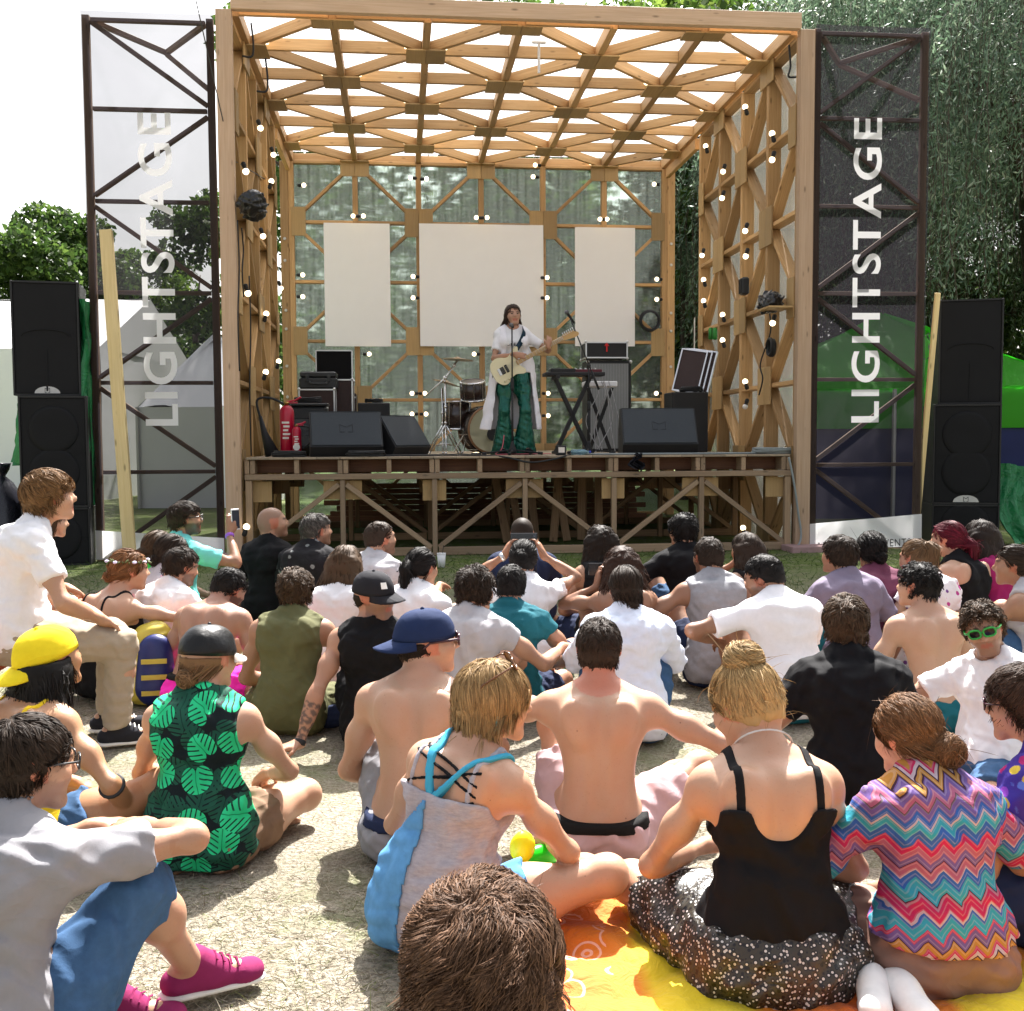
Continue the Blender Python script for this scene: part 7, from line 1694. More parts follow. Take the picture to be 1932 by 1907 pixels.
if ONLY is None or 'mid' in ONLY:
    A('wreath', px=(243, 1034), s=.84, sex='f', yaw=38, head=(18, 4, 0), lean=SLOUCH, skin=PALE, hair=bun((.17, .075, .03), at=(0, -.11, -.035), r=.035, thick=.014), top=dict(kind='cami', mat=c_black, low=.05, name='camisole'), bottom=sh_(c_black), armR=((.46, .46, .50), (.5, -.6, -.8)), armL='lap', handR=dict(dir=(.6, .6, -.2), palm=(0, 0, -1), curl=.3), label='red-blonde woman with a flower wreath and one arm round her neighbour')
    A('limegirl', px=(298, 1000), s=.86, sex='f', yaw=25, head=(10, 2, 0), lean=SLOUCH, skin=FAIR, hair=bun(BRN, at=(-.01, -.12, -.02), r=.036), top=tee(c_lime), bottom=sh_(c_navy), label='woman with low brown bun in neon green top by the left banner')
    A('tattoogirl', px=(325, 1006), s=.85, sex='f', yaw=26, head=(16, 4, 0), lean=SLOUCH, skin=FAIR, hair=bun(DKB, at=(-.01, -.12, -.045), r=.036, thick=.016), top=tank(c_floral_g), bottom=sh_(c_navy), label='woman with dark low bun in grey flowered sleeveless top')
    A('whiteback', px=(347, 1031), s=.82, yaw=30, head=(22, 14, 0), lean=FWD, skin=FAIR, hair=short(DKB, thick=.016, len=.035, mess=.4), beard=.7, top=tee(c_white), bottom=sh_(c_navy), armR='knee', legs='up', label='dark-haired man in white T-shirt hugged by the woman with the wreath')
    A('hairyback', px=(446, 1073), s=.74, yaw=14, head=(32, 30, 0), lean=(4, 24, 42), skin=(0.336, 0.197, 0.139), fat=1.12, armw=1.12, hair=short(BLK, thick=.014, len=.03, mess=.4), beard=.85, top=None, bottom=sh_(c_pink, band=c_bandk, waist=.20), armR='lap', armL='lap', label='shirtless man bent forward in neon pink shorts with black waistband')
    A('olive', px=(557, 1071), s=.82, yaw=3, head=(4, 2, 0), lean=SLOUCH, skin=MED, hair=curly(BRN, thick=.018, len=.04), beard=.6, red=.3, top=tank(c_olive, hole=.058, neck=.074, loose=.9), bottom=sh_(c_olive, band=c_bandk, waist=.14), armR=((.26, .26, .12), (1, -.6, 0)), armL='lap', label='man with curly brown hair in olive green tank top seen from behind')
    def tat(Vt, J, cols):
        e, w = J['elL'], J['wrL']; t_ = ((Vt - e) @ (w - e)) / ((w - e) @ (w - e)); dd = np.linalg.norm(Vt - e - t_[:, None] * (w - e), axis=1)
        n_ = np.sin(Vt[:, 0] * 160 + 3 * np.sin(Vt[:, 2] * 90)) + np.sin(Vt[:, 2] * 130 + 2 * np.sin(Vt[:, 1] * 140)); k_ = (t_ > .22) & (t_ < .93) & (dd < .06) & (n_ > -.15); cols[k_] = cols[k_] * .25 + np.array([.025, .03, .035]) * .75; return cols
    A('blackcap', px=(703, 1079), s=.85, yaw=-4, twist=14, head=(112, 2, 6), lean=(-14, -4, 4), side=-4, skin=(0.403, 0.235, 0.160), paint=tat, hair=short(DKB, thick=.004, len=.010, n=.7), beard=.5, cap=dict(mat=cloth('charcoal_cap', (.018, .018, .022)), tilt=4, label=(1.15, .055, 0, .35, .03)), top=tank(c_black, hole=.085, neck=.085, loose=.8), bottom=sh_(c_black), armL=((-.40, -.30, .035), (-.4, -1, .1)), handL=dict(dir=(-.9, -.45, -.12), palm=(0, 0, -1), curl=.05), armR='knee', legs='up',
      label='man in black cap and tank top looking back over his shoulder, tattooed arm planted')
    A('greysleeve', px=(898, 1066), s=.84, yaw=18, head=(14, 6, 0), lean=SLOUCH, skin=FAIR, hair=curly(DKB, thick=.02), red=.3, top=dict(kind='cap', mat=c_lgrey, sleeve=.30), bottom=sh_(c_denim), armR=((.40, .46, .40), (.8, 0, -1)), armL='knee', legs='up', label='man with dark curls in light grey T-shirt resting his arm on his knee')
    A('teal', px=(965, 1064), s=.79, yaw=4, head=(2, 6, 0), lean=SLOUCH, skin=MED, hair=short(BLK, thick=.016, len=.032, mess=.45), beard=.5, top=dict(kind='cap', mat=c_teal, sleeve=.30), bottom=sh_(c_navy), armR='thigh', armL='lap', label='black-haired man in teal T-shirt')
    A('manpony', px=(1180, 1065), s=.85, yaw=2, head=(-10, 2, 0), lean=SLOUCH, skin=FAIR, beard=.7, hair=bun(DKB, at=(.01, -.10, -.085), r=.040, thick=.010, len=.08), glasses={}, top=dict(kind='half', mat=c_bluewhite, loose=1.3, hem=.02), bottom=sh_(c_denim), armL='knee', armR='knee', legs='up', label='long-haired man with low ponytail in loose pale blue shirt')
    A('whitetee', px=(1430, 1047), s=.84, yaw=-14, head=(-42, 18, -6), lean=(2, 18, 34), skin=TAN, hair=short(BLK, thick=.008, len=.014, n=1.2, mess=.6), beard=.5, glasses={}, top=tee(c_white, loose=1.2), bottom=sh_(c_teal), armL=((-.26, .30, .36), (-1, .1, -.2)), armR='knee', legs='up', label='man with cropped black hair and sunglasses in bright white T-shirt bending to the left')
    A('topless_r', px=(1737, 1061), s=.84, yaw=-10, head=(-36, -2, 0), lean=SLOUCH, skin=PALE, hair=curly(BLK, thick=.014, len=.03, curl=.004), glasses={}, top=None, bottom=sh_(c_teal), label='shirtless man with tight black curls and sunglasses facing left')
    A('greenglasses', px=(1842, 1134), s=.80, yaw=-118, head=(-36, 6, 12), lean=(-24, -14, -4), side=10, skin=FAIR, hair=curly(BRN, thick=.016, len=.03, curl=.005, line=.010, fwd=-.02), beard=.35, glasses=dict(frame=M('glasses_green', (.02, .30, .04), .25, .5, bump=0), fr=.005, tw=.005), top=tee(c_white), bottom=sh_(c_denim), armR=((.20, .34, .42), (1, .3, -.6)), handR=dict(dir=(0, .35, 1), palm=(0, 1, 0), curl=.45), armL=((-.30, -.28, .04), (-.4, -1, 0)), label='man with green-framed sunglasses in white T-shirt turned to the camera, hand raised')
if ONLY is None or 'near' in ONLY:
    A('benchman', px=(84, 884), depth=5.2, base=.46, yaw=62, head=(6, -6, 0), lean=(-2, 10, 22), skin=PALE, hair=short((.16, .085, .035), thick=.026, len=.06, mess=.25, lift=.2, n=1.5, fwd=.05), top=tee(c_white, loose=.9, hem=.06), bottom=dict(kind='pants', mat=c_khaki, name='trousers'), legs='bench', footR=(.1, 1, 0), footL=(.1, 1, 0), shoes=(c_bcanvas, c_rub), armR=((.16, .34, .18), (1, -.4, -.3)), armL='lap', spine=False, label='young man with light brown hair in white T-shirt and khaki trousers on the bench', group='people on the bench')
    A('lacewoman', px=(98, 952), depth=6.3, base=.44, sex='f', yaw=66, head=(0, 4, 0), lean=(6, 16, 26), skin=PALE, hair=long_(BRN, length=.30), top=tee(c_lace, loose=1.0, hem=.06, kind='half'), bottom=dict(kind='short', mat=c_black), legs='bench', footR=(.1, 1, 0), footL=(.1, 1, 0), armR=((.20, .34, .20), (1, -.4, -.3)), label='woman in white lace blouse and black shorts behind the young man on the bench', group='people on the bench')
    A('navycap', px=(800, 1150), s=.87, yaw=6, head=(68, -2, 0), lean=SLOUCH, skin=PALE, hair=short(DKB, thick=.005, len=.012), cap=dict(mat=cloth('navy_cap', (.014, .026, .075)), back=True, tilt=2, label=(2.55, .045, 0, .42, .05)), glasses=dict(frame=M('glasses_maroon', (.045, .012, .02), .2, .5, bump=0), fr=.0045, tw=.0055), top=None, bottom=sh_(c_grey, waist=.16, band=c_navy), armR='knee', armL='lap', legs='up', label='shirtless man in backward navy cap and dark red sunglasses facing right')
    A('yellowcap', px=(82, 1178), s=.84, sex='f', yaw=26, head=(8, -8, 0), lean=SLOUCH, skin=(.40, .22, .12), hair=long_(BLK, length=.30, width=.10, thick=.018, wave=1, curl=.009, turns=8, mess=.22, lump=.010), cap=dict(mat=c_yel, yaw=14, back=True, tilt=10, label=(3.95, .045, 0, .38, .04), brim=.085), top=dict(kind='cami', mat=c_yelfl, low=.06, name='strappy_top'), bottom=sh_(c_denim, kind='short'), armR=((.30, .22, .16), (1, -.5, -.2)), armL='lap', legs='wide', label='woman with black curly hair wearing a yellow cap backwards')
    A('greyT', px=(54, 1346), s=.845, yaw=14, head=(36, 6, 0), lean=(-4, 12, 22), skin=FAIR, fat=1.06, hair=short(DKB, thick=.012, len=.035, mess=.22, lift=.25, n=1.6), beard=.3, glasses=dict(clear=True), top=tee(cloth('mid_grey_cotton', (.24, .235, .25)), loose=.8), bottom=sh_(c_denim, kind='knee'), shoes=(c_wine, c_rub, c_wine), armR=((.16, .44, .50), (1.2, .3, .1)), handR=dict(dir=(-1, .2, -.1), palm=(0, .2, -1), curl=.3), legR=((.25, .50, .09), (.45, .5, 1)), legL='cross', armL=((-.05, .50, .46), (-1, 0, -.5)), footR=(.75, .7, 0), label='man with glasses in light grey T-shirt, denim shorts and wine-red shoes at the lower left')
    A('leafgirl', px=(394, 1178), s=.835, sex='f', sw=.158, yaw=0, head=(26, 6, 0), lean=(-4, 4, 14), skin=PALE, hair=bun((.17, .095, .045), at=(-.005, -.105, -.065), r=.036, len=.06), cap=dict(mat=c_vinyl, tilt=2, bmat=M('pearl_brim', (.68, .60, .55), .35, .5, bump=0), brim=.07), glasses={}, top=tank(c_leaf, hole=.065, neck=.078, loose=1.0, hem=.02), bottom=sh_(c_brownsh, kind='short'), armR=((.16, .34, .22), (1, -.5, -.4)), armL=((-.12, .34, .22), (-1, -.5, -.4)), legs='cross', label='woman in green leaf-print tank top and black cap seen from behind')
    A('topless_c', px=(1130, 1164), s=.845, yaw=4, head=(2, 2, 0), lean=(-10, 6, 22), skin=PALE, red=.75, hair=short(DKB, thick=.010, len=.020, n=1.5, mess=.3), beard=.6, top=None, bottom=sh_(c_rose, waist=.17, band=c_bandk), armR=((.50, .26, .46), (.2, -1, -.3)), handR=dict(dir=(.9, .3, -.2), palm=(0, .3, -1), curl=.6), armL=((-.16, .40, .46), (-1.2, .2, -.1)), legL='up', legR='wide', label='shirtless man with sunburnt neck and dusty pink shorts in the middle of the crowd')
    A('bunblonde', px=(1388, 1243), s=.86, sex='f', yaw=-2, head=(-28, 22, -4), lean=(-6, 10, 26), skin=PALE, hair=H_('topbun', BLD, at=(-.005, -.050, .118), r=.050, thick=.011, len=.08, n=1.6, mess=.09, lift=.06, sag=.02, fly=70), top=dict(kind='cami', mat=c_black, low=.05, vee=.17, strapw=.011, strapx=.100, loose=.3, name='camisole', hem=.155, wr=.005), bottom=dict(kind='skirt', mat=c_dots, name='skirt', waist=.185, wr=.008, wl=.13, e=.018, band=c_bandk), armL=((-.10, .30, .26), (-1, -.5, -.4)), armR='lap', legs='cross', label='blonde woman with messy top bun in black lace camisole and dotted skirt')
    A('blackT', px=(1597, 1120), s=.87, yaw=6, head=(2, 0, 0), lean=SLOUCH, skin=FAIR, hair=short(BRN, thick=.016, len=.035, mess=.45, n=1.4), red=.4, top=tee(c_black, sleeve=.55, loose=.6, wr=.006), bottom=sh_(c_khaki), armL=((-.20, .18, .16), (-1, -.8, 0)), armR='lap', legs='cross', label='brown-haired man in black T-shirt with rolled sleeves seen from behind')
    A('shortblonde', px=(930, 1243), s=.835, side=8, sex='f', sw=.155, yaw=28, head=(48, 2, 0), lean=(-6, 12, 26), skin=(0.454, 0.269, 0.176), hair=short((.30, .19, .085), thick=.024, len=.085, mess=.10, lift=.06, sag=.5, n=1.7, grav=.30, line=-.012), glasses=dict(dz=.075, dy=-.045, tilt=-28, frame=M('tortoise', (.10, .04, .015), .2, .5, bump=0), lens=M('amber_lens', (.20, .09, .02), .1, .5, bump=0)), top=dict(kind='cami', mat=c_mel, low=.055, vee=.075, loose=1.3, hem=.03, name='ripped_top'), bottom=sh_(c_ldenim, waist=.16, name='overalls', kind='short'), armR=((.16, .38, .22), (1, -.5, -.3)), armL='lap', legR=((.08, .44, .06), (1.2, .5, .35)), legL='cross', label='woman with short blonde hair, grey ripped top and denim overalls in profile')
    A('curlyfront', px=(908, 1678), s=.83, yaw=4, head=(6, 0, 0), lean=SLOUCH, skin=FAIR, hs=1.06, hair=curly((.105, .055, .030), thick=.028, len=.13, n=3.8, curl=.019, turns=11, K=10, mess=.16, lift=.3, sag=.30, grav=.10, w=.0007, lump=.008, lumpw=.06, line=-.02, fly=100, clump=.8, per=60), top=tee(c_white), bottom=sh_(c_navy), label='person with thick wavy brown hair closest to the camera, only the head showing')
    A('chevron', px=(1700, 1308), s=.765, sex='f', sw=.160, fat=1.10, yaw=-4, head=(-26, 14, -4), lean=(-6, 12, 28), skin=(0.487, 0.286, 0.202), hair=bun((.15, .075, .035), at=(.02, -.115, -.055), r=.052, thick=.012, len=.07, n=1.7, fly=90, wave=1, curl=.003), top=dict(kind='half', mat=c_chev, sleeve=.85, loose=1.2, hem=.19, name='knit_blouse'), bottom=sh_(c_taupe, waist=.24), armL=((-.20, .30, .24), (-1, -.6, -.2)), armR='thigh', legs='cross', label='woman with curly low bun in multicoloured zigzag knit blouse')
    A('violetman', px=(1930, 1252), s=.815, yaw=-38, head=(-14, 6, 0), lean=SLOUCH, skin=FAIR, hair=short((.05, .028, .018), thick=.022, len=.05, mess=.4, n=1.5), glasses=dict(frame=M('glasses_maroon', (.045, .012, .02), .2, .5, bump=0)), top=tee(c_floral_p, sleeve=.7), bottom=sh_(c_navy), armL='lap', legs='wide', label='man with sunglasses and violet flowered shirt cut by the right edge')
# ------------------------------------------------------------------ singer
base_h = .85
sp = dict(world=tuple(SING + Z * base_h), scale=1.09, base=base_h, sex='f', legw=.78, yaw=180 - math.degrees(TH) - 3, head=(-4, -2, 3), lean=(0, 0, 4), skin=(.42, .245, .165), hair=H_('long', (.045, .025, .017), length=.20, width=.05, thick=.010, len=.10, n=1.4, mess=.05, lift=.03, sag=.1, fall=-.02), top=dict(kind='tee', mat=c_white, sleeve=.66, loose=.3, hem=.16, wr=.003), bottom=None,
          armR=((.03, .26, .30), (1, -.7, -.3)), armL=((-.34, .30, .38), (-.9, -.4, -.6)), handR=dict(dir=(-1, .25, -.15), palm=(0, -1, -.2), curl=.35, thumb=-1), handL=dict(dir=(-.2, -.1, 1), palm=(.3, -1, .2), curl=1.0),
          legR=((.115, .03, -.70), (.1, 1, 0)), legL=((-.115, .05, -.70), (-.1, 1, 0)), footR=(.2, 1, 0), footL=(-.2, 1, 0), group=None, label='singer in white coat and shiny green flared trousers playing a cream guitar')
JS = person(sp); sb = JS['body']
if 'group' in sb: del sb['group']
# flared trousers
F = Field(v3(-.36, -.28, -.80), v3(.36, .32, .24), .011)
for q, k in torso_prims(JS, sp)[:3]: F.union(Cut(q.grow(.008), v3(0, 0, .20), v3(0, 0, 1)), max(k, .04))
for nm in 'RL':
    h, k_, a = JS['hip' + nm], JS['kn' + nm], JS['an' + nm]; F.union(Cone(h, k_, .088, .060), .05); F.union(Ell(h * .6 + k_ * .4, v3(.080, .080, .080)), .06); b = a.copy(); b[2] = -.775; F.union(Cut(Cone(k_, b + (b - k_) * .10, .058, .145, v3(0, 1, 0), 1.15), v3(0, 0, -.775), v3(0, 0, -1)), .03)
F.wrinkle(.004, .10, 3); Vt, q = F.mesh(); np_mesh('flared_trousers', Vt, q, np.zeros((0, 3), int), c_emer, sb, True)
# long open white coat: back and side panels, open at the front
F = Field(v3(-.48, -.36, -.56), v3(.48, .30, .62), .011)
for q, k in torso_prims(JS, sp): F.union(q.grow(.022), max(k, .05))
for sd in (1, -1):
    F.union(Cone(v3(sd * .10, -.01, .30), v3(sd * .17, -.03, -.52), .12, .13), .06); F.union(Cone(v3(sd * .16, .02, .20), v3(sd * (.30 if sd > 0 else .24), .03, -.50), .06, .075), .06)
F.union(Cone(v3(0, -.03, .25), v3(0, -.08, -.50), .15, .18), .06); F.wrinkle(.005, .16, 8)
X, Y, Zz = F.ax[0][:, None, None], F.ax[1][None, :, None], F.ax[2][None, None, :]
op = np.maximum(np.abs(X + .0 * Zz) - (.085 + np.maximum(0, .2 - Zz) * .10), .015 - Y); F.d = np.maximum(F.d, -op.astype(np.float32))        # opening
inner = Field(v3(-.48, -.36, -.56), v3(.48, .30, .62), .011)
for sd in (1, -1): inner.union(Cone(v3(sd * .07, .06, .10), v3(sd * .13, .03, -.66), .115, .15), .05)
F.d = np.maximum(F.d, np.where(Zz < .12, -inner.d, -1).astype(np.float32))
nk = Ell(JS['P3'] + v3(0, .05, .05), v3(.075, .11, .09)); F.subtract(nk, .01); F.keep(v3(0, 0, -.50), v3(0, .06, 1)); 
for nm in 'RL': F.subtract(Cone(JS['sh' + nm], JS['el' + nm], .062, .060), .01)
Vt, q = F.mesh(); np_mesh('white_coat', Vt, q, np.zeros((0, 3), int), cloth('white_voile', (.78, .76, .80), fold=.2), sb, True)
for nm in 'RL': shoe(JS, nm, sb, c_black, rubberm)
m = MB()
for sd in (1, -1):
    c = JS['HC'] + JS['RH'] @ v3(sd * .031, .088, .007); m.sphere(c, (.0135, .0125, .007), 10, 6)
m.build('eyes', M('eye', (.10, .07, .05), .2, .5, bump=0), sb, True)
# T-shirt print
me = text_mesh('DREAM', .045, 0, .001, 1.25); me.materials.append(inkm); o = bpy.data.objects.new('shirt_print', me); COL.objects.link(o); o.parent = sb
o.matrix_local = Matrix.Translation((.085, .152, .40)) @ Matrix.Rotation(R(180), 4, 'Z') @ Matrix.Rotation(R(90), 4, 'X')
# ------------------------------------------------------------------ guitar (own frame: x along the neck, y up across the body, z out of the face)
cream = M('guitar_cream', (.70, .62, .40), .22, .5, var=.04, bump=0); maple = M('maple', (.50, .30, .11), .35, .4, var=.12, scale=30, bump=.05)
gt = bpy.data.objects.new('electric_guitar', None); COL.objects.link(gt); tag(gt, 'cream electric guitar with maple neck held by the singer', 'guitar')
half = [(-.205, 0), (-.200, .07), (-.165, .125), (-.11, .148), (-.05, .135), (-.005, .110), (.03, .105), (.07, .125), (.125, .155), (.16, .158), (.168, .140), (.150, .105), (.115, .07), (.10, .035)]
low = [(.10, -.035), (.12, -.065), (.135, -.10), (.125, -.128), (.10, -.132), (.06, -.115), (.02, -.100), (-.03, -.112), (-.08, -.142), (-.13, -.148), (-.175, -.115), (-.20, -.06)]
pts = [(p_.x, p_.y) for p_ in catmull([(x, y, 0) for x, y in half + low + [half[0]]], 3)[:-1]]
MB().prism(pts, .042, Matrix.Translation((0, 0, -.021))).build('guitar_body', cream, gt)
ne = MB(); ne.box((.36, 0, .024), (.56, .048, .022), bev=.006); ne.build('neck', maple, gt)
fr = MB()
for k in range(19): fr.box((.10 + .54 * (1 - 2 ** (-k / 11)) / (1 - 2 ** (-18 / 11)), 0, .0358), (.0025, .046, .002))
fr.build('frets', metalm, gt)
hp_ = [(.63, -.024), (.67, -.035), (.74, -.05), (.80, -.055), (.822, -.035), (.81, -.010), (.79, .0), (.78, .022), (.70, .030), (.65, .026)]
MB().prism([(p_.x, p_.y) for p_ in catmull([(x, y, 0) for x, y in hp_ + [hp_[0]]], 3)[:-1]], .016, Matrix.Translation((0, 0, .008))).build('headstock', maple, gt)
m = MB()
for k in range(6): m.lathe([(.006, 0), (.006, .012)], 8, (.665 + .024 * k, .006 + .012, .024)); m.box((.665 + .024 * k, .040, .016), (.012, .022, .010), bev=.003)
m.build('tuning_pegs', metalm, gt)
m = MB(); m.box((-.09, 0, .023), (.045, .078, .012), bev=.002); m.box((-.04, 0, .023), (.03, .085, .012), bev=.003); m.build('bridge_pickup', M('pickup_black', (.02, .02, .02), .4, bump=0), gt); m = MB(); m.box((-.125, 0, .024), (.03, .075, .012), bev=.002); m.build('bridge', metalm, gt)
m = MB()
for x, y in ((-.02, -.085), (-.07, -.105), (-.12, -.11)): m.lathe([(.012, .021), (.010, .036)], 12, (x, y, 0))
m.build('knobs', cream, gt, True)
m = MB()
for k in range(6): m.tube([(-.11, -.026 + .0104 * k, .036), (.64, -.018 + .0072 * k, .040)], .0009, 4)
m.build('strings', metalm, gt)
# hang it across her: body low at her right, neck rising to her left (picture right)
def sw(x, y, z): return JS['mw'] @ Vector((x, y, z))
pb = on_plane(962, 692, SING - V * .26, V); pn = on_plane(1068, 634, SING - V * .26, V)
gx = (pn - pb).normalized(); gz_ = (-V - gx * (-V).dot(gx)).normalized(); gy = gz_.cross(gx); L_ = (pn - pb).length
Mx = Matrix((gx, gy, gz_)).transposed().to_4x4() @ Matrix.Scale(1.10, 4); Mx.translation = pb - gx * .0; gt.matrix_world = Mx
# strap over her left shoulder
pts = [Mx @ Vector((.15, .13, -.01)), sw(-.06, .16, .44), sw(-.10, .115, .535), sw(-.105, .03, .60), sw(-.09, -.06, .575), sw(.0, -.15, .42), sw(.14, -.13, .25), Mx @ Vector((-.20, 0, -.01))]
m = MB(); cp_ = catmull([tuple(q) for q in pts], 5); vs_, fs_ = [], []
cen = sw(0, 0, .42)
for i, q in enumerate(cp_):
    t = (cp_[min(i + 1, len(cp_) - 1)] - cp_[max(i - 1, 0)]).normalized(); n = (q - cen); n.z *= .3; n = (n - t * n.dot(t)).normalized(); s = t.cross(n); q = q + n * .012
    vs_ += [q - s * .030, q + s * .030]
for i in range(len(cp_) - 1): fs_.append((2 * i, 2 * i + 1, 2 * i + 3, 2 * i + 2))
o = obj('strap', vs_, fs_, cloth('strap_navy', (.012, .03, .05)), None, True); md = o.modifiers.new('s', 'SOLIDIFY'); md.thickness = .004; mw = o.matrix_world.copy(); o.parent = gt; o.matrix_parent_inverse = gt.matrix_world.inverted()
# ------------------------------------------------------------------ things among the audience
def jw(J, q): return J['mw'] @ Vector(q)
phm = M('phone_black', (.012, .012, .014), .15, .6, bump=0); phw = M('phone_white', (.7, .7, .7), .3, .5, bump=0); scr = M('phone_screen', (.03, .035, .05), .06, .6, bump=0)
def phone(c, x, y, label, w=.075, h=.15, mat=phm):
    """x: along the short side, y: along the long side"""
    x, y = Vector(x).normalized(), Vector(y); y = (y - x * y.dot(x)).normalized(); z = x.cross(y); e = bpy.data.objects.new('phone', None); COL.objects.link(e); Mx = Matrix((x, y, z)).transposed().to_4x4(); Mx.translation = c; e.matrix_world = Mx
    tag(e, label, 'phone', 'phones held up'); MB().box((0, 0, 0), (w, h, .009), bev=.003).build('case', mat, e); MB().box((0, 0, .0052), (w - .008, h - .022, .0015)).build('screen', scr, e); MB().box((w * .28, h * .38, -.0055), (.02, .02, .002)).build('camera', scr, e)
J = PEOPLE['filmer']; a, b = jw(J, J['wrL'] + v3(.03, .03, .095)), jw(J, J['wrR'] + v3(-.03, .03, .095)); phone((a + b) / 2 + Vector((0, .01, .0)), (0, .1, 1), b - a, 'dark phone held level in both hands above the crowd', .085, .17)
J = PEOPLE['turq']; a = jw(J, J['wrR'] + v3(0, .05, .10)); phone(a, (.5, .8, 0), (0, .1, 1), 'white phone held upright by the man in turquoise', .075, .15, phw)
J = PEOPLE['curlytank']; a = jw(J, J['wrL'] + v3(.03, .05, .10)); phone(a, (0, .1, 1), (1, 0, 0), 'dark phone held by the woman with reddish curls')
J = PEOPLE['topless_c']; a = jw(J, J['wrR'] + nrm3(J['wrR'] - J['elR']) * .10 + v3(0, 0, -.02)); e = empty('folded_sunglasses', a, .3, 'sunglasses dangling from the hand of the shirtless man', 'sunglasses'); m = MB()
for sx in (-1, 1): m.lathe([(.001, 0), (.026, .001), (.027, .004)], 14, (sx * .032, 0, 0), Matrix.Rotation(R(90), 3, 'X'))
m.build('lenses', M('brown_lens', (.05, .025, .015), .1, .6, bump=0), e, True); m = MB(); m.tube([(-.06, 0, .012), (0, .002, .016), (.06, 0, .012)], .003, 5); m.build('frame', brass, e)
# bench under the two on the left
J = PEOPLE['benchman']; orm = M('bench_orange', (.42, .085, .02), .45, .4, var=.15, scale=12, bump=.15); l = J['loc']; zt = l.z - .002
e = empty('bench', (l.x - .25, l.y + .35, gz(0, l.y)), R(96), 'orange wooden beer-garden bench under the young man at the left', 'bench'); hb = zt - gz(0, l.y) - .02
MB().box((0, 0, hb - .015), (2.2, .27, .03), bev=.004).build('seat_board', orm, e)
for sx in (-.8, .8):
    m = MB()
    for sy in (-.1, .1): m.tube([(sx, sy, 0), (sx, sy * .7, hb - .03)], .014, 6)
    m.tube([(sx, -.1, .02), (sx, .1, .02)], .012, 6); m.build('leg_frame', M('bench_steel', (.05, .09, .06), .5, bump=0), e)
# backpack
bpy_ = M('pack_yellow', (.52, .42, .06), .4, .4, var=.1, bump=.3, bscale=20); bpb = M('pack_blue', (.012, .02, .12), .4, .4, bump=.3, bscale=20)
g = on_ground(278, 1335); e = empty('backpack', (g.x, g.y + .12, g.z), R(12), 'yellow and blue tarpaulin backpack standing behind the shirtless man in pink shorts', 'backpack'); e.scale = (.9, .9, .86)
F = Field(v3(-.2, -.14, 0), v3(.2, .14, .55), .012); F.union(Cone(v3(0, 0, .12), v3(0, .03, .40), .15, .13, v3(0, 1, 0), 1.4)); F.union(Ell(v3(0, -.02, .1), v3(.17, .11, .12)), .04); F.wrinkle(.006, .12, 5); F.keep(v3(0, 0, .005), v3(0, 0, 1)); Vt, q = F.mesh(); np_mesh('pack_body', Vt, q, np.zeros((0, 3), int), bpy_, e, True)
F = Field(v3(-.2, -.2, 0), v3(.2, .14, .55), .010); F.union(Cone(v3(.02, -.085, .12), v3(.02, -.055, .36), .125, .10, v3(0, 1, 0), 1.5)); Vt, q = F.mesh(); fp = np_mesh('front_pocket', Vt, q, np.zeros((0, 3), int), bpb, e, True)
for z_ in (.10, .20, .30): MB().box((.02, -.178 + .10 * z_, z_), (.15, .012, .03)).build('yellow_strip', bpy_, fp)
for sx in (-1, 1): MB().tube(catmull([(sx * .07, .09, .46), (sx * .09, .19, .36), (sx * .09, .17, .16), (sx * .08, .09, .06)], 5), .016, 6).build('shoulder_strap', bpb, e, True)
g = on_ground(305, 1310); F = Field(v3(-.12, -.1, 0), v3(.12, .1, .2), .01); F.union(Ell(v3(0, 0, .08), v3(.07, .06, .09))); F.union(Ell(v3(.03, 0, .14), v3(.04, .04, .05)), .03); F.wrinkle(.006, .06, 3); Vt, q = F.mesh(); o = np_mesh('lime_pouch', Vt, q, np.zeros((0, 3), int), cloth('lime_cloth', (.32, .75, .02)), None, True); o.location = g; tag(o, 'bright lime drawstring pouch beside the yellow and blue backpack', 'pouch')
# cups and bottles
def cup(px, py, r, h, mat, label, lid=False):
    g = on_ground(px, py); e = empty('drinking_cup', g, 0, label, 'cup', 'cups on the ground'); MB().lathe([(r * .75, 0), (r, h), (r * .94, h), (r * .70, .006)], 20).build('cup_wall', mat, e, True); MB().lathe([(r * .97, h - .004), (r * 1.05, h - .002), (r * 1.05, h + .004), (r * .97, h + .004)], 20).build('rim', mat, e, True)
    if lid: MB().tube([(0, 0, h * .3), (r * .5, 0, h * 1.6)], .004, 6).build('straw', rubberm, e)
cup(833, 1070, .045, .14, M('cup_white', (.8, .8, .8), .4, bump=0), 'white paper cup with straw on the grass before the stage', True); cup(1071, 1282, .045, .10, M('cup_green', (.03, .25, .10), .3, bump=0), 'green plastic cup on the ground behind the shirtless man in the middle')
g = on_ground(478, 1500) ; o = MB().lathe([(.03, 0), (.033, .01), (.033, .10), (.02, .13), (.018, .15)], 16).build('purple_bottle', M('bottle_purple', (.30, .18, .40), .3, bump=0), None, True); g = on_ground(268, 1520); o.location = g; tag(o, 'small purple bottle standing on the straw beside the leaf-print woman', 'bottle')
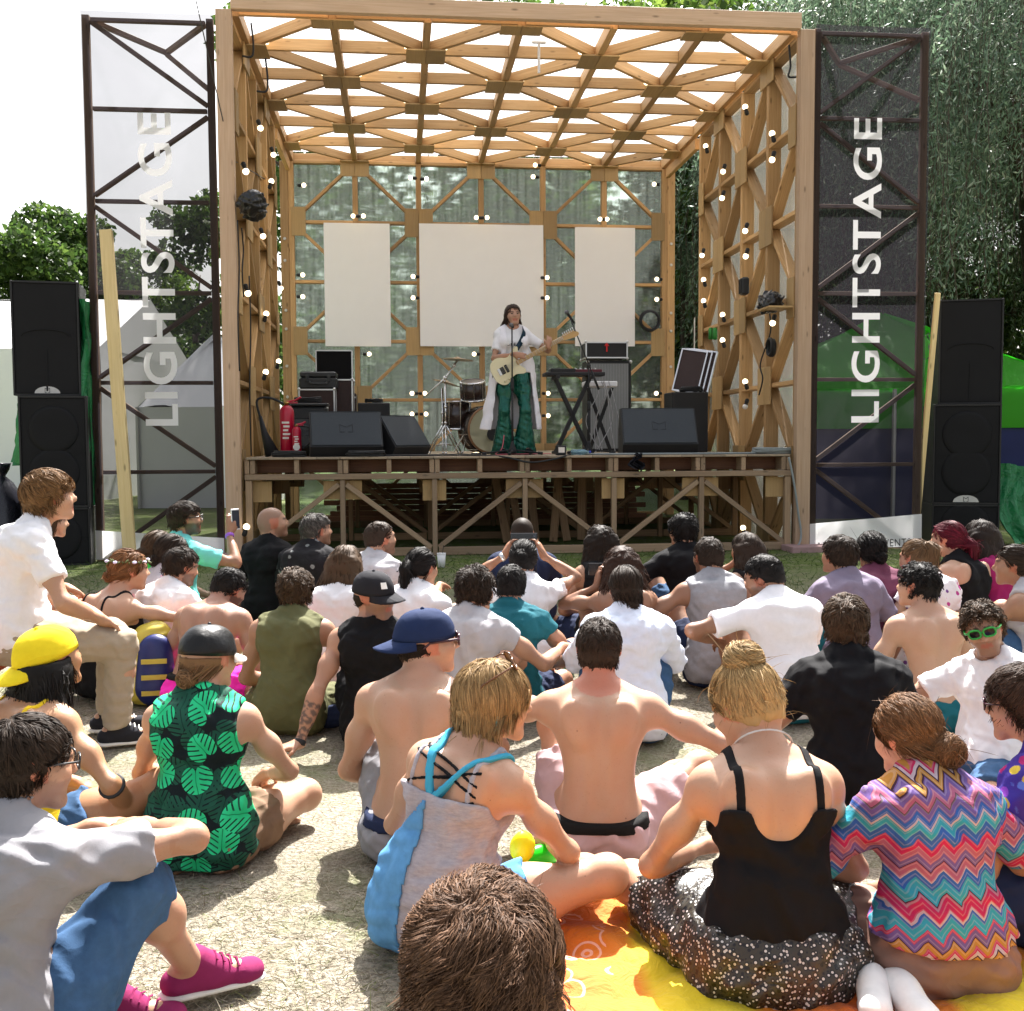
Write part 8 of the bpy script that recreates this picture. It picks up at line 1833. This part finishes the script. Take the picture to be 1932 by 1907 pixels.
# toy water gun in the lap of the short-haired woman
J = PEOPLE['shortblonde']; c = jw(J, v3(.15, .30, .17)); e = empty('toy_water_gun', c, .6, 'neon green, yellow and pink toy lying beside the woman in overalls', 'toy')
F = Field(v3(-.12, -.06, -.08), v3(.12, .06, .1), .008); F.union(Ell(v3(.02, 0, 0), v3(.08, .035, .045))); Vt, q = F.mesh(); np_mesh('toy_body', Vt, q, np.zeros((0, 3), int), M('toy_green', (.02, .65, .02), .3, bump=0), e, True)
MB().sphere((-.05, -.02, .06), (.045, .03, .05), 12, 8).build('tank', M('toy_yellow', (.75, .70, .01), .3, bump=0), e, True); MB().tube([(.06, 0, -.02), (.08, 0, -.09)], .018, 8).build('grip', M('toy_pink', (.8, .02, .4), .3, bump=0), e, True)
# overalls: denim panel and straps across the back of the short-haired woman
def strap_on(J, p, name, mat, parent, grow, fn, vox=.006):
    tq = [(q.grow(grow), max(kk, .05)) for q, kk in torso_prims(J, p)]; lo = np.min([q.lo for q, _ in tq], 0); hi = np.max([q.hi for q, _ in tq], 0); F = Field(lo, hi, vox)
    for q, kk in tq: F.union(q, kk)
    RS = J['RS']; X, Y, Zz = F.ax[0][:, None, None] - J['P3'][0], F.ax[1][None, :, None] - J['P3'][1], F.ax[2][None, None, :] - J['P3'][2]
    l_ = [X * RS[0, i] + Y * RS[1, i] + Zz * RS[2, i] for i in range(3)]; F.d = np.maximum(F.d, fn(*l_).astype(np.float32)); Vt, q = F.mesh()
    return np_mesh(name, Vt, q, np.zeros((0, 3), int), mat, parent, True) if len(Vt) else None
J = PEOPLE['shortblonde']; P_ = dict(sex='f'); sh = J['shirt']
patch(J, 'denim_bib', c_ldenim, sh, .008, lambda x, y, z: np.maximum(np.maximum(x + .02, z + .16 - (x + .02) * 1.2), y - .04))
for k, (g_, fx) in enumerate(((.010, lambda x, z: np.abs(x + .02 - (z + .17) * .75) - .011), (.010, lambda x, z: np.abs(x + .022 + (z + .17) * .28) - .011))):
    strap_on(J, P_, 'denim_strap', cloth('denim_strap_cyan', (.05, .33, .50)), sh, g_, lambda x, y, z, fx=fx: np.maximum.reduce([fx(x, z) + 0 * y, -.18 - z + 0 * x + 0 * y, y - .03 + 0 * x + 0 * z]))
for k in range(4): strap_on(J, P_, 'bra_strap', c_black, sh, .0055, lambda x, y, z, k=k: np.maximum.reduce([np.abs(z + .055 + .028 * k - .35 * (x - .04 * k) * (1 if k % 2 else -1)) - .0045 + 0 * y, y + 0 * x + 0 * z, np.abs(x) - .12 + 0 * y + 0 * z]))
m = MB(); HC, RH = J['HC'], J['RH']; m.tube(catmull([tuple(HC + RH @ v3(*q)) for q in ((.088, .01, .07), (.094, -.01, .0), (.085, -.02, -.08), (.05, -.06, -.125), (0, -.085, -.13))], 5), .003, 5); m.build('glasses_cord', M('cord_teal', (.02, .35, .38), .6, bump=0), J['body'])
# flower wreath
J = PEOPLE['wreath']; HC, RH = J['HC'], J['RH']; m = MB(); fl_ = MB(); r_ = random.Random(6)
for k in range(40):
    a = 2 * math.pi * k / 40; q = Vector(HC + RH @ v3(.092 * math.cos(a), -.012 + .115 * math.sin(a), .055)); d = Vector((r_.uniform(-1, 1), r_.uniform(-1, 1), r_.uniform(-1, 1))).normalized(); m.sphere(q + d * .008, (.006, .006, .014), 5, 4, d.to_track_quat('Z', 'Y').to_matrix())
    if k % 5 == 0: fl_.sphere(q + d * .012, (.013, .013, .009), 8, 5)
for k in range(14): q = Vector(HC + RH @ v3(-.06 + .01 * math.sin(k), -.10, .05 - .02 * k)); m.sphere(q, (.006, .006, .013), 5, 4); (fl_.sphere(q + Vector((.01, -.01, 0)), .012, 6, 4) if k % 4 == 1 else None)
w_ = m.build('wreath_leaves', M('wreath_green', (.10, .12, .04), .7, bump=0), J['body']); fl_.build('wreath_flowers', M('wreath_lilac', (.62, .58, .80), .7, bump=0), w_)
# watch, wristbands
def band(J, nm, t, r, mat, name='wristband', w=.012):
    e, q = Vector(J['el' + nm]), Vector(J['wr' + nm]); c = e.lerp(q, t); d = (q - e).normalized(); MB().lathe([(r, -w), (r + .003, -w * .6), (r + .003, w * .6), (r, w)], 16, c, d.to_track_quat('Z', 'Y').to_matrix()).build(name, mat, J['body'], True)
band(PEOPLE['blackcap'], 'L', .97, .028, rubberm, 'watch', .014); band(PEOPLE['greenglasses'], 'R', .94, .029, M('band_yellow', (.7, .65, .05), .5, bump=0)); band(PEOPLE['filmer'], 'L', .93, .026, metalm, 'watch'); band(PEOPLE['yellowcap'], 'R', .05, .043, rubberm, 'armband', .006); band(PEOPLE['chevron'], 'L', .95, .028, rubberm, 'watch', .014); band(PEOPLE['turq'], 'R', .93, .029, M('band_purple', (.3, .1, .5), .6, bump=0))
# necklace and earring of the blonde woman
J = PEOPLE['bunblonde']; m = MB(); pts = [J['P3'] + J['RS'] @ v3(.078 * math.cos(a), -.002 + .078 * math.sin(a), .038 - .03 * math.sin(a)) for a in np.linspace(0, 2 * math.pi, 26)[:-1]]; m.tube([tuple(q) for q in pts], .0028, 5, closed=True); m.build('necklace', M('silver_chain', (.6, .58, .58), .35, metal=.5, bump=0), J['body'])
# navy bum bag behind the man in the black cap
J = PEOPLE['blackcap']; F = Field(v3(-.2, -.1, -.08), v3(.2, .1, .1), .01); F.union(Cone(v3(-.09, 0, 0), v3(.09, .02, 0), .055, .055, v3(0, 1, 0), 1.3)); F.wrinkle(.006, .07, 2); Vt, q = F.mesh(); o = np_mesh('bum_bag', Vt, q, np.zeros((0, 3), int), c_navy, None, True); g = on_ground(655, 1378); o.location = (g.x, g.y, g.z + .075); tag(o, 'navy bum bag lying on the ground beside the man in the black cap', 'bag')
# blanket: one crumpled cloth of yellow and orange with printed paisley
def blanket_mat():
    t = NT('batik_cloth'); v = t.coord(); n = t.noise(v, 1.6, 2, .5, .6); st = t.math('FRACT', t.math('MULTIPLY_ADD', t.sep(v)[0], 1.25, t.math('MULTIPLY', n, .35)))
    c = t.ramp(st, [(0, (.62, .17, .008)), (.26, (.55, .10, .01)), (.58, (.60, .17, .01)), (.63, (.66, .46, .012)), (.90, (.70, .54, .02)), (.97, (.62, .18, .01))])
    vo = t.new('ShaderNodeTexVoronoi', feature='F1'); t.link(t.coord(scale=(1, 1, .2)), vo.inputs['Vector']); vo.inputs['Scale'].default_value = 9.0
    rg_ = t.math('FRACT', t.math('MULTIPLY', vo.outputs['Distance'], 5.0)); ln = t.math('MULTIPLY', t.math('GREATER_THAN', rg_, .70), t.math('LESS_THAN', vo.outputs['Distance'], .42)); red = t.math('LESS_THAN', st, .5)
    c = t.mix(t.math('MULTIPLY', t.math('MULTIPLY', ln, red), .7), c, (.72, .40, .32)); t.pbr(c, .75, .2, 0, t.bump(t.noise(v, 14, 4, .55, 1.2), .5, .03), **{'Sheen Weight': .1}); return t.m
vs_, fs_ = [], []; x0, x1, y0, y1 = .05, 1.95, 1.75, 3.30; N, K = 90, 70
for j in range(K + 1):
    for i in range(N + 1):
        x, y = x0 + (x1 - x0) * i / N + .03 * math.sin(j * .4), y0 + (y1 - y0) * j / K + .05 * math.sin(i * .22) + .06 * math.sin(i * .07)
        z = gz(x, y) + .016 + .020 * abs(math.sin(x * 9 + 3 * math.sin(y * 4))) + .018 * abs(math.sin(y * 13 + 2 * math.sin(x * 7))) + .009 * abs(math.sin(x * 31 + y * 23 + 2 * math.sin(x * 17)))
        vs_.append((x, y, z))
for j in range(K):
    for i in range(N): fs_.append((j * (N + 1) + i, j * (N + 1) + i + 1, (j + 1) * (N + 1) + i + 1, (j + 1) * (N + 1) + i))
o = obj('blanket', vs_, fs_, blanket_mat(), None, True); tag(o, 'crumpled orange and yellow batik blanket under the women at the lower right', 'blanket')
# white shoe tips at the bottom edge, two loose shoes on the blanket
for k, (px, py) in enumerate(((1642, 1912), (1704, 1924))):
    g = on_ground(px, py); F = Field(v3(-.08, -.16, 0), v3(.08, .16, .12), .008); F.union(Cone(v3(0, -.1, .04), v3(0, .08, .038), .042, .040, v3(0, 0, 1), 1.1)); F.union(Ell(v3(0, .02, .06), v3(.035, .06, .035)), .03); F.keep(v3(0, 0, .004), v3(0, 0, 1)); Vt, q = F.mesh()
    o = np_mesh('canvas_shoe', Vt, q, np.zeros((0, 3), int), M('shoe_white', (.76, .74, .72), .6, bump=.1), None, True); o.matrix_world = Matrix.Translation((g.x, g.y - .02, g.z + .03)) @ Matrix.Rotation(R(-15 + 20 * k), 4, 'Z'); tag(o, ('left' if k == 0 else 'right') + ' white canvas shoe tip on the blanket at the bottom edge', 'shoe', 'white shoes on the blanket'); MB().box((0, -.01, .012), (.082, .24, .016), bev=.006).build('sole', c_rub, o)
